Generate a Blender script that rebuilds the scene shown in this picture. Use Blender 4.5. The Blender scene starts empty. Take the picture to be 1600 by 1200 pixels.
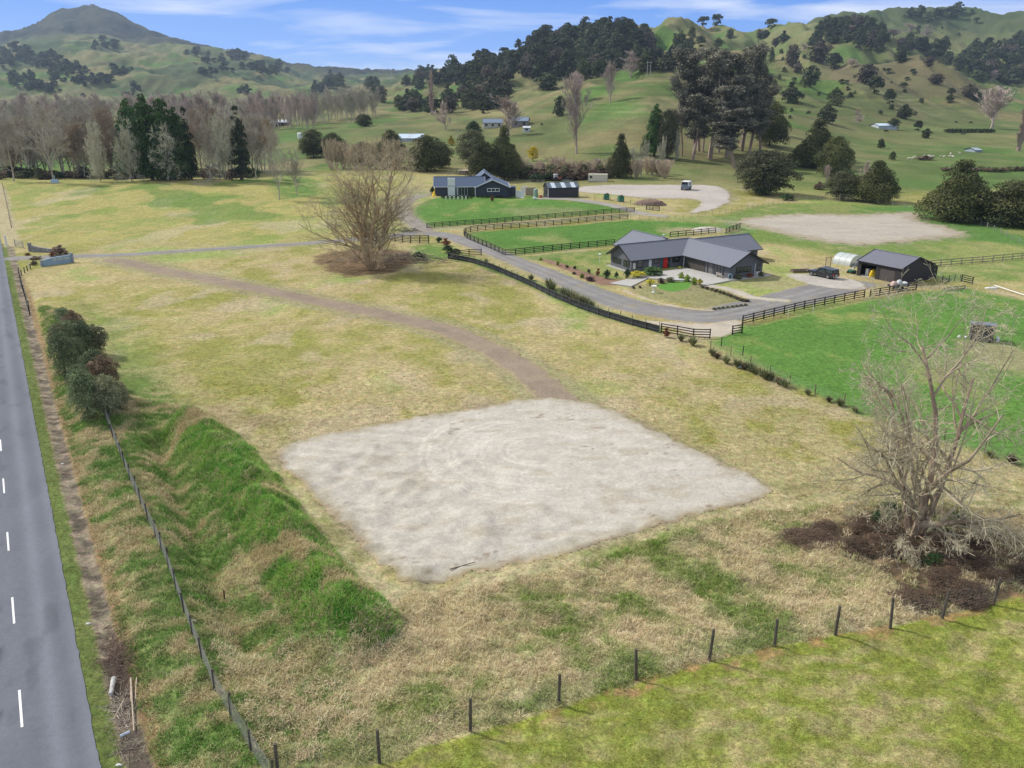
import bpy, math, random
import numpy as np
from mathutils import Vector
random.seed(7); RNG = np.random.default_rng(7)
PI = math.pi
sc = bpy.context.scene
COL = sc.collection
# ---------------------------------------------------------------- camera
FPX, PITCH, CAMH = 1300.0, math.radians(19.3), 30.0
cam_d = bpy.data.cameras.new('camera'); cam = bpy.data.objects.new('camera', cam_d); COL.objects.link(cam)
cam_d.sensor_width = 36; cam_d.lens = FPX/1600*36; cam_d.clip_start = 0.5; cam_d.clip_end = 30000
cam.location = (0, 0, CAMH); cam.rotation_euler = (PI/2-PITCH, 0, 0)
sc.camera = cam
# ---------------------------------------------------------------- light
SUN_EL, SUN_AZ = math.radians(42), math.radians(-62)      # azimuth measured from +Y towards +X (sun to the left, a little ahead)
HAZE = 0.000068
SUN_STR, SUN_ANG, SKY_STR, EXPO = 3.3, 3.5, 0.098, 0.42
sd = bpy.data.lights.new('sun', 'SUN'); so = bpy.data.objects.new('sun', sd); COL.objects.link(so)
sd.energy = SUN_STR; sd.angle = math.radians(SUN_ANG); sd.color = (1.0, 0.955, 0.88)
tosun = Vector((math.sin(SUN_AZ)*math.cos(SUN_EL), math.cos(SUN_AZ)*math.cos(SUN_EL), math.sin(SUN_EL)))
so.rotation_euler = tosun.to_track_quat('Z', 'Y').to_euler(); so.location = (-60, -20, 90)
sc.view_settings.view_transform = 'Standard'; sc.view_settings.look = 'None'
sc.view_settings.exposure = EXPO; sc.view_settings.gamma = 1
try: sc.view_settings.use_curve_mapping = False
except Exception: pass
try:
    sc.cycles.volume_bounces = 0; sc.cycles.max_bounces = 6; sc.cycles.diffuse_bounces = 3; sc.cycles.transparent_max_bounces = 12
    sc.cycles.volume_step_rate = 10
except Exception: pass
# ---------------------------------------------------------------- sky
W = bpy.data.worlds.new('World'); sc.world = W; W.use_nodes = True
nt = W.node_tree; nt.nodes.clear()
N = lambda t: nt.nodes.new(t)
L = nt.links.new
wout = N('ShaderNodeOutputWorld'); bg = N('ShaderNodeBackground')
sky = N('ShaderNodeTexSky'); sky.sky_type = 'NISHITA'; sky.sun_disc = False
sky.sun_elevation = SUN_EL; sky.sun_rotation = SUN_AZ
try: sky.air_density = 1.0; sky.dust_density = 0.3; sky.ozone_density = 2.0
except Exception: pass
tc = N('ShaderNodeTexCoord'); sep = N('ShaderNodeSeparateXYZ'); L(tc.outputs['Generated'], sep.inputs[0])
# clear-sky tint by height above the horizon, mixed with the physical sky
rampz = N('ShaderNodeValToRGB'); L(sep.outputs['Z'], rampz.inputs[0])
cr = rampz.color_ramp; cr.elements[0].position = 0.0; cr.elements[0].color = (3.6, 5.4, 8.2, 1)
cr.elements[1].position = 0.45; cr.elements[1].color = (5.4, 5.6, 5.9, 1)
for p_, c_ in ((0.045, (1.1, 3.1, 8.4, 1)), (0.10, (0.28, 2.0, 7.4, 1)), (0.2, (2.4, 3.4, 5.4, 1))):
    e = cr.elements.new(p_); e.color = c_
mixs = N('ShaderNodeMixRGB'); mixs.blend_type = 'MIX'; mixs.inputs[0].default_value = 0.85
L(sky.outputs[0], mixs.inputs[1]); L(rampz.outputs[0], mixs.inputs[2])
# wispy clouds: stretched noise on a flat layer (direction divided by height)
dv = N('ShaderNodeVectorMath'); dv.operation = 'DIVIDE'
addz = N('ShaderNodeMath'); addz.operation = 'ADD'; addz.inputs[1].default_value = 0.10; L(sep.outputs['Z'], addz.inputs[0])
cmb = N('ShaderNodeCombineXYZ'); L(addz.outputs[0], cmb.inputs[0]); L(addz.outputs[0], cmb.inputs[1]); cmb.inputs[2].default_value = 1
L(tc.outputs['Generated'], dv.inputs[0]); L(cmb.outputs[0], dv.inputs[1])
mp = N('ShaderNodeMapping'); mp.inputs['Scale'].default_value = (0.75, 0.85, 3.0); mp.inputs['Location'].default_value = (3.35, 1.2, 0.0); L(dv.outputs[0], mp.inputs[0])
cn = N('ShaderNodeTexNoise'); cn.inputs['Scale'].default_value = 1.0; cn.inputs['Detail'].default_value = 9; cn.inputs['Roughness'].default_value = 0.50
try: cn.inputs['Distortion'].default_value = 0.5
except Exception: pass
L(mp.outputs[0], cn.inputs['Vector'])
crc = N('ShaderNodeValToRGB'); crc.color_ramp.elements[0].position = 0.50; crc.color_ramp.elements[1].position = 0.78
crc.color_ramp.elements[0].color = (0, 0, 0, 1); crc.color_ramp.elements[1].color = (1, 1, 1, 1); L(cn.outputs[0], crc.inputs[0])
cl = N('ShaderNodeMixRGB'); cl.inputs[2].default_value = (8.2, 8.4, 9.0, 1)
cf = N('ShaderNodeMath'); cf.operation = 'MULTIPLY'; cf.inputs[1].default_value = 0.9; L(crc.outputs[0], cf.inputs[0])
L(cf.outputs[0], cl.inputs[0]); L(mixs.outputs[0], cl.inputs[1])
L(cl.outputs[0], bg.inputs[0]); bg.inputs[1].default_value = SKY_STR; L(bg.outputs[0], wout.inputs[0])

# ================================================================ numpy helpers
def _h(i, j, s):
    n = (i.astype(np.int64)*374761393 + j.astype(np.int64)*668265263 + s*1442695041) & 0xffffffff
    n = ((n ^ (n >> 13))*1274126177) & 0xffffffff
    return ((n ^ (n >> 16)) & 0xffff)/65535.0
def vn(x, y, s=0):
    xi = np.floor(x); yi = np.floor(y); fx = x-xi; fy = y-yi
    fx = fx*fx*(3-2*fx); fy = fy*fy*(3-2*fy); xi = xi.astype(np.int64); yi = yi.astype(np.int64)
    a = _h(xi, yi, s); b = _h(xi+1, yi, s); c = _h(xi, yi+1, s); d = _h(xi+1, yi+1, s)
    return (a+(b-a)*fx)+((c+(d-c)*fx)-(a+(b-a)*fx))*fy
def fbm(x, y, s=0, o=4, g=0.5):
    v = 0; a = 1; t = 0
    for k in range(o):
        v = v+a*vn(x*2**k+17.3*k, y*2**k-9.1*k, s+k*31); t += a; a *= g
    return v/t
def ss(a, b, x):
    t = np.clip((x-a)/(b-a), 0, 1); return t*t*(3-2*t)
CP, SP = math.cos(PITCH), math.sin(PITCH)
def ray(px, py):
    u = (px-800)/FPX; v = (600-py)/FPX
    return np.array((u, CP+v*SP, -SP+v*CP))
def flat(px, py, z=0.0):
    d = ray(px, py); t = (z-CAMH)/d[2]; return d[0]*t, d[1]*t
# ================================================================ terrain height
LD = np.array([175, 330, 480, 600, 720, 860, 1000, 1120, 1250, 1600, 2000, 2600, 3200, 4200, 5600.])
Z = lambda z: 10000+z
_c = {
 -200:[Z(0),Z(-.4),Z(0),Z(0),Z(0),Z(1),Z(2),158,132,98,92,60,Z(0)],
 0:   [Z(0),Z(-.4),Z(0),Z(0),Z(0),Z(1),Z(3),156,128,92,78,48,Z(0)],
 55:  [Z(0),Z(-.4),Z(0),Z(0),Z(0),Z(1),Z(3),154,122,74,66,41,Z(0)],
 85:  [Z(0),Z(-.4),Z(0),Z(0),Z(0),Z(1),Z(3),154,118,68,64,22,Z(0)],
 100: [Z(0),Z(-.4),Z(0),Z(0),Z(0),Z(1),Z(4),153,116,64,64,14,Z(0)],
 140: [Z(0),Z(-.4),Z(0),Z(0),Z(0),Z(1),Z(4),152,114,68,66,11,Z(0)],
 175: [Z(0),Z(-.4),Z(0),Z(0),Z(0),Z(1),Z(4),152,114,78,68,18,Z(0)],
 210: [Z(0),Z(-.4),Z(0),Z(0),Z(0),Z(1),Z(5),151,115,82,72,42,Z(0)],
 250: [Z(0),Z(-.4),Z(0),Z(0),Z(1),Z(2),Z(5),151,117,84,74,58,Z(0)],
 310: [Z(0),Z(-.3),Z(0),Z(1),Z(1),Z(2),Z(5),151,122,92,78,72,Z(0)],
 400: [Z(0),Z(0),Z(1),Z(2),Z(2),Z(3),Z(7),154,134,103,93,90,Z(0)],
 450: [Z(0),Z(.5),Z(2),Z(4),Z(5),Z(6),Z(10),156,142,118,104,102,Z(0)],
 520: [Z(0),267,Z(3),Z(6),Z(8),Z(10),Z(15),155,146,134,120,108,Z(0)],
 600: [Z(0),263,220,195,182,165,152,144,138,130,122,112,Z(0)],
 660: [Z(0),262,217,192,177,156,142,132,127,122,118,114,Z(0)],
 700: [Z(0),262,214,189,171,143,129,124,121,118,116,115,Z(0)],
 760: [Z(0),267,213,186,165,124,104,108,Z(60),Z(60),Z(50),Z(40),Z(0)],
 800: [Z(0),271,210,180,160,112,86,Z(70),Z(60),Z(60),Z(50),Z(40),Z(0)],
 870: [Z(0),266,204,150,141,98,62,Z(80),Z(60),Z(60),Z(50),Z(40),Z(0)],
 950: [Z(0),263,180,128,123,88,46,Z(80),Z(60),Z(60),Z(50),Z(40),Z(0)],
 1010:[Z(0),263,166,118,112,80,50,Z(80),Z(60),Z(60),Z(50),Z(40),Z(0)],
 1050:[Z(0),263,182,124,112,72,44,48,Z(60),Z(60),Z(50),Z(40),Z(0)],
 1085:[Z(0),263,192,138,114,66,35,44,Z(60),Z(60),Z(50),Z(40),Z(0)],
 1130:[Z(0),264,198,152,124,80,50,42,Z(90),Z(60),Z(50),Z(40),Z(0)],
 1165:[Z(0),266,200,158,130,86,55,40,Z(90),Z(60),Z(50),Z(40),Z(0)],
 1200:[Z(0),268,202,165,136,90,60,42,Z(90),Z(60),Z(50),Z(40),Z(0)],
 1280:[Z(0),270,216,178,148,98,58,42,36,Z(90),Z(50),Z(40),Z(0)],
 1340:[Z(0),272,225,192,152,74,64,40,22,Z(90),Z(50),Z(40),Z(0)],
 1400:[Z(0),Z(0),228,198,166,92,92,55,17,Z(90),Z(50),Z(40),Z(0)],
 1460:[Z(0),Z(0),228,203,180,110,108,64,24,Z(90),Z(50),Z(40),Z(0)],
 1520:[Z(0),Z(0),228,206,188,127,122,68,21,Z(90),Z(50),Z(40),Z(0)],
 1570:[Z(0),Z(0),228,208,193,150,132,74,17,Z(90),Z(50),Z(40),Z(0)],
 1660:[Z(0),Z(0),228,209,197,172,140,78,16,Z(90),Z(50),Z(40),Z(0)],
 1850:[Z(0),Z(0),228,209,197,180,150,90,30,Z(90),Z(50),Z(40),Z(0)]}
_xs = sorted(_c); LZ = np.zeros((len(_xs), len(LD))); LA = np.zeros((len(_xs), len(LD)))
def _dip(x_, row):
    """valleys between the ridges: extra knots at 860 m and 1120 m"""
    g = lambda k: (row[k]-10000) if row[k] > 9000 else CAMH+(175, 330, 480, 600, 720, 1000, 1250)[k]*math.tan(math.atan((600-row[k])/FPX)-PITCH)
    a, b, c = g(4), g(5), g(6); d1 = 16*max(0, 1-abs(x_-960)/190.); d2 = 24*max(0, 1-abs(x_-1430)/170.)
    return row[:5]+[Z((a+b)/2-d1)]+[row[5]]+[Z((b+c)/2-d2)]+row[6:]
for i, x_ in enumerate(_xs):
    for k, v_ in enumerate(_dip(x_, _c[x_])):
        if v_ > 9000: LZ[i, k] = v_-10000
        else:
            LZ[i, k] = CAMH+LD[k]*math.tan(math.atan((600-v_)/FPX)-PITCH)
        LA[i, k] = (x_-800)/FPX/(CP+(.34 if v_ > 9000 else (600-v_)/FPX)*SP)
# resample across azimuth and soften
_AA = np.linspace(-1.3, 1.3, 1301); LZG = np.zeros((1301, len(LD)))
for k in range(len(LD)):
    g = np.interp(_AA, LA[:, k], LZ[:, k]); ker = np.hanning(15); ker /= ker.sum()
    LZG[:, k] = np.convolve(np.pad(g, 7, mode='edge'), ker, mode='valid')
def layerz(X, Y):
    Ys = np.maximum(Y, 120.); a = X/Ys
    ia = np.clip((a+1.3)/2.6*1300, 0, 1299.999); i0 = ia.astype(int); f = ia-i0
    k = np.clip(np.searchsorted(LD, Ys, side='right')-1, 0, len(LD)-2)
    t = np.clip((Ys-LD[k])/(LD[k+1]-LD[k]), 0, 1); t = 0.55*t+0.45*(t*t*(3-2*t))
    z0 = LZG[i0, k]*(1-f)+LZG[i0+1, k]*f; z1 = LZG[i0, k+1]*(1-f)+LZG[i0+1, k+1]*f
    return z0+(z1-z0)*t
def seg_d(X, Y, pts):
    """distance to a polyline, and the parameter (0..1 over the whole line) of the nearest point"""
    best = np.full(X.shape, 1e9); par = np.zeros(X.shape); n = len(pts)-1
    for i in range(n):
        ax, ay = pts[i]; bx, by = pts[i+1]; dx, dy = bx-ax, by-ay; l2 = dx*dx+dy*dy+1e-9
        t = np.clip(((X-ax)*dx+(Y-ay)*dy)/l2, 0, 1); d = np.hypot(X-ax-t*dx, Y-ay-t*dy)
        m = d < best; best = np.where(m, d, best); par = np.where(m, (i+t)/n, par)
    return best, par
FL = lambda pts: [flat(*p) for p in pts]
ROAD_E = FL([(157, 1200), (103, 905), (66, 720), (32, 540), (12, 440), (-4, 360)])      # right edge of the road
_r0, _r1 = np.array(ROAD_E[0]), np.array(ROAD_E[3]); RDIR = (_r1-_r0)/np.hypot(*(_r1-_r0)); RNRM = np.array((RDIR[1], -RDIR[0]))
def road_s(X, Y):  # signed distance to the right of the road's edge, and along it
    return (X-_r0[0])*RNRM[0]+(Y-_r0[1])*RNRM[1], (X-_r0[0])*RDIR[0]+(Y-_r0[1])*RDIR[1]
MOUND = FL([(300, 672), (350, 720), (400, 790), (450, 860), (500, 930), (560, 985)])
DITCH = FL([(245, 690), (275, 760), (310, 850), (345, 930), (390, 1010)])
LOWSIDE = FL([(690, 970), (860, 955), (1010, 925), (1180, 900)])
def hgt(X, Y):
    X = np.asarray(X, float); Y = np.asarray(Y, float)
    z = layerz(X, Y)
    far = ss(170, 330, Y)
    amp = 0.14+0.22*ss(60, 30, Y)
    z = z+amp*(fbm(X/17, Y/17, 3, 3)-.5)*2*(1-ss(300, 500, Y))
    # rolling paddock on the far left, its crest hides the feet of the trees
    left = ss(-55, -85, X)*ss(210, 285, Y)*(1-ss(288, 318, Y))
    z = z+2.4*left*(0.75+0.5*vn(X/28, Y*0+2, 9))
    z = z+0.8*np.exp(-((X+32)/14)**2-((Y-215)/26)**2)
    # knoll under the blue house lawn
    z = z+1.2*np.exp(-((X-2)/26)**2-((Y-238)/16)**2)-0.5*np.exp(-((X+6)/30)**2-((Y-205)/10)**2)
    # hummocks of the hills
    hs = ss(420, 650, Y)*np.clip((z-6)/40, 0, 1)
    rid = 1-np.abs(2*fbm(X/95+3, Y/210, 11, 3)-1)*1.0
    fr_ = ss(1300, 1900, Y); rid = rid*(1-fr_)+fr_*(1-np.abs(2*fbm(X/330+3, Y/520, 11, 3)-1)); z = z+hs*np.clip(Y/850, .5, 1.7)*((rid-.8)*(36+14*fr_)+(1-.65*fr_)*0+(1-np.abs(2*fbm(X/38, Y/80, 15, 3)-1)-.8)*10+(fbm(X/45, Y/45, 14, 4)-.5)*5.5)
    big = ss(3300, 4200, Y)
    z = z+big*(fbm(X/260, Y/260, 21, 4)-.5)*26
    near = Y < 125
    if np.any(near):
        xn = X[near] if X.ndim else X; yn = Y[near] if Y.ndim else Y
        dz = np.zeros(np.shape(xn))
        d, t = seg_d(xn, yn, MOUND); dz = dz+2.3*np.exp(-(d/1.85)**2)*(0.65+0.7*vn(xn/2.2, yn/2.2, 5))
        d, t = seg_d(xn, yn, DITCH); dz = dz-1.05*np.exp(-(d/1.1)**2)
        d, t = seg_d(xn, yn, LOWSIDE); dz = dz-0.35*np.exp(-(d/4.)**2)
        s, q = road_s(xn, yn)
        dz = dz-0.16*np.exp(-((s-1.6)/.6)**2)+0.5*ss(2.5, 4.2, s)*(1-ss(6.5, 10, s))
        rough = np.clip(ss(2.8, 4.2, s)*ss(78, 60, yn)*(1-0.85*ss(52, 60, yn)*ss(-6, 6, xn)), 0, 1)
        dz = dz+rough*((fbm(xn/1.1, yn/1.1, 8, 3)-.5)*0.42+(vn(xn/2.1, yn/1.7, 18)**2-.3)*.38)
        # flats: the road, the building pad and the mown paddock in front of the wire fence
        fl = ss(0.5, 0.0, s)
        dz = dz*(1-fl)
        if X.ndim: z = z.copy(); z[near] = z[near]*(1-fl)+dz
        else: z = z*(1-fl)+dz
    return z
_TY = np.concatenate([np.arange(18, 120, .5), np.geomspace(120, 5300, 1300)])
def hit(px, py, lift=0.0, ymin=0):
    """where the line of sight through a pixel of the photograph meets the terrain"""
    d = ray(px, py); ys = _TY; x = ys*d[0]/d[1]; z = CAMH+ys*d[2]/d[1]
    g = hgt(x, ys)+lift; m = np.nonzero((z < g) & (ys > ymin))[0]
    if len(m) == 0: return None
    i = m[0]
    if i == 0: Yh = ys[0]
    else:
        a0 = z[i-1]-g[i-1]; a1 = z[i]-g[i]; t = a0/(a0-a1+1e-9); t = min(max(t, 0), 1); Yh = ys[i-1]+(ys[i]-ys[i-1])*t
    xh = Yh*d[0]/d[1]
    return Vector((xh, Yh, float(hgt(np.array([xh]), np.array([Yh]))[0])))
def gz(x, y): return float(hgt(np.array([float(x)]), np.array([float(y)]))[0])
def W2(pts): return [tuple(hit(*p)[:2]) for p in pts]
def slant(p): return math.sqrt(p.x**2+p.y**2+(p.z-CAMH)**2)
def mpp(p):   # metres per photo pixel at a point (across the line of sight)
    return (p.y*CP-(p.z-CAMH)*SP)/FPX
def poly_sd(X, Y, pts):
    """signed distance, positive inside"""
    d, _ = seg_d(X, Y, list(pts)+[pts[0]]); ins = np.zeros(X.shape, bool); n = len(pts)
    for i in range(n):
        x0, y0 = pts[i]; x1, y1 = pts[(i+1) % n]
        c = ((y0 > Y) != (y1 > Y)) & (X < (x1-x0)*(Y-y0)/((y1-y0) if abs(y1-y0) > 1e-9 else 1e-9)+x0)
        ins ^= c
    return np.where(ins, d, -d)
def smooth_line(pts, n=8, closed=False):
    P = [np.array(p, float) for p in pts]; out = []
    m = len(P); rng = range(m) if closed else range(m-1)
    for i in rng:
        p1, p2 = P[i], P[(i+1) % m]
        p0 = P[(i-1) % m] if (closed or i > 0) else p1; p3 = P[(i+2) % m] if (closed or i < m-2) else p2
        for k in range(n):
            t = k/n
            out.append(tuple(0.5*((2*p1)+(-p0+p2)*t+(2*p0-5*p1+4*p2-p3)*t*t+(-p0+3*p1-3*p2+p3)*t**3)))
    if not closed: out.append(tuple(P[-1]))
    return out
# ================================================================ materials
def newmat(name):
    m = bpy.data.materials.new(name); m.use_nodes = True
    n = m.node_tree; b = n.nodes['Principled BSDF']
    return m, n, b
def spec(b, v):
    for k in ('Specular IOR Level', 'Specular'):
        if k in b.inputs: b.inputs[k].default_value = v; return
_M = {}
def mat(name, color, rough=0.7, var=0.12, scale=3.0, metal=0.0, sp=0.3, bump=0.0, ribs=None):
    """plain painted / solid surface with slight procedural unevenness"""
    if name in _M: return _M[name]
    m, n, b = newmat(name)
    t = n.nodes.new('ShaderNodeTexCoord'); nz = n.nodes.new('ShaderNodeTexNoise'); nz.inputs['Scale'].default_value = scale; nz.inputs['Detail'].default_value = 5
    n.links.new(t.outputs['Object'], nz.inputs['Vector'])
    r = n.nodes.new('ShaderNodeMapRange'); r.inputs[1].default_value = .3; r.inputs[2].default_value = .7; r.inputs[3].default_value = 1-var; r.inputs[4].default_value = 1+var
    n.links.new(nz.outputs[0], r.inputs[0])
    mx = n.nodes.new('ShaderNodeVectorMath'); mx.operation = 'SCALE'; mx.inputs[0].default_value = color; n.links.new(r.outputs[0], mx.inputs['Scale'])
    n.links.new(mx.outputs[0], b.inputs['Base Color'])
    b.inputs['Roughness'].default_value = rough; b.inputs['Metallic'].default_value = metal; spec(b, sp)
    if ribs:
        w = n.nodes.new('ShaderNodeTexWave'); w.wave_type = 'BANDS'; w.bands_direction = ribs[0]; w.inputs['Scale'].default_value = ribs[1]
        n.links.new(t.outputs['Object'], w.inputs['Vector'])
        bp = n.nodes.new('ShaderNodeBump'); bp.inputs['Strength'].default_value = ribs[2]; bp.inputs['Distance'].default_value = .03
        n.links.new(w.outputs[0], bp.inputs['Height']); n.links.new(bp.outputs[0], b.inputs['Normal'])
    elif bump:
        bp = n.nodes.new('ShaderNodeBump'); bp.inputs['Strength'].default_value = bump; bp.inputs['Distance'].default_value = .05
        n.links.new(nz.outputs[0], bp.inputs['Height']); n.links.new(bp.outputs[0], b.inputs['Normal'])
    _M[name] = m; return m
def attr_mat(name, rough=0.9, fine=((0.35, .25), (1.6, .2)), bump=0.3, dist=0.08, objvar=0.0, trans=0.0, sp=0.1, hue=None):
    """base colour from the mesh's own Col attribute, broken up by fine procedural noise"""
    if name in _M: return _M[name]
    m, n, b = newmat(name)
    a = n.nodes.new('ShaderNodeAttribute'); a.attribute_name = 'Col'; cur = a.outputs['Color']; last = None
    if fine:
        t = n.nodes.new('ShaderNodeTexCoord')
        for (sz, amt) in fine:
            nz = n.nodes.new('ShaderNodeTexNoise'); nz.inputs['Scale'].default_value = 1/sz; nz.inputs['Detail'].default_value = 4; nz.inputs['Roughness'].default_value = .65
            n.links.new(t.outputs['Object'], nz.inputs['Vector'])
            r = n.nodes.new('ShaderNodeMapRange'); r.inputs[1].default_value = .28; r.inputs[2].default_value = .72; r.inputs[3].default_value = 1-amt; r.inputs[4].default_value = 1+amt
            n.links.new(nz.outputs[0], r.inputs[0])
            mx = n.nodes.new('ShaderNodeVectorMath'); mx.operation = 'SCALE'; n.links.new(cur, mx.inputs[0]); n.links.new(r.outputs[0], mx.inputs['Scale']); cur = mx.outputs[0]
            if last is None: last = nz.outputs[0]
            if hue and sz == fine[min(1, len(fine)-1)][0]:
                nz2 = n.nodes.new('ShaderNodeTexNoise'); nz2.inputs['Scale'].default_value = 1/(sz*1.3); nz2.inputs['Detail'].default_value = 6; nz2.inputs['Roughness'].default_value = .7
                mp2 = n.nodes.new('ShaderNodeMapping'); mp2.inputs['Location'].default_value = (31, 7, 3); n.links.new(t.outputs['Object'], mp2.inputs[0]); n.links.new(mp2.outputs[0], nz2.inputs['Vector'])
                rp = n.nodes.new('ShaderNodeValToRGB'); rp.color_ramp.elements[0].position = .36; rp.color_ramp.elements[1].position = .64; rp.color_ramp.elements[0].color = (*hue[0], 1); rp.color_ramp.elements[1].color = (*hue[1], 1); n.links.new(nz2.outputs[0], rp.inputs[0])
                mu = n.nodes.new('ShaderNodeVectorMath'); mu.operation = 'MULTIPLY'; n.links.new(cur, mu.inputs[0]); n.links.new(rp.outputs[0], mu.inputs[1]); cur = mu.outputs[0]
        if bump:
            bp = n.nodes.new('ShaderNodeBump'); bp.inputs['Strength'].default_value = bump; bp.inputs['Distance'].default_value = dist
            n.links.new(last, bp.inputs['Height']); n.links.new(bp.outputs[0], b.inputs['Normal'])
    if objvar:
        oi = n.nodes.new('ShaderNodeObjectInfo'); r = n.nodes.new('ShaderNodeMapRange'); r.inputs[3].default_value = 1-objvar; r.inputs[4].default_value = 1+objvar
        n.links.new(oi.outputs['Random'], r.inputs[0])
        mx = n.nodes.new('ShaderNodeVectorMath'); mx.operation = 'SCALE'; n.links.new(cur, mx.inputs[0]); n.links.new(r.outputs[0], mx.inputs['Scale']); cur = mx.outputs[0]
    n.links.new(cur, b.inputs['Base Color']); b.inputs['Roughness'].default_value = rough; spec(b, sp)
    if trans:
        tr = n.nodes.new('ShaderNodeBsdfTranslucent'); n.links.new(cur, tr.inputs[0]); ms = n.nodes.new('ShaderNodeMixShader'); ms.inputs[0].default_value = trans
        n.links.new(b.outputs[0], ms.inputs[1]); n.links.new(tr.outputs[0], ms.inputs[2]); n.links.new(ms.outputs[0], n.nodes['Material Output'].inputs[0])
    _M[name] = m; return m
# ================================================================ mesh building
def np_mesh(name, V, F, m=None, col=None, smooth=False, mi=None, mats=None):
    """V (n,3), F (k,3|4) arrays; col per vertex (n,3)"""
    me = bpy.data.meshes.new(name); V = np.asarray(V, np.float32); F = np.asarray(F, np.int32); k = F.shape[1]
    me.vertices.add(len(V)); me.vertices.foreach_set('co', V.ravel())
    me.loops.add(F.size); me.loops.foreach_set('vertex_index', F.ravel())
    me.polygons.add(len(F)); me.polygons.foreach_set('loop_start', np.arange(0, F.size, k, dtype=np.int32)); me.polygons.foreach_set('loop_total', np.full(len(F), k, np.int32))
    if mi is not None: me.polygons.foreach_set('material_index', np.asarray(mi, np.int32))
    me.polygons.foreach_set('use_smooth', np.full(len(F), bool(smooth)))
    if col is not None:
        c = np.ones((len(V), 4), np.float32); c[:, :3] = col
        at = me.color_attributes.new('Col', 'FLOAT_COLOR', 'POINT'); at.data.foreach_set('color', c.ravel())
    me.update(calc_edges=True)
    for x in (mats or [m]):
        if x: me.materials.append(x)
    return me
def obj(name, me, parent=None, loc=None, rotz=None, scale=None):
    o = bpy.data.objects.new(name, me); COL.objects.link(o)
    if parent: o.parent = parent
    if loc is not None: o.location = loc
    if rotz is not None: o.rotation_euler[2] = rotz
    if scale is not None: o.scale = scale if hasattr(scale, '__len__') else (scale,)*3
    return o
def tag(o, label=None, cat=None, group=None, kind=None):
    if label: o['label'] = label
    if cat: o['category'] = cat
    if group: o['group'] = group
    if kind: o['kind'] = kind
    return o
def thing(name, label, cat, loc=(0, 0, 0), rotz=0, group=None, scale=None):
    return tag(obj(name, None, None, loc, rotz, scale), label, cat, group)
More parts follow.
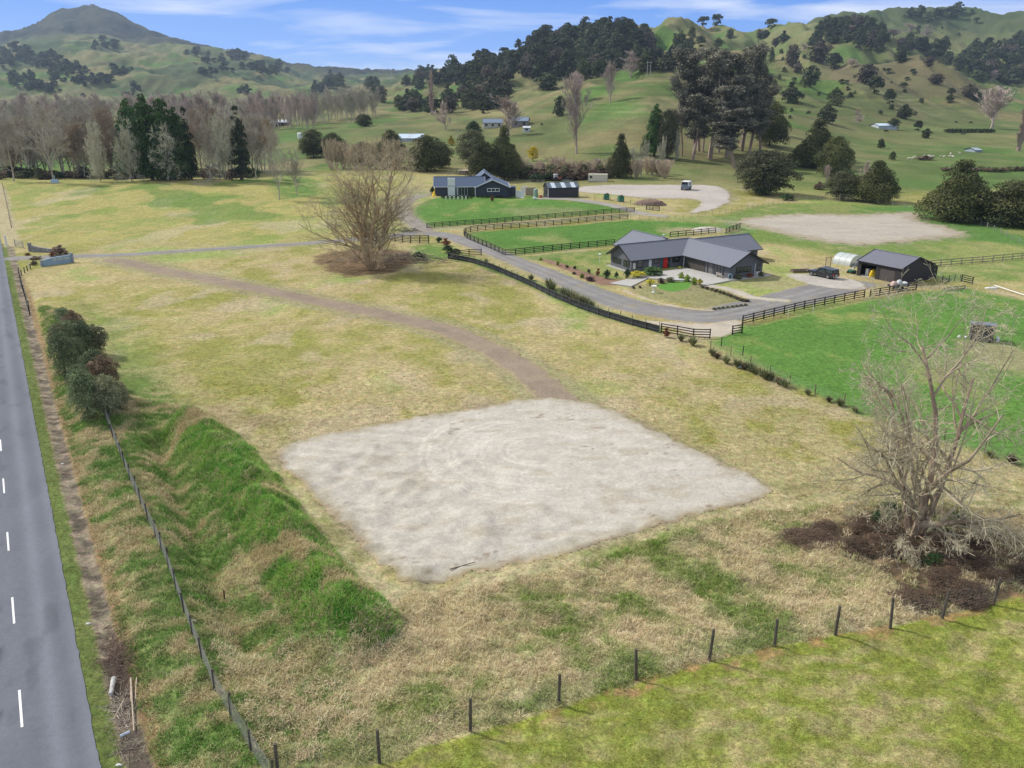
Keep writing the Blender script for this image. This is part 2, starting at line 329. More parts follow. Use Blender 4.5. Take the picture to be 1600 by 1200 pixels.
class MB:
    def __init__(s): s.v = []; s.f = []
    def add(s, vs, fs):
        n = len(s.v); s.v += [tuple(v) for v in vs]; s.f += [tuple(n+i for i in f) for f in fs]; return s
    def box(s, c, d, rz=0, top=1.0):
        x, y, z = d[0]/2, d[1]/2, d[2]/2; cz, sz = math.cos(rz), math.sin(rz); vs = []
        for k, (a, b, e) in enumerate(((-1,-1,-1),(1,-1,-1),(1,1,-1),(-1,1,-1),(-1,-1,1),(1,-1,1),(1,1,1),(-1,1,1))):
            q = top if e > 0 else 1
            px_, py_ = a*x*q, b*y*q; vs.append((c[0]+px_*cz-py_*sz, c[1]+px_*sz+py_*cz, c[2]+e*z))
        return s.add(vs, [(0,3,2,1),(4,5,6,7),(0,1,5,4),(1,2,6,5),(2,3,7,6),(3,0,4,7)])
    def bx(s, x0, x1, y0, y1, z0, z1): return s.box(((x0+x1)/2, (y0+y1)/2, (z0+z1)/2), (x1-x0, y1-y0, z1-z0))
    def tube(s, p0, p1, r0, r1=None, n=8, cap=True):
        p0, p1 = Vector(p0), Vector(p1); r1 = r0 if r1 is None else r1; d = (p1-p0).normalized()
        a = d.orthogonal().normalized(); b = d.cross(a); vs = []
        for p, r in ((p0, r0), (p1, r1)):
            for k in range(n):
                t = 2*PI*k/n; vs.append(p+a*math.cos(t)*r+b*math.sin(t)*r)
        fs = [(k, (k+1) % n, n+(k+1) % n, n+k) for k in range(n)]
        if cap: fs += [tuple(range(n-1, -1, -1)), tuple(range(n, 2*n))]
        return s.add(vs, fs)
    def bar(s, p0, p1, w, h):
        p0, p1 = Vector(p0), Vector(p1); d = (p1-p0).normalized(); side = Vector((-d.y, d.x, 0))
        side = side.normalized() if side.length > 1e-6 else Vector((1, 0, 0)); up = side.cross(d)*-1
        vs = [p+side*a*w/2+up*b*h/2 for p in (p0, p1) for a, b in ((-1,-1),(1,-1),(1,1),(-1,1))]
        return s.add(vs, [(0,1,2,3),(7,6,5,4),(0,4,5,1),(1,5,6,2),(2,6,7,3),(3,7,4,0)])
    def lathe(s, prof, n=12, c=(0, 0, 0)):
        vs = []; m = len(prof)
        for (r, z) in prof:
            for k in range(n):
                t = 2*PI*k/n; vs.append((c[0]+r*math.cos(t), c[1]+r*math.sin(t), c[2]+z))
        fs = [(i*n+k, i*n+(k+1) % n, (i+1)*n+(k+1) % n, (i+1)*n+k) for i in range(m-1) for k in range(n)]
        fs += [tuple(range(n-1, -1, -1)), tuple(range((m-1)*n, m*n))]
        return s.add(vs, fs)
    def prism(s, poly, axis, a0, a1):
        """extrude a 2-D outline along axis 'x','y','z' from a0 to a1; poly in the other two coordinates"""
        def P(q, a): return {'x': (a, q[0], q[1]), 'y': (q[0], a, q[1]), 'z': (q[0], q[1], a)}[axis]
        n = len(poly); vs = [P(q, a0) for q in poly]+[P(q, a1) for q in poly]
        fs = [(k, (k+1) % n, n+(k+1) % n, n+k) for k in range(n)]+[tuple(range(n-1, -1, -1)), tuple(range(n, 2*n))]
        return s.add(vs, fs)
    def mesh(s, name, m):
        me = bpy.data.meshes.new(name); me.from_pydata(s.v, [], s.f); me.materials.append(m); me.update()
        import bmesh
        b = bmesh.new(); b.from_mesh(me); bmesh.ops.recalc_face_normals(b, faces=b.faces); b.to_mesh(me); b.free(); return me
    def build(s, name, m, parent=None, loc=None, rotz=None, bevel=0):
        o = obj(name, s.mesh(name, m), parent, loc, rotz)
        if bevel:
            bv = o.modifiers.new('bevel', 'BEVEL'); bv.width = bevel; bv.segments = 2; bv.limit_method = 'ANGLE'
        return o
def segs_mesh(P0, P1, R0, R1, n=3):
    """many tapered branch pieces at once -> V, F"""
    P0 = np.asarray(P0, float); P1 = np.asarray(P1, float); R0 = np.asarray(R0, float); R1 = np.asarray(R1, float)
    d = P1-P0; ln = np.linalg.norm(d, axis=1, keepdims=True)+1e-9; d = d/ln
    ref = np.where(np.abs(d[:, 2:3]) > .9, np.array([[1., 0, 0]]), np.array([[0, 0, 1.]])); a = np.cross(d, ref); a /= np.linalg.norm(a, axis=1, keepdims=True)+1e-9
    b = np.cross(d, a); k = len(P0); V = np.zeros((k, 2*n, 3))
    for i in range(n):
        t = 2*PI*i/n; o_ = a*math.cos(t)+b*math.sin(t)
        V[:, i] = P0+o_*R0[:, None]; V[:, n+i] = P1+o_*R1[:, None]
    base = (np.arange(k)*2*n)[:, None, None]
    q = np.array([(i, (i+1) % n, n+(i+1) % n, n+i) for i in range(n)])[None]
    return V.reshape(-1, 3), (base+q).reshape(-1, 4)
def copy_thing(root, loc, rotz=None, scale=None, label=None, group=None):
    r = root.copy(); COL.objects.link(r); r.location = loc
    if rotz is not None: r.rotation_euler = (0, 0, rotz)
    if scale is not None: r.scale = scale if hasattr(scale, '__len__') else (scale,)*3
    if label: r['label'] = label
    if group: r['group'] = group
    for c in list(root.children):
        d = c.copy(); COL.objects.link(d); d.parent = r
        for g in list(c.children):
            e = g.copy(); COL.objects.link(e); e.parent = d
    return r
# ================================================================ GROUND
C3 = lambda *c: np.array(c)
STRAW, OLIVE, LUSH = C3(.42,.315,.17), C3(.268,.238,.07), C3(.092,.185,.036)
MOWN, HILLG, HILLB = C3(.235,.245,.055), C3(.130,.142,.055), C3(.135,.105,.062)
DGREEN = C3(.055,.12,.022); SANDY = C3(.36,.28,.18); SOIL = C3(.16,.115,.08); PADC = C3(.455,.42,.365)
def lerp(a, b, t):
    t = np.asarray(t)[..., None]; return a*(1-t)+b*t
PAD = smooth_line(W2([(437,702),(600,662),(720,642),(838,622),(935,633),(1060,690),(1205,765),(1080,806),(1000,835),(880,866),(760,890),(650,912),(600,888),(545,832),(490,775)]), 5, True)
TRACK = smooth_line(W2([(176,406),(250,422),(330,437),(420,455),(520,476),(620,496),(700,517),(765,545),(815,575),(850,604),(880,632)]), 5)
DRIVE = smooth_line(W2([(22,404),(110,401),(200,398),(340,389),(440,383),(520,377),(600,371),(655,364),(700,369),(745,384),(800,406),(860,430),(920,455),(980,476),(1040,488),(1110,494),(1180,480),(1240,466),(1300,450),(1338,444)]), 5)
DRIVE_W = [2.2,2.0,1.9,1.9,1.9,1.9,2.0,2.6,2.9,2.6,2.6,2.8,3.2,3.6,3.8,4.0,4.2,4.4,4.2,3.2]
DRIVE2 = smooth_line(W2([(662,360),(646,347),(630,333),(630,318),(652,307),(690,304)]), 5)
DRIVE3 = smooth_line(W2([(1035,338),(1000,333),(960,322),(905,313),(850,310)]), 5)
YARD = smooth_line(W2([(885,297),(920,291),(1000,289),(1110,290),(1138,299),(1142,313),(1116,327),(1078,333),(1096,318),(1080,311),(1020,310),(960,305)]), 4, True)
ARENA = smooth_line(W2([(1150,345),(1230,335),(1330,336),(1425,332),(1440,345),(1510,366),(1400,379),(1310,381),(1210,362)]), 4, True)
CONC = W2([(952,444),(1034,424.5),(1071,419),(1148,438),(1104,447),(1076,440),(1012,436),(986,449)])
LUSHP = W2([(1105,534),(1240,605),(1335,640),(1460,685),(1600,728),(1800,790),(1900,520),(1600,470),(1500,448),(1430,459),(1350,469),(1160,511)])
LAWN = W2([(640,330),(668,312),(700,306),(800,306),(960,320),(995,331),(800,345),(668,355),(652,348)])
INNER = W2([(728,370),(765,386),(805,398),(960,382),(1060,366),(1140,356),(1080,348),(985,344),(800,358),(735,364)])
GREENR = W2([(1130,384),(1200,352),(1330,385),(1480,372),(1700,392),(1700,330),(1450,322),(1280,322),(1150,345),(1130,350)])
FRONTF = [flat(*p) for p in [(430,1215),(593,1192),(735,1143),(873,1099),(994,1062),(1108,1032),(1210,1010),(1305,992),(1391,982),(1472,965),(1552,945),(1640,925),(1760,900)]]
PADDOCK = FRONTF+[flat(1900,1300), (40, 10), (-11, 10)]
LITTER1 = W2([(1240,832),(1330,792),(1480,790),(1600,838),(1700,905),(1640,960),(1540,950),(1440,955),(1380,900),(1300,870)])
LITTER2 = W2([(488,400),(560,388),(640,392),(652,410),(605,427),(545,432),(505,420)])
ISL = W2([(985,450),(1035,437),(1085,437),(1110,447),(1150,458),(1170,470),(1145,480),(1100,482),(1040,470),(1000,462)])
BROWNV = W2([(1290,100),(1400,96),(1500,118),(1560,150),(1560,182),(1400,184),(1330,150),(1300,125)]) if False else None
SANDT = W2([(-8,288),(3,300),(8,335),(16,372),(20,384)])
def gcol(X, Y, Zz):
    n1 = fbm(X/9, Y/14, 40, 4); n2 = fbm(X/2.6, Y/3.2, 41, 3); n3 = fbm(X/30, Y/40, 42, 3); n4 = fbm(X/1.1, Y/.6, 43, 3)
    dry = np.clip(ss(.38, .64, .45*n1+.3*n2+.25*n3+.04), 0, 1)
    c = lerp(OLIVE, STRAW, dry)
    near = ss(110, 60, Y)
    c = lerp(c, C3(.40,.315,.195), near*.62*ss(.25, .6, n2))
    # green threads through the paddock
    g = ss(.55, .68, n1*.55+n3*.45)*.6*(1-.5*near); c = lerp(c, LUSH*1.35+C3(.05,.03,0), g)
    pink = ss(.60, .75, fbm(X/6, Y/8, 44, 3)); c = lerp(c, C3(.43,.325,.225), pink*.6)
    # far-left paddock
    fl = ss(-20, -50, X)*ss(165, 185, Y)*(1-ss(300, 330, Y))
    c = lerp(c, lerp(C3(.37,.30,.115), C3(.23,.25,.065), ss(.42, .60, n1*.6+n2*.4)), fl*.8); c = lerp(c, C3(.42,.33,.21), fl*ss(.56, .66, fbm(X/11, Y/20, 54, 4))*.7); c = lerp(c, LUSH, fl*ss(.60, .68, fbm(X/16, Y/24, 55, 3))*.6)
    # beyond 330 m: pasture
    rx = ss(-15, 15, X); far = ss(300-45*rx, 360-70*rx, Y); hn = fbm(X/70, Y/90, 45, 4); hb = fbm(X/26, Y/34, 46, 3)
    hill = lerp(HILLG, C3(.225,.182,.09), ss(.38, .62, .55*hn+.45*hb))
    rid = 1-np.abs(2*fbm(X/95+3, Y/210, 11, 3)-1); rd2 = 1-np.abs(2*fbm(X/38, Y/80, 15, 3)-1)
    gul = ss(8, 20, Zz); hill = lerp(hill, C3(.235,.20,.105), ss(.80, .96, rid*.6+rd2*.4)*.6*gul); hill = lerp(hill, C3(.075,.125,.036), ss(.70, .45, rid*.6+rd2*.4)*.8*gul)
    hill = lerp(hill, C3(.085,.17,.035), ss(.56, .70, fbm(X/50, Y/60, 47, 3))*.7)
    flatland = np.clip(1-Zz/9, 0, 1); hill = lerp(hill, lerp(C3(.10,.165,.042), C3(.21,.195,.085), ss(.38,.62,hn*.5+fbm(X/14, Y/30, 53, 3)*.5)), flatland*.7)
    # eroded sheep tracks run along the slopes
    st = (vn(X*.02, Zz*1.1+hn*3, 52)-.5)*ss(8, 20, Zz)*(1-ss(900, 1500, Y)); hill = hill*((1+st*.6)*(.92+.5*(fbm(X/10, Y/16, 56, 3)-.5)))[..., None]
    # browner spur on the right, bush on the far mountain
    a = X/np.maximum(Y, 1); brown = ss(.33, .37, a)*(1-ss(.56, .60, a))*ss(770, 830, Y)*(1-ss(1040, 1130, Y))*ss(16, 30, Zz)
    hill = lerp(hill, HILLB*(0.9+.3*hb[..., None]), brown*.85)
    ridge = ss(1150, 1400, Y)*ss(.2, .3, a); hill = lerp(hill, C3(.17,.175,.08), ridge*.5)
    mt = ss(3150, 3500, Y)*ss(.25,.42, .5+.0*X); hill = lerp(hill, lerp(C3(.012,.018,.014), C3(.055,.052,.034), ss(.35,.7,fbm(X/50, Y/50, 48, 4))), mt)
    bush2 = ss(.555, .60, fbm(X/240, Y/260, 49, 4))*ss(1500, 1900, Y)*(1-mt); hill = lerp(hill, C3(.05,.075,.035), bush2*.8)
    c = lerp(c, hill, far)
    # green valley floor just past the left tree belt
    # lush paddocks
    def reg(col, poly, edge=1.5, amt=1.0, nz=1.2):
        nonlocal c
        xs = [p[0] for p in poly]; ys = [p[1] for p in poly]; pad_ = edge*3+3
        m = (X > min(xs)-pad_) & (X < max(xs)+pad_) & (Y > min(ys)-pad_) & (Y < max(ys)+pad_)
        if not m.any(): return
        sd_ = poly_sd(X[m], Y[m], poly)+(n2[m]-.5)*2*nz; t = ss(-edge, edge, sd_)*amt
        cc = col(m) if callable(col) else col; c[m] = lerp(c[m], cc, t)
    def lushf(m): return lerp(lerp(LUSH, C3(.12,.21,.048), n1[m]), C3(.27,.26,.09), ss(.54, .72, n1[m]*.6+n2[m]*.4)*.75)
    reg(lushf, LUSHP, 1.2); reg(lushf, LAWN, 1.0)
    strip = W2([(735,366),(990,343),(1130,336),(1200,318),(1640,318),(1700,400),(1600,440),(1480,440),(1340,405),(1200,380),(1150,392),(1130,360),(960,384),(800,399)])
    reg(lambda m: lerp(C3(.13,.20,.05), C3(.25,.25,.09), ss(.42, .66, n1[m]*.6+n2[m]*.4)), strip, 2.0, .8)
    gfn = lambda m: lerp(C3(.10,.18,.04), C3(.24,.25,.08), ss(.45, .68, n2[m]))
    reg(gfn, W2([(716,392),(800,424),(870,452),(940,482),(1035,512),(1035,522),(940,496),(870,469),(800,436),(735,412),(700,405)]), .5, .9, .4)
    reg(gfn, W2([(640,385),(690,378),(720,392),(700,405),(660,412),(640,412),(655,400)]), 1.0, .8); reg(gfn, W2([(700,372),(735,378),(790,402),(860,410),(950,405),(960,388),(800,402),(760,392),(728,372)]), .8, .7)
    reg(gfn, W2([(850,404),(945,396),(942,424),(975,434),(940,436),(900,424)]), .8, .6); reg(gfn, W2([(200,500),(120,470),(150,560),(230,640),(300,640),(250,560)]), 3, .5)
    reg(gfn, W2([(440,262),(500,285),(500,305),(440,312),(425,290)]), 3, .9)
    reg(lambda m: lerp(C3(.095,.185,.038), C3(.26,.25,.10), ss(.52, .72, n1[m]*.6+n3[m]*.4)), INNER, .8)
    reg(lambda m: lerp(C3(.10,.185,.045), C3(.22,.225,.08), ss(.45, .65, n1[m])), GREENR, 2.5)
    def path(col, pts, hw, edge, amt=1.0, nz=.5):
        nonlocal c
        xs = [p[0] for p in pts]; ys = [p[1] for p in pts]; q = hw+edge*2+3
        m = (X > min(xs)-q) & (X < max(xs)+q) & (Y > min(ys)-q) & (Y < max(ys)+q)
        if not m.any(): return
        d, t = seg_d(X[m], Y[m], pts); h = np.interp(t, np.linspace(0, 1, len(hw) if hasattr(hw,'__len__') else 2), hw if hasattr(hw,'__len__') else [hw, hw]) if hasattr(hw,'__len__') else hw
        k = ss(edge, -edge, d-h+(n2[m]-.5)*2*nz)*amt; c[m] = lerp(c[m], col, k)
    # worn earth round the shelter, behind the house and along the edges of tracks
    def blob(px, py, rx, ry, col, amt=.8):
        nonlocal c
        p = hit(px, py); m = (np.abs(X-p.x) < rx*2.5) & (np.abs(Y-p.y) < ry*2.5)
        if m.any():
            e = ((X[m]-p.x)/rx)**2+((Y[m]-p.y)/ry)**2; c[m] = lerp(c[m], col, ss(1.5, .3, e+(n2[m]-.5)*1.4)*amt)
    blob(1575, 560, 5.5, 8, C3(.33,.27,.16)); blob(1480, 575, 4.5, 7, C3(.30,.25,.14), .5)
    blob(1100, 360, 9, 5, SANDY, .8); blob(1190, 352, 9, 7, SANDY*.9, .5); blob(1410, 445, 6, 2.5, SANDY*.8, .8); blob(1470, 449, 5, 1.6, SANDY*.8, .7)
    blob(690, 300, 16, 10, C3(.27,.25,.17), .5); blob(420, 262, 18, 18, C3(.30,.24,.14), .8); blob(470, 255, 14, 20, C3(.26,.20,.11), .6)
    blob(1195, 440, 6, 5, C3(.33,.28,.15), .7); blob(1240, 447, 6, 4, C3(.33,.28,.15), .8)
    blob(345, 900, 1.3, 3.0, C3(.36,.28,.19), .9)
    blob(80, 265, 14, 12, C3(.14,.20,.05), .8); blob(1300, 300, 22, 30, C3(.17,.19,.06), .5); blob(850, 330, 12, 6, SANDY*.9, .4)
    path(C3(.30,.25,.15), TRACK, 3.9, .7, .75); path(C3(.31,.27,.16), DRIVE, 3.4, 1.0, .55)
    path(C3(.33,.28,.2), DRIVE2, 3.2, 1.2, .6); path(C3(.3,.27,.18), W2([(668,358),(800,350),(985,336)]), 1.9, .7, .8)
    reg(C3(.27,.225,.16), YARD, 3.0, .9, 2); reg(C3(.34,.285,.21), ARENA, 4.5, .9, 5.5)
    reg(C3(.25,.20,.14), PAD, .9, .9, .9)
    reg(lambda m: lerp(C3(.22,.20,.09), C3(.32,.26,.15), n2[m]), ISL, .6)
    # rough ground in front and on the left
    s, q = road_s(X, Y); nr = Y < 130
    front = ss(-1.5, 1.0, -poly_sd(X, Y, PADDOCK)) if nr.any() else 0
    rough = ss(2.5, 3.2, s)*ss(66, 54, Y+(n1-.5)*12)*ss(0.2, -0.8, poly_sd(X, Y, PAD))*front
    rc = lerp(C3(.40,.32,.20), C3(.15,.185,.05), ss(.48, .68, n2*.55+n4*.25+n1*.2)); rc = lerp(rc, C3(.27,.19,.11), ss(.62, .74, n2)*.5)
    rc = rc*1.08; c = lerp(c, rc, rough*.9)
    leftg = ss(2.5, 3.2, s)*ss(13.5, 10.5, s+(n1-.5)*5)*ss(96, 84, Y)
    c = lerp(c, lerp(C3(.11,.165,.04), C3(.31,.25,.13), ss(.46, .68, n2*.5+n4*.5)), leftg*.9*front)
    d, t = seg_d(X, Y, MOUND); mg = ss(2.7, 1.6, d+(n2-.5)*1.8)
    c = lerp(c, lerp(C3(.06,.15,.025), C3(.15,.22,.05), n4), mg*front); c = lerp(c, C3(.34,.25,.15), mg*ss(.60, .70, n2)*.7)
    d, t = seg_d(X, Y, FL([(225, 640), (300, 640), (420, 660)])); c = lerp(c, C3(.30,.225,.14), ss(2.2, .8, d)*.6)
    # leaf litter
    for L_, col_ in ((LITTER1, C3(.10,.06,.042)), (LITTER2, C3(.20,.115,.07))):
        reg(lambda m: lerp(col_*.8, C3(.24,.15,.09), ss(.5, .75, n4[m])*.7), L_, 1.0, .92, 1.6)
    # the mown paddock this side of the wire fence
    pd = poly_sd(X, Y, PADDOCK); k = ss(-.25, .15, pd+(n4-.5)*.4)
    mc = lerp(C3(.235,.245,.055), C3(.37,.30,.15), ss(.40, .74, n2*.25+n4*.50+n1*.25)); mc = lerp(mc, C3(.24,.26,.035), ss(1.6, .1, pd)*.6)
    c = lerp(c, mc, k); c = lerp(c, C3(.34,.17,.10), ss(.9, .35, np.abs(pd-.25))*ss(.52, .62, n4)*.7*ss(-4, 4, X))
    # roadside bands
    rs = s+(n4-.5)*.35; rd = (Y < 175)
    c = lerp(c, lerp(C3(.10,.135,.035), C3(.16,.17,.06), n2), rd*ss(-.3, -.1, s)*ss(1.05, .85, rs))
    c = lerp(c, lerp(C3(.12,.09,.075), C3(.28,.21,.165), ss(.3, .7, n4)), rd*ss(.9, 1.05, rs)*ss(2.2, 2.0, rs))
    c = lerp(c, lerp(C3(.30,.19,.11), C3(.24,.15,.08), n4), rd*ss(2.0, 2.2, rs)*ss(2.95, 2.6, rs)*ss(150, 120, Y))
    path(SANDY*1.15, SANDT, 1.6, .5, .95)
    return np.clip(c*(0.93+.14*n4)[..., None], 0.01, .8)
# --- one sheet
ys = [-60.0]
while ys[-1] < 5350:
    y_ = ys[-1]
    d_ = 3.0 if y_ < 14 else (.24 if y_ < 70 else min(max(.24, y_*y_/39000*1.15), y_*.0066))
    ys.append(y_+d_)
ys = np.array(ys); aa = np.linspace(-1.12, 1.12, 1000)
OFF = 70.0
A_, Y_ = np.meshgrid(aa, ys); wid = np.where(Y_ < 4000, 1.0, 1.0)
GX = A_*(Y_*.80+OFF*.62); GY = Y_
GZ = np.zeros_like(GX); GC = np.zeros(GX.shape+(3,))
for i0 in range(0, GX.shape[0], 120):
    sl = slice(i0, i0+120); GZ[sl] = hgt(GX[sl], GY[sl]); GC[sl] = gcol(GX[sl], GY[sl], GZ[sl])
nr_, nc_ = GX.shape
idx = np.arange(nr_*nc_).reshape(nr_, nc_)
F = np.stack([idx[:-1, :-1], idx[:-1, 1:], idx[1:, 1:], idx[1:, :-1]], -1).reshape(-1, 4)
groundm = attr_mat('pasture', .95, ((0.16, .40), (0.55, .36), (1.7, .17), (9.0, .10)), .6, .12, hue=((.78, .96, .80), (1.0, 1.0, 1.0)))
ground = tag(obj('ground', np_mesh('ground', np.stack([GX, GY, GZ], -1).reshape(-1, 3), F, groundm, GC.reshape(-1, 3), True)), kind='structure')
def sheet(name, poly, res, off, colf, m, label=None, nz=.35, kind='structure', parent=None, sd=None, bbox=None, blend=.7):
    """an irregular-edged sheet laid on the terrain"""
    if bbox is None:
        xs = [p[0] for p in poly]; yy = [p[1] for p in poly]; bbox = (min(xs)-1.5, max(xs)+1.5, min(yy)-1.5, max(yy)+1.5)
    gx = np.arange(bbox[0], bbox[1], res); gy = np.arange(bbox[2], bbox[3], res); X, Y = np.meshgrid(gx, gy)
    f = sd or (lambda X, Y: poly_sd(X, Y, poly))
    def S(X, Y): return f(X, Y)+(fbm(X/1.3, Y/1.3, 60, 3)-.5)*2*nz
    s0 = S(X, Y); e = res*.25; gxn = (S(X+e, Y)-s0)/e; gyn = (S(X, Y+e)-s0)/e; g2 = np.maximum(gxn**2+gyn**2, .3)
    out = s0 < 0; mv = np.clip(s0, -1.2*res, 0)
    X2 = np.where(out, X-mv*gxn/g2, X); Y2 = np.where(out, Y-mv*gyn/g2, Y)
    ids = np.arange(X.size).reshape(X.shape); q = np.stack([ids[:-1, :-1], ids[:-1, 1:], ids[1:, 1:], ids[1:, :-1]], -1).reshape(-1, 4)
    inn = (s0 > 0).ravel(); q = q[inn[q].sum(1) >= 2]
    used = np.unique(q); remap = -np.ones(X.size, int); remap[used] = np.arange(len(used)); q = remap[q]
    xv, yv = X2.ravel()[used], Y2.ravel()[used]; outv = out.ravel()[used]; zv = hgt(xv, yv)+np.where(outv, -.035, off); ev = np.where(outv, 0, np.abs(s0.ravel()[used]))
    cc = colf(xv, yv, ev)
    if blend: cc = lerp(cc, gcol(xv, yv, zv), ss(blend, 0, ev+(fbm(xv/.5, yv/.5, 61, 2)-.5)*blend)*.9)
    o = obj(name, np_mesh(name, np.stack([xv, yv, zv], -1), q, m, cc, True), parent)
    if parent is None: tag(o, label, None, None, kind)
    return o
gravm = attr_mat('gravel', .95, ((0.09, .26), (.35, .14), (1.5, .08)), .5, .04)
# ---- pale building pad with circling tyre marks
pc = flat(835, 705); pc2 = flat(560, 770)
def padcol(x, y, e):
    n = fbm(x/3.2, y/3.2, 70, 4); n2 = fbm(x/.7, y/.7, 71, 3)
    r = np.hypot(x-pc[0], (y-pc[1])*1.0); wob = fbm(x/4, y/4, 72, 2)*2.2
    rings = np.sin((r+wob*.5)*5.2)*ss(11, 3, r)*ss(1.0, 2.5, r)
    r2 = np.hypot(x-pc2[0], y-pc2[1]); rings2 = np.sin((r2+wob*.7)*4.0)*ss(9, 3, r2)*ss(1, 3, r2)
    lin = np.sin((x*.25+y)*3.1+wob*4)*ss(.45, .6, vn(x/5, y/5, 73))
    ang_ = np.arctan2(y-pc[1], x-pc[0]); rings = sum(np.exp(-((r+wob*.12-R_0)/.16)**2) for R_0 in (2.6, 3.3, 4.9, 5.5, 7.2, 7.9, 9.6, 10.3))*1.7*(.35+.65*ss(-.2, .5, -np.cos(ang_-.3)))
    b = .97+.10*(n-.5)+.20*(n2-.5)+.14*(fbm(x/.3, y/.3, 78, 2)-.5)+.11*rings+.05*rings2+.06*lin
    c = PADC[None]*b[:, None]
    c = lerp(c, C3(.34,.29,.215), ss(.54, .74, fbm(x/2.6, y/1.0, 74, 5))*.5)
    c = lerp(c, C3(.29,.255,.16), ss(2.6, .2, e+n2*1.2)*.65)
    c = lerp(c, C3(.50,.475,.43), ss(.55, .75, n)*.35)
    c = lerp(c, C3(.20,.15,.10), ss(.74, .79, fbm(x/.8, y/.5, 76, 3))*.7*ss(.5, .62, vn(x/6, y/4, 77)))
    return c
sheet('gravel_pad', PAD, .26, .055, padcol, gravm, nz=.55)
def along(pts, hw):
    def f(X, Y):
        d, t = seg_d(X, Y, pts); h = np.interp(t, np.linspace(0, 1, len(hw)), hw) if hasattr(hw, '__len__') else hw
        return h-d
    return f
def bb(pts, q=6):
    xs = [p[0] for p in pts]; yy = [p[1] for p in pts]; return (min(xs)-q, max(xs)+q, min(yy)-q, max(yy)+q)
def trackcol(base, marks=.10, pts=None, tint=C3(1, 1, 1)):
    def f(x, y, e):
        n = fbm(x/2.5, y/2.5, 80, 4); d, t = seg_d(x, y, pts)
        c = base[None]*(1+.35*(n-.5)+marks*(np.exp(-((d-.95)/.35)**2)*1.3-.35)*(.3+1.2*fbm(x/3, y/3, 87, 2)))[:, None]
        return lerp(c, C3(.27,.23,.13), ss(.62, .75, fbm(x/1.6, y/1.6, 81, 3))*.35)
    return f
sheet('dirt_track', None, .33, .05, trackcol(C3(.25,.20,.15), .06, TRACK), gravm, nz=.5, sd=along(TRACK, 2.15), bbox=bb(TRACK))
sheet('driveway', None, .40, .06, trackcol(C3(.225,.215,.21), .16, DRIVE), gravm, nz=.35, sd=along(DRIVE, DRIVE_W), bbox=bb(DRIVE))
sheet('upper_driveway', None, .5, .085, trackcol(C3(.25,.225,.195), .12, DRIVE2), gravm, nz=.4, sd=along(DRIVE2, 2.6), bbox=bb(DRIVE2))
sheet('shed_driveway', None, .6, .085, trackcol(C3(.29,.27,.25), .08, DRIVE3), gravm, nz=.4, sd=along(DRIVE3, [2.0, 2.3, 2.8]), bbox=bb(DRIVE3))
sheet('gravel_yard', YARD, .7, .08, lambda x, y, e: C3(.41,.37,.335)[None]*(1+.3*(fbm(x/7, y/7, 82, 4)-.5))[:, None], gravm, nz=1.2)
sheet('riding_arena', ARENA, .6, .08, lambda x, y, e: lerp(C3(.385,.345,.29)[None]*(1+.25*(fbm(x/7, y/3, 83, 4)-.5))[:, None], C3(.30,.25,.17), ss(5, .5, e)*.8), gravm, nz=3.2)
concm = mat('concrete', (.40, .385, .36), .85, .08, 1.2)
def flat_sheet(name, poly, m, off=.09, th=.12, parent=None):
    b = MB(); n = len(poly); zs = [gz(*p) for p in poly]; zt = max(zs)+off
    vs = [(p[0], p[1], zt) for p in poly]+[(p[0], p[1], zt-th-.25) for p in poly]
    b.add(vs, [tuple(range(n))]+[(k, (k+1) % n, n+(k+1) % n, n+k) for k in range(n)])
    o = b.build(name, m, parent); 
    if parent is None: tag(o, kind='structure')
    return o
flat_sheet('concrete_driveway', CONC, concm)
# pale drive loop by the car, and the loose pale gravel edging the island
PALE = smooth_line(W2([(1100, 446), (1140, 452), (1180, 466), (1225, 470)]), 4)
sheet('pale_gravel_path', None, .4, .075, lambda x, y, e: C3(.42,.38,.32)[None]*(1+.3*(fbm(x/2, y/2, 84, 4)-.5))[:, None], gravm, nz=.4, sd=along(PALE, 1.3), bbox=bb(PALE))
EDGEG = smooth_line(W2([(978, 455), (1010, 468), (1060, 480), (1110, 486)]), 4)
sheet('gravel_edging', None, .35, .10, lambda x, y, e: C3(.42,.36,.28)[None]*(1+.3*(fbm(x/1, y/1, 85, 4)-.5))[:, None], gravm, nz=.4, sd=along(EDGEG, .7), bbox=bb(EDGEG))
LIT_EDGE = None
MULCH = smooth_line(W2([(838,404),(870,418),(905,434),(940,447),(985,444),(1000,437),(960,436),(915,424),(870,408)]), 3, True)
sheet('garden_bed', MULCH, .35, .06, lambda x, y, e: C3(.22,.14,.10)[None]*(1+.5*(fbm(x/1, y/1, 86, 4)-.5))[:, None], gravm, nz=.3)
PARK = smooth_line(W2([(1225,428),(1300,432),(1345,440),(1352,452),(1310,452),(1262,444)]), 3, True)
sheet('gravel_parking', PARK, .4, .075, lambda x, y, e: C3(.40,.37,.33)[None]*(1+.3*(fbm(x/2, y/2, 84, 4)-.5))[:, None], gravm, nz=.5)
ROUND = smooth_line(W2([(1022,447),(1050,440),(1082,442),(1078,452),(1045,457)]), 4, True)
GATEG = smooth_line(W2([(990,499),(1040,503),(1100,506),(1150,500),(1162,507),(1146,523),(1110,529),(1080,523),(1035,512)]), 3, True)
sheet('gateway_gravel', GATEG, .35, .075, lambda x, y, e: C3(.42,.37,.30)[None]*(1+.4*(fbm(x/1.5, y/1.5, 88, 4)-.5))[:, None], gravm, nz=.5)
sheet('round_lawn', ROUND, .3, .07, lambda x, y, e: lerp(C3(.10,.23,.04)[None]*np.ones((len(x), 1)), C3(.40,.34,.25), ss(.35, .1, e)), attr_mat('lawn', .95, ((.2, .2),), .2), nz=.1)
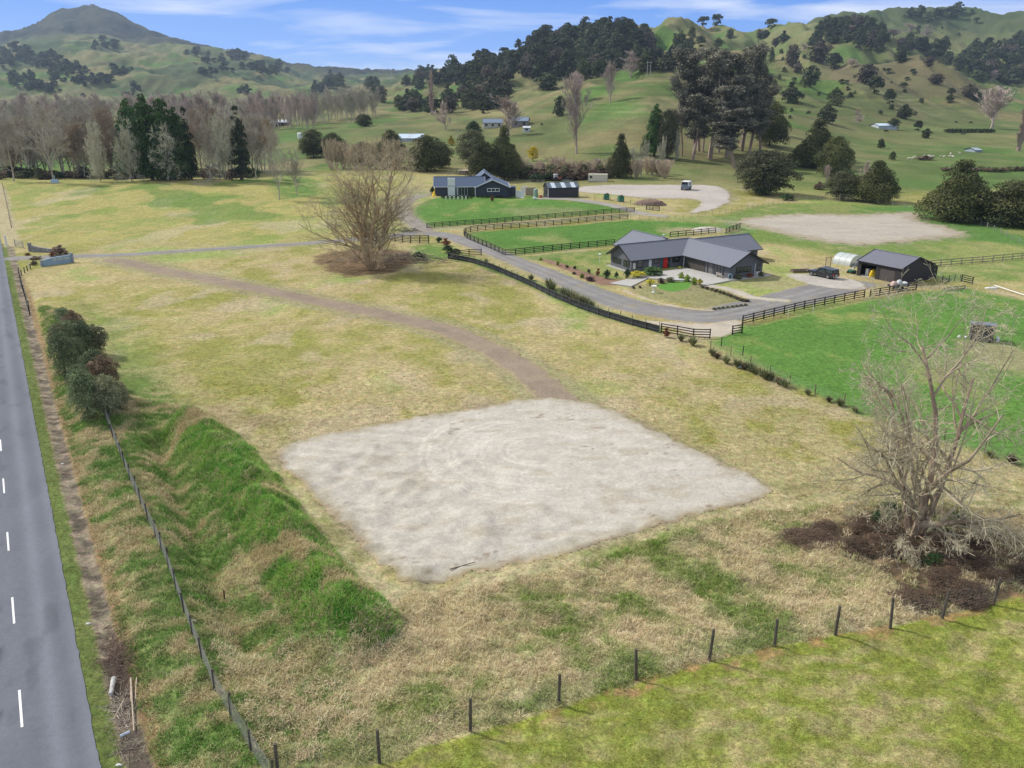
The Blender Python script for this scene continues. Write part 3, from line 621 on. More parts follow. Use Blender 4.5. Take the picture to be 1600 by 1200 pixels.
# ---- road
def build_road():
    q0, q1 = -60, 210; qs = np.arange(q0, q1, .5); s_ = np.concatenate([np.linspace(-7.6, 0, 40)])
    S_, Q = np.meshgrid(s_, qs); se = np.where(S_ == 0, (fbm(Q*3.2, Q*0, 90, 4)-.5)*.13, S_)
    X = _r0[0]+RNRM[0]*se+RDIR[0]*Q; Y = _r0[1]+RNRM[1]*se+RDIR[1]*Q
    base = np.array((.142, .150, .176)); k = np.zeros_like(S_)
    for c0 in (-.75, -2.45): k += .14*np.exp(-((S_-c0)/.38)**2)
    for c0 in (-4.45, -6.2): k += .10*np.exp(-((S_-c0)/.38)**2)
    n = fbm(X/1.6, Y/4, 91, 4)-.5; k = -k*.45+.22*np.exp(-((S_+1.6)/.35)**2)+.14*np.exp(-((S_+.15)/.3)**2)+n*.22
    pt = ss(.55, .78, fbm(S_*1.5, Q/1.3, 92, 3))*ss(1.1, .2, np.abs(S_+4.1))*.45+ss(.66, .76, fbm(S_*.9, Q/3, 96, 3))*.16
    col = base*(1+k-pt)[..., None]; ids = np.arange(X.size).reshape(X.shape)
    F = np.stack([ids[:-1, :-1], ids[:-1, 1:], ids[1:, 1:], ids[1:, :-1]], -1).reshape(-1, 4)
    zc = .075-.02*((S_+3.7)/3.7)**2
    r = tag(obj('road', np_mesh('road', np.stack([X, Y, zc], -1).reshape(-1, 3), F, attr_mat('asphalt', .85, ((.05, .16), (.4, .06)), .25, .01), col.reshape(-1, 3), True)), kind='structure')
    wm = mat('road_paint', (.72, .72, .72), .6, .12, 8)
    for y0, y1 in ((1138, 1080), (976, 935), (862, 833), (772, 749), (706, 688), (654, 640), (614, 603), (580, 571)):
        xa = 35-.0765*(1138-y0); xb = 35-.0765*(1138-y1); a = flat(xa, y0); b = flat(xb, y1)
        sa, qa = road_s(np.array(a[0]), np.array(a[1])); sb, qb = road_s(np.array(b[0]), np.array(b[1]))
        v = []
        for q, w in ((qa, -.06), (qa, .06), (qb, .06), (qb, -.06)):
            s1 = (sa if q == qa else sb)+w; v.append((_r0[0]+RNRM[0]*s1+RDIR[0]*q, _r0[1]+RNRM[1]*s1+RDIR[1]*q, .082))
        MB().add(v, [(0, 1, 2, 3)]).build('lane_marking', wm, r)
build_road()
# ================================================================ GRASS (real blades where the photo resolves them)
def blades(name, P, h, w, col, label, lean=.55, per=1, wind=None, seed=1, cat='grass'):
    """P (n,3) roots; h,w per blade; bent two-piece blades"""
    r = np.random.default_rng(seed); n = len(P); th = r.uniform(0, 2*PI, n); le = r.uniform(.15, 1, n)*lean
    d = np.stack([np.cos(th)*le, np.sin(th)*le, np.ones(n)], -1)
    if wind is not None: d[:, :2] += wind
    d /= np.linalg.norm(d, axis=1, keepdims=True); sd_ = np.stack([-np.sin(th), np.cos(th), np.zeros(n)], -1)
    ph = r.uniform(0, 2*PI, n); sd_ = np.stack([np.cos(ph), np.sin(ph), np.zeros(n)], -1)
    mid = P+d*(h*.55)[:, None]; d2 = d.copy(); d2[:, 2] *= .35; d2[:, :2] *= 1.6; d2 /= np.linalg.norm(d2, axis=1, keepdims=True)
    tip = mid+d2*(h*.55)[:, None]; V = np.stack([P-sd_*w[:, None]/2, P+sd_*w[:, None]/2, mid+sd_*w[:, None]*.42, mid-sd_*w[:, None]*.42, tip], 1)
    b = (np.arange(n)*5)[:, None]; tri = np.concatenate([b+np.array([0, 1, 2]), b+np.array([0, 2, 3]), b+np.array([3, 2, 4])], 0)
    c = np.repeat(col[:, None, :], 5, 1)
    o = obj(name, np_mesh(name, V.reshape(-1, 3), tri, attr_mat('grass_blade', .85, (), 0, trans=.25), c.reshape(-1, 3)))
    return tag(o, label, cat, None, 'stuff')
def scatter_ground(n, poly_px, seed):
    r = np.random.default_rng(seed); pts = [flat(*p) for p in poly_px]; xs = [p[0] for p in pts]; yy = [p[1] for p in pts]; out = []
    tot = 0
    while tot < n:
        x = r.uniform(min(xs), max(xs), n); y = r.uniform(min(yy), max(yy), n); k = poly_sd(x, y, pts) > 0
        out.append(np.stack([x[k], y[k]], -1)); tot += k.sum()
    return np.concatenate(out)[:n]
def tussocks(name, label, n, poly_px, per, hh, ww, colf, seed, keep=None, rad=.22, lean=.8):
    r = np.random.default_rng(seed); c = scatter_ground(n, poly_px, seed)
    if keep is not None: c = c[keep(c[:, 0], c[:, 1], r)]
    m = len(c); sz = r.uniform(.55, 1.25, m); P = np.repeat(c, per, 0); s = np.repeat(sz, per)
    an = r.uniform(0, 2*PI, len(P)); rr = np.sqrt(r.uniform(0, 1, len(P)))*rad*s; P = P+np.stack([np.cos(an)*rr, np.sin(an)*rr], -1)
    z = hgt(P[:, 0], P[:, 1])-.02; col = colf(c[:, 0], c[:, 1], r); col = np.repeat(col, per, 0)*r.uniform(.75, 1.3, (len(P), 1))
    return blades(name, np.stack([P[:, 0], P[:, 1], z], -1), hh*s*r.uniform(.6, 1.2, len(P)), ww*s*r.uniform(.7, 1.3, len(P)), np.clip(col, .01, .85), label, lean, seed=seed)
def not_pad(x, y, r):
    s, q = road_s(x, y); return (poly_sd(x, y, PAD) < -.2) & (s > 2.3)
def bankcol(x, y, r):
    n2 = fbm(x/2.6, y/3.2, 41, 3); n4 = fbm(x/1.1, y/.6, 43, 3); n1 = fbm(x/9, y/14, 40, 4)
    c = lerp(C3(.68,.565,.365), C3(.27,.35,.10), ss(.43, .66, n2*.55+n4*.25+n1*.2)+r.uniform(-.25, .25, len(x)))
    return np.clip(c*r.uniform(.8, 1.2, (len(x), 1)), .02, .8)
tussocks('dry_grass', 'long pale straw-coloured grass in clumps between the gravel pad and the wire fence', 13500,
         [(400,1195),(620,1183),(900,1090),(1200,1010),(1450,965),(1600,930),(1600,800),(1400,780),(1180,800),(1000,850),(800,905),(640,925),(560,1000),(420,1010),(330,1010)], 13, .36, .034, bankcol, 11,
         lambda x, y, r: not_pad(x, y, r) & (poly_sd(x, y, PADDOCK) < -.1) & (vn(x/1.6, y/1.6, 93) > .10) & ((poly_sd(x, y, LITTER1) < 0) | (r.uniform(0, 1, len(x)) < .22)), .30, .95)
def moundcol(x, y, r):
    c = lerp(C3(.10,.28,.045), C3(.38,.54,.12), r.uniform(0, 1, len(x))*.5+.6*(vn(x/1.0, y/1.0, 95)-.2)); c = np.where((r.uniform(0, 1, len(x)) < .16)[:, None], C3(.52,.43,.24), c); n2 = fbm(x/2.6, y/3.2, 41, 3)
    return lerp(c, C3(.58,.46,.27), ss(.59, .68, n2)*.85)
tussocks('mound_grass', 'bright green long grass covering the earth mound beside the gravel pad', 8500,
         [(235,668),(262,640),(300,630),(360,645),(420,740),(480,800),(530,860),(590,925),(650,965),(600,1010),(480,1010),(400,960),(350,860),(280,760)], 15, .42, .036, moundcol, 12,
         lambda x, y, r: (seg_d(x, y, MOUND)[0] < 2.6) & not_pad(x, y, r), .26, .8)
def vergecol(x, y, r):
    n2 = fbm(x/2.6, y/3.2, 41, 3); n4 = fbm(x/1.1, y/.6, 43, 3)
    s_, q_ = road_s(x, y); c = lerp(C3(.19,.30,.08), C3(.60,.48,.29), ss(.44, .64, n2*.5+n4*.5+.05*ss(5.5, 7.5, s_))+r.uniform(-.25, .25, len(x)))
    return np.clip(c*r.uniform(.8, 1.2, (len(x), 1)), .02, .6)
tussocks('verge_grass', 'rough mixed green and brown grass on the bank between the road ditch and the netting fence', 17000,
         [(60,480),(130,500),(200,620),(310,640),(400,790),(470,930),(520,1010),(430,1200),(600,1195),(560,1260),(200,1260),(170,1000),(110,740)], 12, .34, .034, vergecol, 13,
         lambda x, y, r: not_pad(x, y, r) & (seg_d(x, y, MOUND)[0] > 2.0) & (poly_sd(x, y, PADDOCK) < -.1), .28, .85)
def padkcol(x, y, r):
    n1 = fbm(x/9, y/14, 40, 4); n2 = fbm(x/2.6, y/3.2, 41, 3); n4 = fbm(x/1.1, y/.6, 43, 3)
    c = lerp(C3(.34,.37,.085), C3(.56,.46,.26), ss(.40, .72, n2*.25+n4*.5+n1*.25)+r.uniform(-.3, .3, len(x)))
    return np.clip(c, .02, .6)
tussocks('paddock_grass', 'short yellow-green grass of the grazed paddock in front of the wire fence', 30000,
         [(440,1215),(620,1188),(900,1094),(1200,1014),(1450,972),(1600,938),(1700,950),(1700,1260),(560,1260)], 6, .10, .022, padkcol, 14,
         lambda x, y, r: poly_sd(x, y, PADDOCK) > .05, .12, .9)
def fieldcol(x, y, r):
    c = gcol(x, y, x*0)*1.3; return np.clip(c*r.uniform(.75, 1.35, (len(x), 1)), .02, .6)
tussocks('field_grass', 'flattened dry grass of the big paddock around the gravel pad', 30000,
         [(200,640),(280,560),(600,560),(1000,560),(1250,600),(1600,720),(1700,800),(1600,830),(1180,810),(1000,840),(640,930),(430,720),(300,660)], 5, .16, .035, fieldcol, 15,
         lambda x, y, r: (poly_sd(x, y, PAD) < -.3) & (seg_d(x, y, TRACK)[0] > 3.2) & (seg_d(x, y, MOUND)[0] > 2.8) & (poly_sd(x, y, LUSHP) < .3) & (r.uniform(0, 1, len(x)) > ss(66, 106, y)), .2, 1.1)
def stripcol(x, y, r): return np.clip(C3(.15,.20,.055)[None]*r.uniform(.7, 1.5, (len(x), 1))+C3(.08,.04,.01)[None]*r.uniform(0, 1, (len(x), 1)), .02, .6)
tussocks('roadside_grass', 'short green grass strip along the edge of the road', 5200, [(-10,420),(60,420),(130,700),(190,1000),(240,1260),(130,1260),(60,700),(10,500)], 8, .12, .022, stripcol, 16,
         lambda x, y, r: (road_s(x, y)[0] > .02) & (road_s(x, y)[0] < 1.0+.25*(vn(x*2, y*2, 97)-.5)), .14, .9)
# ================================================================ PLANTS: generators
leafm = attr_mat('leaf', .75, (), 0, objvar=.30, trans=.12, sp=.25)
barkm = attr_mat('bark', .95, ((.3, .25),), .4, .03, objvar=.12)
twigm = attr_mat('twig', .95, (), 0, objvar=.12)
def leaf_quads(C, Nn, size, r, up=.35, jit=.75):
    """small leaf-clump faces at C roughly facing Nn"""
    n = len(C); d = Nn+r.normal(0, jit, (n, 3)); d[:, 2] += up; d /= np.linalg.norm(d, axis=1, keepdims=True)+1e-9
    a = np.cross(d, r.normal(0, 1, (n, 3))); a /= np.linalg.norm(a, axis=1, keepdims=True)+1e-9; b = np.cross(d, a)
    s = (size*r.uniform(.6, 1.35, n))[:, None]; q = r.uniform(.45, .9, (n, 1))
    V = np.stack([C-a*s*.5-b*s*q*.3, C+a*s*.35-b*s*q*.5, C+a*s*.5+b*s*q*.35, C-a*s*.3+b*s*q*.5], 1)
    return V.reshape(-1, 3), (np.arange(n)*4)[:, None]+np.arange(4)[None]
PROF = {   # crown radius (0..1 of half width) against height (0..1)
 'dome': ([0, .08, .25, .5, .75, .92, 1], [.55, .86, 1, .93, .68, .36, .05]),
 'round': ([0, .12, .4, .7, .9, 1], [.35, .75, 1, .88, .5, .1]),
 'cone': ([0, .06, .25, .55, .8, 1], [.7, .95, 1, .66, .34, .03]),
 'spire': ([0, .1, .4, .75, 1], [.75, 1, .85, .45, .03]),
 'column': ([0, .1, .5, .85, 1], [.7, .95, 1, .75, .1])}
def crown(seed, H, Wd, prof, nl, n, size, c0, c1, z0=.04, lob=.30, tilt=0):
    r = np.random.default_rng(seed); hx, hy = PROF[prof]
    # lobes on the envelope
    h = np.sort(r.beta(1.15, 1.35, nl)); th = np.arange(nl)*2.39996+r.uniform(-.4, .4, nl); R = np.interp(h, hx, hy)*Wd/2
    k = r.uniform(.45, .88, nl); LC = np.stack([np.cos(th)*R*k, np.sin(th)*R*k, H*(z0+h*(1-z0))*.95], -1)
    LC[:, 0] += tilt*LC[:, 2]
    lr = Wd*lob*r.uniform(.6, 1.15, nl)*(.45+.55*np.interp(h, hx, hy))
    ax = np.linspace(.5, .97, 7); LC = np.r_[LC, np.stack([tilt*H*ax, 0*ax, H*ax*.95], -1)]; lr = np.r_[lr, Wd*lob*.55*(.35+.65*np.interp(ax, hx, hy))]; nl += 7; shade = r.uniform(0, 1, nl)
    w = lr**2; li = r.choice(nl, n, p=w/w.sum()); d = r.normal(0, 1, (n, 3)); d /= np.linalg.norm(d, axis=1, keepdims=True)
    d[:, 2] = np.where(d[:, 2] < -.35, -d[:, 2], d[:, 2]); rad = lr[li]*r.uniform(.70, 1.08, n)
    P = LC[li]+d*rad[:, None]*np.array([1, 1, .62]); P[:, 2] = np.clip(P[:, 2], H*.015, H)
    V, F = leaf_quads(P, d, size, r)
    t = np.clip(shade[li]*.6+r.uniform(-.15, .55, n), 0, 1)
    col = np.repeat((np.array(c0)[None]*(1-t[:, None])+np.array(c1)[None]*t[:, None])*r.uniform(.8, 1.25, (n, 1)), 4, 0)
    return V, F, np.clip(col, .004, .8)
def trunk_segs(H, r0, r, lean=.04, n=6):
    P = [np.zeros(3)]; d = np.array([r.normal(0, lean), r.normal(0, lean), 1.])
    for i in range(n): d = d+np.array([r.normal(0, lean), r.normal(0, lean), 0]); P.append(P[-1]+d/np.linalg.norm(d)*H/n)
    P = np.array(P); R = np.linspace(r0, r0*.35, n+1); return P[:-1], P[1:], R[:-1], R[1:]
BARK = np.array((.10, .08, .06))
def evergreen_meshes(seed, H, Wd, prof, nl, n, size, c0, c1, **k):
    V, F, c = crown(seed, H, Wd, prof, nl, n, size, c0, c1, **k)
    r = np.random.default_rng(seed+99); a, b, ra, rb = trunk_segs(H*.8, H*.028+.05, r)
    a[0, 2] -= .5; tv, tf = segs_mesh(a, b, ra, rb, 7)
    return np_mesh('crown', V, F, leafm, c), np_mesh('trunk', tv, tf, barkm, np.tile(BARK, (len(tv), 1)))
def far_tree_mesh(seed, H, Wd, prof, nl, n, size, c0, c1, **k):
    V, F, c = crown(seed, H, Wd, prof, nl, n, size, c0, c1, **k); r = np.random.default_rng(seed+99)
    a, b, ra, rb = trunk_segs(H*.7, H*.03+.05, r, n=3); a[0, 2] -= 1.0; tv, tf = segs_mesh(a, b, ra, rb, 4)
    V2 = np.concatenate([V, tv]); F2 = np.concatenate([F, tf+len(V)]); c2 = np.concatenate([c, np.tile(BARK, (len(tv), 1))])
    return np_mesh('evergreen_tree', V2, F2, None, c2, mi=np.r_[np.zeros(len(F)), np.ones(len(tf))], mats=[leafm, barkm])
_EXT = {}
def ext(me):
    """outer width and height of a crown mesh"""
    if me.name not in _EXT:
        v = np.empty(len(me.vertices)*3, np.float32); me.vertices.foreach_get('co', v); v = v.reshape(-1, 3); _EXT[me.name] = (2*float(np.percentile(np.hypot(v[:, 0], v[:, 1]), 96)), float(np.percentile(v[:, 2], 99.7)))
    return _EXT[me.name]
def put_tree(name, label, cat, meshes, loc, H, Wd, H0, W0, group=None, rot=None):
    """a thing with trunk and crown, scaled to the wanted height and width"""
    W0, H0 = ext(meshes[0]); t = thing(name, label, cat, loc, random.uniform(0, 6.28) if rot is None else rot, group, (Wd/W0, Wd/W0, H/H0))
    obj('trunk', meshes[1], t); obj('crown', meshes[0], t); return t
def size_at(px, pyb, pyt, wpx):
    """ground point, height and width in metres of something whose foot, top and width are known in the photo"""
    p = hit(px, pyb)
    if p is None: return None
    d = ray(px, pyt); H = CAMH+p.y*d[2]/d[1]-p.z; return p, H, wpx*mpp(p)
# palettes
TOT = ((.022, .034, .014), (.145, .150, .048)); TOTF = ((.020, .034, .018), (.105, .125, .055)); MACR = ((.014, .038, .010), (.075, .15, .03))
KAN = ((.04, .048, .024), (.15, .15, .075))
# ================================================================ EVERGREENS near enough to show their form
EV = [evergreen_meshes(100+i, 10, 10, p, nl, 22000, .27, *TOT) for i, (p, nl) in enumerate((('dome', 60), ('cone', 60), ('dome', 45), ('round', 50)))]
EVM = [evergreen_meshes(120+i, 10, 6, p, nl, 12000, .28, *MACR, lob=.34) for i, (p, nl) in enumerate((('cone', 45), ('spire', 40)))]
EVK = [evergreen_meshes(130+i, 10, 10, 'round', 80, 16000, .26, *KAN, lob=.2) for i in range(1)]
EVS = [evergreen_meshes(140+i, 10, 3.2, 'spire', 44, 8000, .22, (.012, .024, .012), (.05, .06, .028), lob=.34) for i in range(2)]
near_ev = [
 # px, base y, top y, width px, mesh set, index, name, label
 (1491, 345, 251, 98, EV, 1, 'evergreen_tree', 'broad dark green evergreen behind the wire fence right of the riding arena, cone topped'),
 (1592, 352, 283, 126, EV, 0, 'evergreen_tree', 'wide dark olive evergreen cut by the right edge, next to the cone topped one'),
 (1366, 315, 252, 68, EV, 1, 'evergreen_tree', 'dark pointed evergreen behind the wooden yard gate left of the arena fence'),
 (1192, 303, 235, 88, EVK, 0, 'broadleaf_tree', 'broad grey-green tree at the end of the pale gravel yard'),
 (1316, 312, 268, 52, EVK, 0, 'broadleaf_tree', 'grey-green bushy tree left of the pointed evergreen by the yard gate'),
 (1272, 262, 188, 66, EV, 1, 'evergreen_tree', 'tall dark evergreen of a joined pair at the foot of the right hill, left one'),
 (1303, 276, 214, 56, EV, 2, 'evergreen_tree', 'lower dark evergreen of a joined pair at the foot of the right hill, right one'),
 (1202, 228, 160, 58, EV, 0, 'evergreen_tree', 'near black evergreen standing right behind the gum trees'),
 (1186, 205, 103, 40, EV, 1, 'evergreen_tree', 'dark evergreen rising behind the gum trees on their right side'),
 (968, 278, 210, 37, EV, 1, 'evergreen_tree', 'dark narrow evergreen beside the cream container'),
 (757, 279, 221, 56, EV, 0, 'evergreen_tree', 'round dark evergreen behind the blue roofed house, front left of its clump'),
 (788, 281, 198, 46, EV, 1, 'evergreen_tree', 'tall pointed dark evergreen behind the blue roofed house'),
 (800, 278, 226, 34, EV, 1, 'evergreen_tree', 'dark evergreen at the right end of the clump behind the blue roofed house'),
 (738, 255, 203, 48, EVK, 0, 'broadleaf_tree', 'grey-green tree behind the clump left of the blue roofed house'),
 (668, 267, 212, 66, EV, 0, 'evergreen_tree', 'large round dark evergreen above the knoll left of the blue roofed house'),
 (690, 262, 222, 34, EV, 3, 'evergreen_tree', 'dark evergreen touching the right side of the large round one on the knoll'),
 (612, 262, 204, 44, EV, 2, 'evergreen_tree', 'dark evergreen behind the row of pale coppiced willows, right half'),
 (568, 258, 222, 34, EV, 3, 'evergreen_tree', 'low dark evergreen behind the middle of the row of coppiced willows'),
 (490, 246, 203, 46, EV, 0, 'evergreen_tree', 'broad dark evergreen above the brown slope, left one of two'),
 (522, 250, 208, 40, EV, 2, 'evergreen_tree', 'broad dark evergreen above the brown slope, right one of two'),
 (569, 198, 178, 25, EV, 3, 'evergreen_tree', 'single round evergreen alone in the green flat behind the willows'),
 (213, 280, 157, 56, EVM, 0, 'conifer_tree', 'tall bright dark green conifer at the left end of the conifer clump'),
 (238, 281, 150, 58, EVM, 0, 'conifer_tree', 'tallest dark green conifer in the middle of the conifer clump'),
 (264, 281, 156, 54, EVM, 1, 'conifer_tree', 'tall dark green conifer right of the tallest one in the clump'),
 (283, 281, 170, 44, EVM, 0, 'conifer_tree', 'shorter green conifer at the right side of the conifer clump'),
 (299, 280, 168, 24, EVS, 0, 'conifer_tree', 'narrow brown-green conifer just right of the conifer clump'),
 (378, 281, 166, 32, EVS, 1, 'conifer_tree', 'slender dark conifer standing alone among bare trees left of the white shed'),
 (345, 150, 128, 30, EV, 3, 'evergreen_tree', 'dark evergreen far off behind the bare tree belt'),
 (93, 95, 78, 10, EV, 3, 'evergreen_tree', 'tiny dark tree on the far hill ridge'),
]
for (px, pb, pt, w, ms, i, nm, lb) in near_ev[:-2]:
    p, H, Wd = size_at(px, pb, pt, w)
    W0 = {id(EV): 10, id(EVM): 6.6, id(EVK): 10, id(EVS): 3.6}[id(ms)]
    put_tree(nm, lb, 'tree', ms[i], p, H, Wd*1.02, 10, W0)
# ---- scattered and massed evergreens of the hills, one object each
FT = [far_tree_mesh(200+i, 10, 10, p, nl, 2000, .82, *(TOTF if i < 4 else (((.04, .036, .026), (.16, .135, .10)) if i == 4 else ((.03, .045, .02), (.14, .16, .06))))) for i, (p, nl) in enumerate((('dome', 22), ('cone', 22), ('round', 20), ('dome', 18), ('round', 26), ('dome', 26)))]
FT2 = [far_tree_mesh(220+i, 10, 10, p, nl, 420, 1.7, *TOTF) for i, (p, nl) in enumerate((('dome', 12), ('round', 12), ('cone', 12)))]
def far_tree(px, pb, wpx, hpx=None, label=None, group=None, cat='tree', far=False):
    p = hit(px, pb, ymin=340)
    if p is None: return None
    m = random.choice(FT2 if far else FT); k = mpp(p); Wd = wpx*k; H = (hpx or wpx*random.uniform(.85, 1.15))*k
    W0, H0 = ext(m); o = obj('evergreen_tree', m, None, p, random.uniform(0, 6.28), (Wd/W0, Wd/W0, H/H0))
    return tag(o, label, cat, group)
spur = [(1205,97,11,22),(1212,72,13,12),(1224,65,19,16),(1238,106,23,34),(1245,113,16,14),(1269,68,15,14),(1280,97,30,30),(1303,108,26,24),(1265,134,31,30),(1235,160,33,30),(1304,164,25,26),(1292,192,29,28),(1354,132,32,30),(1367,146,26,26),(1389,162,20,22),(1411,185,22,20),(1395,202,19,17),(1434,204,15,15),(1446,216,15,15),(1376,232,14,15),(1464,130,25,14),(1485,150,12,12),(1483,160,15,10),(1514,152,24,20),(1526,158,17,14),(1412,137,14,8),(1413,144,9,5),(1394,250,12,13),
        (1081,58,15,16),(1078,71,14,12),(1094,73,17,16),(1122,74,17,14),(1140,60,13,14),(1186,60,12,13),(1190,82,14,13),(1195,60,16,12),(1058,140,6,18),(857,141,37,26),(874,181,22,30),(806,110,14,14)]
places = ['high on the green slope','near the ridge','in the dip below the ridge wood','half way up the slope','on the brown spur','near the foot of the hill','on the steep face','at the valley edge']
for i, (x, y, w, h) in enumerate(spur):
    col_ = 'right hill' if x > 1150 else ('middle hill' if x > 1000 else 'spur behind the bare poplars')
    pos = 'ridge' if y < 75 else ('upper slope' if y < 115 else ('middle slope' if y < 165 else 'foot'))
    sz = 'large' if w > 26 else ('medium' if w > 17 else 'small')
    far_tree(x, y, w, h, '%s dark evergreen standing apart on the %s of the %s' % (sz, pos, col_), 'single evergreens on the %s of the %s (%s)' % (pos, col_, sz))
def wood(label, group, n, ell, wr, far=False, hr=(.9, 1.25), seed=0):
    """a wood of individual trees; ell = list of ellipses (cx, cy, rx, ry) of tree feet in the photo"""
    r = random.Random(seed+len(group)); ar = [e[2]*e[3] for e in ell]; cnt = 0; pts = []
    for _ in range(n*30):
        if cnt >= n: break
        e = r.choices(ell, ar)[0]; a = r.uniform(0, 6.28); q = math.sqrt(r.random()); x = e[0]+math.cos(a)*q*e[2]; y = e[1]+math.sin(a)*q*e[3]
        w = r.uniform(*wr)
        if any(abs(x-u)+1.6*abs(y-v) < .45*w for u, v in pts): continue
        if far_tree(x, y, w, w*r.uniform(*hr), label, group, far=far) is not None: cnt += 1; pts.append((x, y))
wood('dark evergreen tree packed in the big wood that covers the forested hill', 'trees of the forested hill', 72, [(868,88,46,26),(905,72,45,26),(960,66,38,20),(1000,78,24,22),(945,105,70,12),(840,112,36,12),(1070,92,22,12),(1010,108,30,10),(900,112,50,14)], (19, 30), seed=1)
wood('dark evergreen tree in the wood between the bare poplar spire and the forested hill', 'trees of the middle wood', 38, [(720,166,30,14),(755,158,30,16),(775,140,22,20),(740,125,36,18),(785,112,18,16)], (18, 27), seed=2)
wood('dark evergreen tree in the small grove left of the bare poplar spire', 'trees of the small grove', 11, [(632,172,11,9),(650,168,16,12),(672,176,10,6)], (17, 24), seed=3)
wood('dark evergreen tree of the rising line above the small grove', 'trees of the rising line', 12, [(648,134,14,8),(675,124,18,9),(700,116,16,8)], (14, 21), seed=4)
wood('dark evergreen tree of the wood on top of the right hill', 'trees of the ridge top wood', 34, [(1335,62,46,16),(1300,52,28,8),(1365,72,18,10),(1280,74,16,9),(1320,44,26,8)], (15, 25), seed=5)
wood('dark evergreen tree of the middle gully wood on the right hill', 'trees of the middle gully wood', 18, [(1425,76,20,13),(1455,82,20,10),(1478,72,14,7),(1462,98,24,7),(1412,92,10,7)], (13, 20), seed=6)
wood('dark evergreen tree of the wood near the right edge, below the hill crest', 'trees of the right edge wood', 27, [(1530,94,24,16),(1565,90,28,18),(1590,84,20,16),(1545,118,30,12),(1585,126,24,10),(1510,112,16,6)], (13, 22), seed=7)
wood('dark evergreen tree of the line behind the pale poplar row', 'trees behind the pale poplar row', 12, [(517,134,10,4),(532,137,8,4),(557,134,7,4),(580,140,12,7),(592,154,7,9),(500,148,14,4)], (14, 21), seed=9)
def bush_mass(name, label, n, ell, wr, seed):
    """far-off woods that read as one mass: one object"""
    r = random.Random(seed); ar = [e[2]*e[3] for e in ell]; Vs, Fs, Cs, off = [], [], [], 0; src = []
    for m in FT2:
        v = np.empty(len(m.vertices)*3, np.float32); m.vertices.foreach_get('co', v); f = np.empty(len(m.loops), np.int32); m.loops.foreach_get('vertex_index', f); c = np.empty(len(m.vertices)*4, np.float32); m.color_attributes['Col'].data.foreach_get('color', c)
        src.append((v.reshape(-1, 3), f.reshape(-1, 4), c.reshape(-1, 4)[:, :3]))
    for _ in range(n):
        e = r.choices(ell, ar)[0]; a = r.uniform(0, 6.28); q = math.sqrt(r.random()); p = hit(e[0]+math.cos(a)*q*e[2], e[1]+math.sin(a)*q*e[3], ymin=340)
        if p is None: continue
        v, f, c = r.choice(src); k = r.uniform(*wr)*mpp(p)/10; t = r.uniform(0, 6.28); R = np.array(((math.cos(t), -math.sin(t), 0), (math.sin(t), math.cos(t), 0), (0, 0, 1))); Vs.append((v*np.array((k, k, k*r.uniform(.75, 1.1))))@R.T+np.array(tuple(p))); Fs.append(f+off); Cs.append(c*r.uniform(.75, 1.3)); off += len(v)
    o = obj(name, np_mesh(name, np.concatenate(Vs), np.concatenate(Fs), leafm, np.concatenate(Cs))); tag(o, label, 'trees', None, 'stuff')
bush_mass('distant_woods', 'dark woods and scattered trees over the far green hills at the left', 300, [(75,138,36,7),(40,128,28,14),(110,120,36,12),(150,128,28,9),(55,92,52,9),(160,72,26,8),(205,150,14,5),(190,112,22,8),(340,112,40,6),(90,104,36,8),(130,148,12,5),(350,92,44,8),(15,95,18,14),(395,106,20,8),(430,110,24,10),(380,146,10,3),(210,140,8,5),(20,80,24,8),(300,84,20,6)], (6, 11), 10)
bush_mass('hillside_woods', 'dark trees along the skyline and in the gullies of the right hills', 110, [(1445,28,36,7),(1490,26,18,5),(1110,38,20,4),(1160,42,14,4),(1230,42,30,4),(1530,94,24,16),(1565,90,28,18),(1590,84,20,16),(1545,118,30,12),(1585,126,24,10),(1330,60,50,14)], (10, 18), 11)
bush_mass('valley_woods', 'dark undergrowth filling the forested hill between its larger trees', 330, [(815,92,34,16),(775,106,36,14),(735,120,34,10),(700,128,24,8),(1030,96,40,14),(1060,108,30,8),(850,70,30,12),(868,88,46,26),(905,72,45,26),(960,66,38,20),(1000,78,24,22),(945,105,70,12),(840,112,36,12),(900,112,50,14),(755,158,36,20),(775,140,22,20)], (11, 21), 12)
bush_mass('scattered_bushes', 'small dark bushes dotted over the slopes of the middle and right hills', 70, [(1100,75,60,25),(1250,130,90,60),(1400,150,90,45),(1500,60,90,40),(640,150,60,20),(850,200,60,30)], (4, 9), 13)
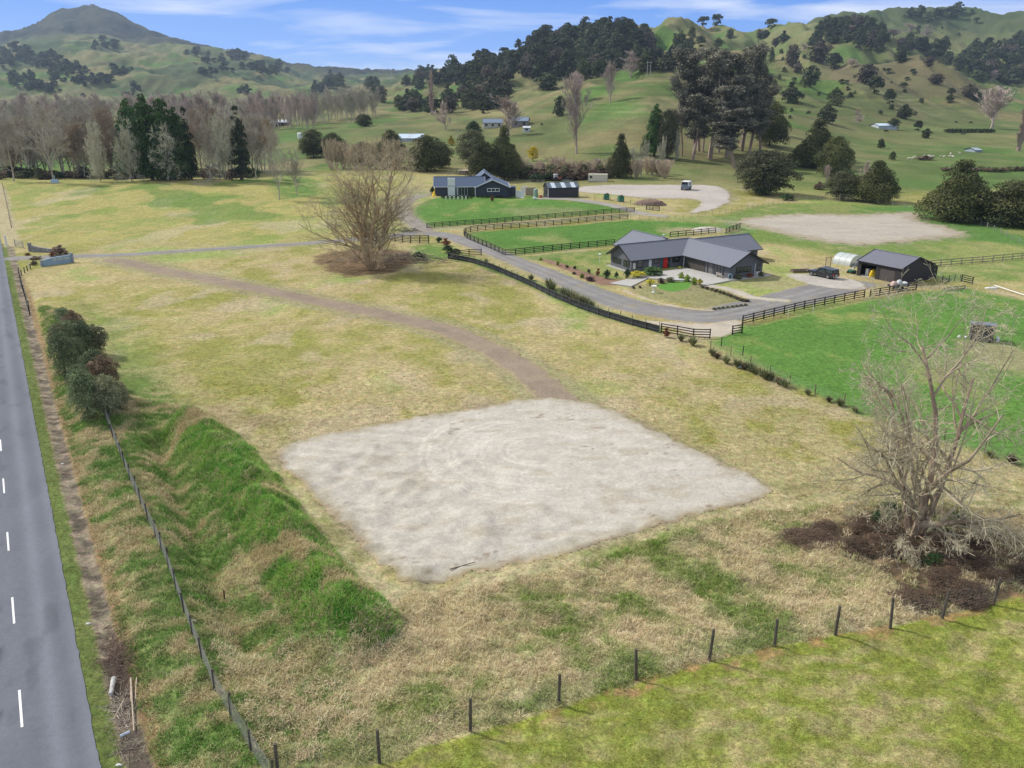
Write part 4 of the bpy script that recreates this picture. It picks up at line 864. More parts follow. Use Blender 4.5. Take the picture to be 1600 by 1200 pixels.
# ================================================================ BARE TREES
def bare_segs(seed, H, r0, base_len=.25, spread=.7, levels=4, kids=(7, 7, 6, 5), lenf=(.62, .55, .5, .45), up=(.25, .15, .05, 0), wob=.18, droop=0., stems=1, stem_spread=.25, minr=.012, ang=(35, 60), twigr=1.0):
    rr = random.Random(seed); out = []
    def grow(p, d, L, r, lv):
        n = max(3, int(6-lv)) if lv < 3 else 2
        pts = [p]; q = p.copy(); dd = d.copy(); step = L/n; rs = [r]
        for i in range(n):
            dd = dd+Vector((rr.gauss(0, wob), rr.gauss(0, wob), rr.gauss(0, wob)+up[min(lv, 3)]*.35-droop*lv*.06)); dd.normalize(); q = q+dd*step; pts.append(q.copy()); rs.append(max(minr, r*(1-.75*(i+1)/n)))
        for i in range(n): out.append((pts[i], pts[i+1], rs[i], rs[i+1], lv))
        if lv >= levels: return
        k = kids[min(lv, len(kids)-1)]
        for j in range(k):
            f = rr.uniform(base_len if lv == 0 else .12, 1.0); i = min(n-1, int(f*n)); t = f*n-i; o = pts[i].lerp(pts[i+1], min(1, t)); ax = (pts[i+1]-pts[i]).normalized()
            a = math.radians(rr.uniform(*ang)); side = ax.orthogonal().normalized(); side.rotate(__import__('mathutils').Quaternion(ax, rr.uniform(0, 6.283)))
            nd = ax*math.cos(a)+side*math.sin(a)*1.0; nd = Vector((nd.x*spread*1.3, nd.y*spread*1.3, nd.z)).normalized()
            L2 = L*lenf[min(lv, 3)]*rr.uniform(.7, 1.25)*(1.15-.5*f); grow(o, nd, L2, max(minr, (rs[i]*(1-t)+rs[min(n, i+1)]*t)*rr.uniform(.5, .72)), lv+1)
    for s_ in range(stems):
        a = 2*PI*s_/stems+rr.uniform(-.5, .5); q = stem_spread if stems > 1 else .03
        d = Vector((math.cos(a)*q, math.sin(a)*q, 1)).normalized(); grow(Vector((math.cos(a)*r0*.5, math.sin(a)*r0*.5, -.3)), d, H*rr.uniform(.8, 1.0), r0*(1 if stems == 1 else .62), 0)
    return out
def bare_meshes(segs, split=1, cb=(.17, .13, .10), ct=(.30, .26, .20), ctip=None, seed=0, width=1.0):
    r = np.random.default_rng(seed); lv = np.array([s[4] for s in segs]); P0 = np.array([tuple(s[0]) for s in segs]); P1 = np.array([tuple(s[1]) for s in segs]); R0 = np.array([s[2] for s in segs]); R1 = np.array([s[3] for s in segs])
    res = []
    for sel, n, nm, m in (((lv <= split), 6, 'trunk', barkm), ((lv > split), 3, 'crown', twigm)):
        V, F = segs_mesh(P0[sel], P1[sel], R0[sel]*width, R1[sel]*width, n); l = lv[sel]; mx = max(1, lv.max())
        t = (l/mx)[:, None]; c = np.array(cb)[None]*(1-t)+np.array(ctip or ct)[None]*t; c = c*r.uniform(.7, 1.25, (len(l), 1)); c = np.repeat(c, 2*n, 0)
        res.append(np_mesh(nm, V, F, m, c))
    return res[1], res[0]      # crown, trunk
def joined(name, cm, tm):
    """one small mesh for trees too far off to show their parts"""
    def arr(me):
        v = np.empty(len(me.vertices)*3, np.float32); me.vertices.foreach_get('co', v); f = np.empty(len(me.loops), np.int32); me.loops.foreach_get('vertex_index', f)
        c = np.empty(len(me.vertices)*4, np.float32); me.color_attributes['Col'].data.foreach_get('color', c); return v.reshape(-1, 3), f.reshape(-1, 4), c.reshape(-1, 4)[:, :3]
    a, b = arr(cm), arr(tm); return np_mesh(name, np.r_[a[0], b[0]], np.r_[a[1], b[1]+len(a[0])], None, np.r_[a[2], b[2]], mi=np.r_[np.zeros(len(a[1])), np.ones(len(b[1]))], mats=[twigm, barkm])
def seg_top(segs): return float(np.percentile([s[1].z for s in segs], 98.5)), 2*np.percentile([math.hypot(s[1].x, s[1].y) for s in segs], 97)
# the big spreading lichen-grey tree at the right
p, H, Wd = size_at(1428, 838, 476, 270)
S = bare_segs(15, 9.5, .46, .12, 1.0, 4, (10, 8, 6, 5), (.66, .58, .52, .5), (.12, .04, .0, 0), .17, .1, 3, .45, .0075, (34, 66))
S += bare_segs(6, 5.2, .05, .15, 1.0, 4, (6, 6, 5, 4), (.55, .5, .48, .5), (-.05, -.08, -.05, 0), .15, .5, 7, 2.2, .007, (25, 55))
h0, w0 = seg_top(S); w0 *= .93; cm, tm = bare_meshes(S, 1, (.30, .22, .16), (.46, .41, .28), (.50, .45, .31), 3)
hero = thing('bare_tree', 'large spreading leafless tree with pale lichen twigs over dark leaf litter, at right foreground', 'tree', p, 1.9, None, (Wd/w0*1.02, Wd/w0*1.02, H/h0)); obj('trunk', tm, hero); obj('crown', cm, hero)
# low hanging skirt branches are part of the crown of the same tree
p, H, Wd = size_at(583, 421, 232, 192)
S = bare_segs(8, 17, .42, .10, .80, 4, (13, 8, 6, 5), (.46, .50, .48, .45), (.50, .36, .18, .05), .10, 0, 4, .17, .008, (26, 52))
S += bare_segs(9, 8, .16, .08, .95, 4, (8, 6, 6, 4), (.5, .5, .48, .45), (.20, .2, .1, .05), .12, 0, 5, .6, .008, (28, 56))
h0, w0 = seg_top(S); w0 *= 1.08; cm, tm = bare_meshes(S, 0, (.40, .28, .16), (.46, .39, .26), (.48, .41, .28), 4)
t2 = thing('bare_tree', 'tall leafless multi-stemmed tree in the middle of the paddock above a brushwood heap', 'tree', p, .4, None, (Wd/w0, Wd/w0, H/h0)); obj('trunk', tm, t2); obj('crown', cm, t2)
# kinds for the belts
def kind(seed, H, cb, ct, n=3, joinit=True, **k):
    res = []
    for i in range(n):
        S = bare_segs(seed+i, H, **k); h0, w0 = seg_top(S); c_, t_ = bare_meshes(S, 0, tuple(1.25*v for v in cb), tuple(1.35*v for v in ct), tuple(1.35*v for v in ct), seed+i); res.append((c_, t_, h0, w0, joined('bare_tree', c_, t_) if joinit else None))
    return res
BGREY = kind(300, 20, (.34, .30, .25), (.29, .26, .21), 3, r0=.26, base_len=.10, spread=.75, levels=3, kids=(20, 10, 8), lenf=(.42, .50, .5, .45), up=(.3, .35, .2, .1), wob=.10, minr=.030, ang=(25, 50))
BBROWN = kind(310, 20, (.26, .20, .15), (.26, .205, .15), 2, r0=.24, base_len=.06, spread=.75, levels=3, kids=(22, 10, 8), lenf=(.38, .50, .5, .45), up=(.3, .4, .2, .1), wob=.10, minr=.030, ang=(22, 45))
BPINK = kind(320, 20, (.32, .25, .22), (.36, .29, .255), 3, r0=.30, base_len=.12, spread=.55, levels=3, kids=(16, 10, 8), lenf=(.42, .52, .5, .45), up=(.4, .4, .2, .1), wob=.08, minr=.045, ang=(22, 42))
BLICH = kind(330, 10, (.30, .27, .20), (.38, .36, .27), 2, r0=.25, base_len=.10, spread=.9, levels=3, kids=(13, 10, 9), lenf=(.62, .52, .5, .45), up=(.15, .1, .05, 0), wob=.18, minr=.030, stems=3, stem_spread=.4, ang=(30, 65))
BSPIRE = kind(340, 22, (.26, .20, .17), (.33, .24, .20), 1, r0=.35, base_len=.03, spread=.30, levels=3, kids=(46, 8, 6), lenf=(.20, .5, .5, .45), up=(.6, .6, .4, .2), wob=.05, minr=.050, ang=(15, 28))
BWILL = kind(350, 10, (.40, .33, .24), (.38, .31, .22), 2, r0=.30, base_len=.05, spread=.45, levels=2, kids=(16, 10), lenf=(.55, .4, .4, .4), up=(.5, .3, .2, .1), wob=.10, minr=.035, stems=6, stem_spread=.35, ang=(18, 36))
def bare(px, pb, pt, w, K, i, label, group=None, parts=True, name='bare_tree'):
    q = size_at(px, pb, pt, w)
    if q is None: return None
    p, H, Wd = q; c_, t_, h0, w0, j = K[i % len(K)]; s = (Wd/w0, Wd/w0, H/h0); rz = random.uniform(0, 6.28)
    if parts:
        t = thing(name, label, 'tree', p, rz, group, s); obj('trunk', t_, t); obj('crown', c_, t)
    else: t = tag(obj(name, j, None, p, rz, s), label, 'tree', group)
    return t
R_ = random.Random(4)
# tree belt at the left, nearest row with single trees one can name
named = [(21,283,168,50,BGREY,0,'pale trunked leafless tree at the left edge behind the paddock fence'),
 (84,286,150,62,BGREY,1,'tall leafless tree with a pale crooked trunk behind the small blue tank'),
 (158,284,192,46,BLICH,0,'lichen grey leafless tree left of the conifer clump'),
 (206,284,190,44,BLICH,1,'lichen grey leafless tree in front of the left conifers'),
 (262,282,196,82,BLICH,0,'broad round whitish leafless tree in front of the conifer clump'),
 (329,281,180,44,BGREY,2,'leafless tree with a straight pale trunk just right of the conifer clump'),
 (352,282,172,50,BLICH,1,'grey leafless tree left of the slender lone conifer'),
 (400,280,186,44,BGREY,0,'leafless grey tree just right of the slender lone conifer'),
 (437,312,196,40,BGREY,1,'thin leafless tree with a bent trunk on the near side of the far left paddock'),
 (464,306,235,36,BGREY,2,'shorter thin leafless tree beside the bent one by the green bank'),
 (900,240,118,46,BPINK,0,'leafless fine twigged poplar alone on the lower part of the green spur'),
 (953,160,97,26,BPINK,1,'slim pinkish leafless poplar on the green spur'),
 (985,122,80,44,BPINK,2,'pinkish fan shaped leafless poplar on top of the green spur'),
 (1550,201,136,58,BPINK,0,'wide pinkish leafless poplar in the valley near the right edge'),
 (795,212,150,48,BPINK,1,'leafless tree behind the far hillside house'),
 (697,203,161,32,BPINK,2,'small pale leafless tree right of the bare poplar spire'),
 (905,160,112,30,BPINK,0,'faint leafless poplar high on the spur left of the slim one')]
for (x, b, t, w, K, i, lb) in named: bare(x, b, t, w, K, i, lb)
bare(675, 179, 113, 13, BSPIRE, 0, 'narrow spire shaped leafless poplar between the two dark woods')
bare(1591, 236, 148, 20, BSPIRE, 0, 'narrow spire shaped leafless poplar at the right edge of the valley')
for k in range(36):
    x = -8+k*6.2+R_.uniform(-6, 6); bare(x, R_.uniform(266, 279), R_.uniform(156, 205)+(k > 30)*18, R_.uniform(44, 66), (BGREY, BBROWN)[k % 3 == 1], k, 'grey-brown leafless tree packed in the belt left of the conifers', 'bare trees of the left belt')
for k in range(16):
    x = 306+k*8+R_.uniform(-5, 5); bare(x, R_.uniform(266, 274), R_.uniform(160, 190), R_.uniform(40, 58), (BGREY, BBROWN)[k % 2], k, 'grey leafless tree of the belt right of the conifers', 'bare trees right of the conifers')
for k in range(46):
    x = -5+k*9.6+R_.uniform(-6, 6); 
    if x > 470: break
    bare(x, R_.uniform(196, 204), R_.uniform(142, 158), R_.uniform(26, 40), (BPINK, BGREY)[k % 3 == 0], k, 'pinkish grey leafless tree in the distant row across the valley floor', 'distant row of bare trees', False)
for k in range(30):
    x = 470+k*4.1+R_.uniform(-3, 3); bare(x, R_.uniform(186, 195)-max(0, (x-545)*.25), R_.uniform(134, 146), R_.uniform(14, 24), BGREY, k, 'slender pale leafless poplar in the long planted row', 'poplars of the planted row', False)
for k in range(22):
    x = 395+k*4.6+R_.uniform(-3, 3); bare(x, R_.uniform(196, 205), R_.uniform(143, 156), R_.uniform(14, 22), BPINK, k, 'slender brownish leafless poplar left of the planted row', 'poplars left of the planted row', False)
for k in range(12):
    x = 518+k*9.6+R_.uniform(-2, 2); bare(x, 263+R_.uniform(0, 3), R_.uniform(215, 232), R_.uniform(22, 30), BWILL, k, 'pale coppiced willow of the hedge row above the brown slope', 'row of coppiced willows', True, 'willow_tree')
for k in range(34):
    x = 808+k*7.2+R_.uniform(-3, 3)
    if 952 < x < 985: continue
    bare(x, R_.uniform(272, 279), R_.uniform(244, 258), R_.uniform(20, 32), (BWILL, BPINK)[k % 3 == 0], k, 'leafless grey-brown shrub in the hedge behind the small metal shed', 'bare shrubs of the far hedge', False, 'bare_shrub')
for (x, b, t, w) in ((1395,60,45,30),(1420,52,36,22),(1445,58,40,26),(1320,58,40,30),(1330,104,92,20),(1530,102,92,16),(1548,128,110,18),(1255,80,68,14),(1340,180,170,14),(1340,194,176,20)):
    bare(x, b, t, w, BPINK, x, 'faint greyish leafless tree far up on the right hillside', 'faint bare trees on the right hillside', False)
for (x, b, t, w) in ((1352,297,252,22),(1362,305,262,18),(1290,288,258,12),(1376,290,262,16)):
    bare(x, b, t, w, BPINK, x, 'slim pale leafless sapling in front of the dark evergreens left of the arena', 'pale saplings by the evergreens', True)
# ================================================================ GUM TREES
def gum_meshes(seed, H, Wd, c0=(.07, .072, .052), c1=(.29, .27, .20)):
    r = random.Random(seed); rn = np.random.default_rng(seed); segs = []; tips = []
    def limb(p, d, L, rad, lv):
        n = 5 if lv == 0 else 3; q = p.copy(); dd = d.copy()
        for i in range(n):
            dd = (dd+Vector((r.gauss(0, .07+.06*lv), r.gauss(0, .07+.06*lv), .05))).normalized(); q2 = q+dd*L/n; segs.append((q.copy(), q2.copy(), rad*(1-.7*i/n), rad*(1-.7*(i+1)/n), lv)); 
            if lv >= 1 and i > 0 or (lv == 0 and i == n-1): tips.append((q2.copy(), lv))
            q = q2
            if lv < 2 and (lv > 0 or i >= 1):
                for _ in range(3 if lv == 0 else 2):
                    a = r.uniform(0, 6.283); t = r.uniform(.45, .95); nd = Vector((math.cos(a)*t, math.sin(a)*t, 1)).normalized() if lv == 0 else (dd+Vector((r.gauss(0, .6), r.gauss(0, .6), r.gauss(.1, .3)))).normalized()
                    limb(q, nd, (Wd*.48 if lv == 0 else L*.55)*r.uniform(.6, 1.1)*(1-.35*(i/n) if lv == 0 else 1), rad*(1-.7*i/n)*.42, lv+1)
    limb(Vector((0, 0, -1)), Vector((r.gauss(0, .05), r.gauss(0, .05), 1)), H*.95, H*.016, 0)
    T = np.array([tuple(t[0]) for t in tips]); k = 95; P = np.repeat(T, k, 0); sz = np.repeat(rn.uniform(.55, 1.4, len(T)), k)[:, None]; d = rn.normal(0, 1, (len(P), 3)); d /= np.linalg.norm(d, axis=1, keepdims=True)
    P = P+d*np.array([1, 1, .75])*sz*Wd*.135*rn.uniform(.35, 1, (len(P), 1)); P[:, 2] -= sz[:, 0]*H*.012; V, F = leaf_quads(P, d, H*.015, rn, .15, .8)
    sh = np.repeat(rn.uniform(0, 1, len(T)), k); t = np.clip(sh*.6+rn.uniform(-.1, .5, len(P)), 0, 1)[:, None]; c = np.repeat((np.array(c0)*(1-t)+np.array(c1)*t), 4, 0)
    A = np.array([tuple(s[0]) for s in segs]); B = np.array([tuple(s[1]) for s in segs]); Ra = np.array([s[2] for s in segs]); Rb = np.array([s[3] for s in segs]); tv, tf = segs_mesh(A, B, Ra, np.maximum(Rb, .03), 6)
    bc = np.repeat(np.array([(.34, .25, .20)])*rn.uniform(.7, 1.3, (len(segs), 1)), 12, 0)
    return np_mesh('crown', V, F, leafm, c), np_mesh('trunk', tv, tf, barkm, bc)
GUM = [gum_meshes(400+i, 40, 17) for i in range(3)]
gums = [(1092,236,82,56,2,'gum tree filling the back left of the stand'),(1128,232,76,60,0,'gum tree filling the back middle of the stand'),(1158,230,84,54,1,'gum tree filling the back right of the stand'),(1110,250,134,52,0,'lower leafy gum tree in front of the left trunks'),(1170,246,134,50,2,'lower leafy gum tree in front of the right trunks'),(1082,250,148,44,1,'short leafy gum tree at the left front of the stand'),(1136,244,128,56,2,'lower leafy gum tree behind the pale twin stems'),(1188,238,150,42,0,'short leafy gum tree at the far right of the stand'),(1085,240,76,52,0,'tall gum tree with a rounded top at the left of the gum stand'),(1108,246,88,46,1,'gum tree in the front left of the stand with a thin pale trunk'),(1143,240,70,54,2,'tallest gum tree in the stand, right of centre'),(1160,236,74,46,0,'tall gum tree on the right side of the stand'),(1122,238,80,44,1,'gum tree in the centre of the stand'),
        (1066,244,118,32,2,'lower gum tree at the left edge of the stand'),(1172,232,92,36,1,'gum tree with a leaning top at the right edge of the stand'),(1098,238,98,40,2,'gum tree between the rounded one and the centre one'),(1134,246,118,40,0,'gum tree with pale stems low in the middle of the stand'),(1148,262,170,58,1,'smaller gum tree with reddish pale twin stems in front of the stand')]
for (x, b, t, w, i, lb) in gums:
    p, H, Wd = size_at(x, b, t, w); put_tree('gum_tree', lb, 'tree', GUM[i], p, H, Wd*1.3, 40, 18)
for (x, b, t, w, lb) in ((1022,244,164,34,'bright green bushy tree at the left foot of the gum stand'),(1042,248,172,34,'dark green bushy tree between the bright green one and the gums')):
    p, H, Wd = size_at(x, b, t, w); put_tree('broadleaf_tree', lb, 'tree', EVM[0] if x < 1030 else EVK[0], p, H, Wd, 10, 6.6 if x < 1030 else 10)
for (x, b, t, w) in ((1008,252,220,20),(1056,250,205,18),(1034,252,214,16),(990,252,228,22)):
    bare(x, b, t, w, BLICH, x, 'small pale leafless tree at the left foot of the gum stand', 'small bare trees under the gums')
# yellow flowering wattles
WAT = evergreen_meshes(160, 10, 8, 'round', 30, 2600, .5, (.50, .36, .01), (.75, .60, .02)); WAT2 = evergreen_meshes(161, 10, 8, 'cone', 30, 2600, .5, (.10, .10, .02), (.42, .28, .02))
for (x, b, t, w, ms, lb) in ((833,252,229,18,WAT,'bright yellow flowering tree at the foot of the green spur'),(705,227,212,12,WAT2,'small golden yellow conifer below the far hillside house')):
    p, H, Wd = size_at(x, b, t, w); put_tree('wattle_tree', lb, 'tree', ms, p, H, Wd, 10, 8)
p, H, Wd = size_at(740, 205, 189, 26); put_tree('broadleaf_tree', 'rounded mid green tree left of the far hillside house', 'tree', EVM[0], p, H, Wd, 10, 6.6)
# ================================================================ FENCES
blackw = mat('black_timber', (.022, .021, .022), .8, .25, 6); greyw = mat('weathered_timber', (.22, .19, .155), .9, .3, 5, bump=.4); brownw = mat('brown_timber', (.17, .125, .09), .9, .3, 5)
wirem = mat('galvanised_wire', (.30, .31, .31), .5, .1, 5, metal=.5); meshm = mat('black_cloth', (.03, .032, .034), .9, .25, 3)
def resample(pts, sp):
    P = [Vector((p[0], p[1], 0)) for p in pts]; L_ = [0]
    for a, b in zip(P, P[1:]): L_.append(L_[-1]+(b-a).length)
    n = max(1, round(L_[-1]/sp)); out = []
    for k in range(n+1):
        s = L_[-1]*k/n; i = max(0, min(len(P)-2, int(np.searchsorted(L_, s, side='right'))-1)); t = (s-L_[i])/max(1e-6, L_[i+1]-L_[i]); q = P[i].lerp(P[i+1], t)
        out.append(Vector((q.x, q.y, gz(q.x, q.y))))
    return out
def pxline(pts, smooth=0):
    w = [tuple(hit(*p)[:2]) for p in pts]; return smooth_line(w, smooth) if smooth else w
POSTM = {}
def post_mesh(kind_, h, r, m):
    k = (kind_, round(h, 2), r, m.name)
    if k not in POSTM:
        b = MB()
        if kind_ == 'sq': b.box((0, 0, h/2-.2), (r*2, r*2, h+.4))
        else: b.tube((0, 0, -.4), (0, 0, h), r*1.08, r*.92, 8)
        POSTM[k] = b.mesh('post', m)
    return POSTM[k]
def rail_fence(label, line, sp=2.2, h=1.25, rails=4, m=blackw, group=None, cap=False, name='rail_fence', r=.065, jitter=.0):
    P = resample(line, sp); o = P[0]; t = thing(name, label, 'fence', o, 0, group); pm = post_mesh('sq', h, r, m)
    for q in P:
        c = obj('post', pm, t, q-o); c.rotation_euler = (random.gauss(0, jitter), random.gauss(0, jitter), math.atan2(P[-1].y-P[0].y, P[-1].x-P[0].x))
    for k in range(rails):
        z = h*(.16+.78*k/max(1, rails-1)); b = MB()
        for a, c in zip(P, P[1:]):
            d = (c-a).normalized(); sd_ = Vector((-d.y, d.x, 0)).normalized()*(r+.012); b.bar(a-o+Vector((0, 0, z))-sd_, c-o+Vector((0, 0, z))-sd_, .03, .13)
        b.build('rail', m, t)
    return t
def wire_fence(label, line, sp=3, h=1.1, m=brownw, r=.06, wires=6, net=0, wr=.006, lean=.03, group=None, name='wire_fence', cloth=0, wm=None, posts=None):
    P = posts or resample(line, sp); o = P[0]; t = thing(name, label, 'fence', o, 0, group); pm = post_mesh('rd', h, r, m)
    for q in P:
        c = obj('post', pm, t, q-o); c.rotation_euler = (random.gauss(0, lean), random.gauss(0, lean), random.uniform(0, 6)); c.scale = (1, 1, random.uniform(.9, 1.08))
    A, B = [], []; H_ = h*.9
    for a, c in zip(P, P[1:]):
        for k in range(wires):
            z = H_*(k+.6)/wires; dz = Vector((0, 0, z)); mid = (a+c)/2-Vector((0, 0, .02)); A += [a-o+dz, mid-o+dz]; B += [mid-o+dz, c-o+dz]
        if net:
            n = int((c-a).length/net)
            for j in range(n):
                q = a.lerp(c, (j+.5)/n)-o; A.append(q+Vector((0, 0, .05))); B.append(q+Vector((0, 0, H_)))
    if A:
        R = np.full(len(A), wr); V, F = segs_mesh([tuple(a) for a in A], [tuple(b) for b in B], R, R, 3); obj('wire_netting', np_mesh('wire_netting', V, F, wm or wirem), t)
    if cloth:
        b = MB()
        for a, c in zip(P, P[1:]):
            n = max(1, int((c-a).length/.5)); d = (c-a); sd_ = Vector((-d.y, d.x, 0)).normalized()
            for j in range(n):
                q0, q1 = a.lerp(c, j/n)-o, a.lerp(c, (j+1)/n)-o; w0, w1 = [sd_*-(.07+.03*math.sin(k_*2.1+a.x)) for k_ in (j, j+1)]
                if j == 0: w0 = sd_*-.07
                if j == n-1: w1 = sd_*-.07
                b.add([q0-w0, q1-w1, q1-w1+Vector((0, 0, cloth)), q0-w0+Vector((0, 0, cloth)), q0-w0*.8, q1-w1*.8, q1-w1*.8+Vector((0, 0, cloth)), q0-w0*.8+Vector((0, 0, cloth))], [(0,1,2,3),(7,6,5,4),(3,2,6,7)])
        b.build('shade_cloth', meshm, t)
    return t
def post_at(pts): return [hit(*p) for p in pts]
front = post_at([(593,1192),(735,1143),(873,1099),(994,1062),(1108,1032),(1210,1010),(1305,992),(1391,982),(1472,966),(1552,945),(1632,928),(1705,912)])
wire_fence('wire and netting fence with nine grey timber posts crossing the foreground to the right', None, h=2.0, m=mat('dark_grey_post', (.10, .085, .07), .9, .35, 5, bump=.4), r=.085, wires=8, net=.30, wr=.003, lean=.035, posts=[hit(436, 1222)]+front)
wire_fence('long leaning netting fence with thin posts running down the bank beside the road', pxline([(166,655),(184,702),(200,742),(217,782),(229,808),(241,833),(256,868),(274,917),(292,968),(312,1020),(334,1076),(351,1106),(369,1134),(385,1160),(402,1190),(425,1225)]), 2.6, 1.5, mat('dark_grey_post', (.10, .085, .07), .9, .35, 5), .065, 10, .2, .0065, .05, wm=mat('lichened_netting', (.22, .225, .2), .8, .3, 2))
wire_fence('short netting fence disappearing into the dark roadside shrubs', pxline([(97,503),(108,528),(119,553),(130,580),(140,605)]), 2.6, 1.5, brownw, .07, 10, .2, .008, .05)
wire_fence('low wire fence on dark posts at the corner of the road and the driveway', pxline([(30,430),(34,448),(41,470),(47,492)]), 3.2, 1.35, blackw, .09, 4, 0)
wire_fence('few short dark posts with wire between the road corner and the blue sign wall', pxline([(34,430),(48,421)]), 1.6, 1.0, blackw, .08, 3, 0)
wire_fence('grey batten fence along the sandy track at the left edge of the far paddock', pxline([(4,290),(9,312),(14,335),(18,356)]), 5, 1.2, greyw, .09, 4, 0, .012)
rail_fence('upper black post and rail fence along the lawn of the blue roofed house', pxline([(667,357),(720,352.5),(800,346.5),(900,338.5),(991,331)]), 2.25)
rail_fence('black post and rail fence curving round the inner paddock beside the driveway', pxline([(981,342),(900,349),(800,357),(745,361),(727,365),(727,371),(745,380),(767,389),(786,398)], 2), 2.25)
rail_fence('black post and rail fence from the driveway bend to the grey house', pxline([(789,399),(803,398.5),(850,393.5),(905,388),(960,383)]), 2.2)
rail_fence('black post and rail fence behind the roof of the grey house', pxline([(1047,371),(1090,367),(1118,364)]), 2.2, rails=3)
rail_fence('short black post and rail fence rising behind the grey house, far right piece', pxline([(1134,365),(1156,357)]), 2.0)
rail_fence('black post and rail fence left of the field gateway below the driveway', pxline([(1033,519.5),(1062,524.5),(1092,530),(1109,529)]), 2.4, 1.3)
rail_fence('short black post and rail wing right of the field gateway', pxline([(1144,523.5),(1159,521)]), 2.0, 1.3)
rail_fence('long black post and rail fence above the bright green paddock', pxline([(1160,507),(1210,494.5),(1260,482.5),(1310,472.5),(1350,465)]), 2.3, 1.3)
rail_fence('black post and rail fence in front of the loaded trailer', pxline([(1359,465),(1395,459),(1431,453)]), 2.3, 1.3)
rail_fence('tiny black post and rail fence right of the dark shed', pxline([(1502,440),(1519,444)]), 1.6, 1.25)
rail_fence('grey post and rail fence running right from behind the dark shed', pxline([(1453,417),(1500,413),(1550,409),(1640,401)]), 2.5, 1.2, 3, greyw)
rail_fence('low brown rail fence of the garden terrace right of the dark shed', pxline([(1475,455),(1507,451)]), 1.6, .55, 2, greyw)
rail_fence('dark weathered stockyard rails across the drive behind the brushwood heap', pxline([(606,376),(640,380),(670,380)]), 1.8, 1.7, 5, mat('dark_old_timber', (.07, .062, .055), .9, .3, 4), r=.09, jitter=.03)
rail_fence('low dark rail fence left of the driveway above the windbreak fence', pxline([(701,404),(728,400),(752,399)]), 2.4, 1.3)
rail_fence('dark rail gate beside the soil heap in the gravel yard', pxline([(1010,328),(1030,330)]), 2.0, 1.3, 4)
wire_fence('black cloth windbreak fence curving along the lower side of the driveway', pxline([(700,404),(735,410),(770,421),(800,434),(835,450),(870,467),(905,482),(940,494),(985,508),(1030,520)]), 2.4, 1.45, mat('dark_post', (.13, .12, .11), .9, .2, 4), .05, 2, 0, .008, .02, cloth=.95)
wire_fence('wire fence with flax bushes between the dry paddock and the bright green paddock', pxline([(1110,545),(1150,560),(1190,578),(1240,604),(1290,622),(1335,638),(1400,660),(1460,682),(1530,705),(1600,727),(1680,752)]), 3.6, 1.15, brownw, .05, 5, 0, .006, .03)
wire_fence('pale batten fence between the inner paddock and the gravel yard', pxline([(985,341),(1030,346),(1082,340),(1130,334),(1190,324),(1240,316)]), 2.6, 1.2, mat('pale_batten', (.33, .27, .2), .9, .3, 5), .05, 4, 0, .008)
wire_fence('post and wire fence around the right side of the riding arena', pxline([(1240,313),(1290,313),(1340,315),(1400,322),(1445,329),(1480,337),(1515,345),(1560,363),(1600,384),(1650,402)]), 4.2, 1.25, mat('pale_post', (.36, .32, .26), .9, .3, 5), .08, 5, 0, .009)
wire_fence('post and wire fence along the foot of the hedge behind the blue roofed house', pxline([(655,262),(700,268),(745,277),(800,283),(850,287)]), 3.5, 1.3, greyw, .09, 4, 0, .012)
wire_fence('post and wire fence beside the gravel driveway to the small metal shed', pxline([(905,309),(950,313),(1000,322),(1015,328)]), 2.6, 1.1, brownw, .06, 3, 0, .009)
# ================================================================ BUILDINGS
roofg = mat('slate_roof', (.150, .158, .195), .42, .05, 2, sp=.5, ribs=('X', 2.2, .25)); wallg = mat('grey_cladding', (.135, .135, .148), .7, .08, 2)
glass = mat('window_glass', (.02, .028, .035), .12, .2, 1, sp=.9); darkf = mat('dark_frame', (.02, .02, .023), .6, .1, 4); white = mat('white_paint', (.72, .72, .70), .6, .05, 3)
redp = mat('red_door', (.62, .02, .015), .45, .05, 3); brownd = mat('garage_door', (.075, .066, .058), .6, .1, 1.2, ribs=('Z', 1.6, .5)); claddark = mat('shed_cladding', (.038, .033, .033), .6, .1, 2, ribs=('DIAGONAL', 2.5, .4))
def on_face(face, a0, a1, z0, z1, off, th):
    ax, v, s = face; d0, d1 = sorted((v+s*off, v+s*(off+th)))
    return (d0, d1, a0, a1, z0, z1) if ax == 'x' else (a0, a1, d0, d1, z0, z1)
def window(par, face, a0, a1, z0, z1, frame=darkf, n=1, pane=glass, fw=.06, nm='window'):
    a0, a1 = min(a0, a1), max(a0, a1); b = MB()
    b.bx(*on_face(face, a0, a1, z0, z0+fw, .002, .07)); b.bx(*on_face(face, a0, a1, z1-fw, z1, .002, .07))
    w = (a1-a0-fw*(n+1))/n
    for k in range(n+1): q = a0+k*(w+fw); b.bx(*on_face(face, q, q+fw, z0+fw, z1-fw, .002, .068))
    f = b.build(nm, frame, par); g = MB().bx(*on_face(face, a0+fw*.5, a1-fw*.5, z0+fw*.5, z1-fw*.5, .004, .03)); g.build('pane', pane, f); return f
def panel(par, nm, face, a0, a1, z0, z1, m, off=.003, th=.05):
    return MB().bx(*on_face(face, min(a0, a1), max(a0, a1), z0, z1, off, th)).build(nm, m, par)
def gable_walls(par, x0, x1, y0, y1, axis, eave, peak, m, z0=-.6, inset=.03, rise=None):
    if axis == 'x': c = (y0+y1)/2; MB().prism([(y0, z0), (y1, z0), (y1, eave), (c, peak-inset), (y0, eave)], 'x', x0, x1).build('wall', m, par)
    else: c = (x0+x1)/2; MB().prism([(x0, z0), (x1, z0), (x1, eave), (c, peak-inset), (x0, eave)], 'y', y0, y1).build('wall', m, par)
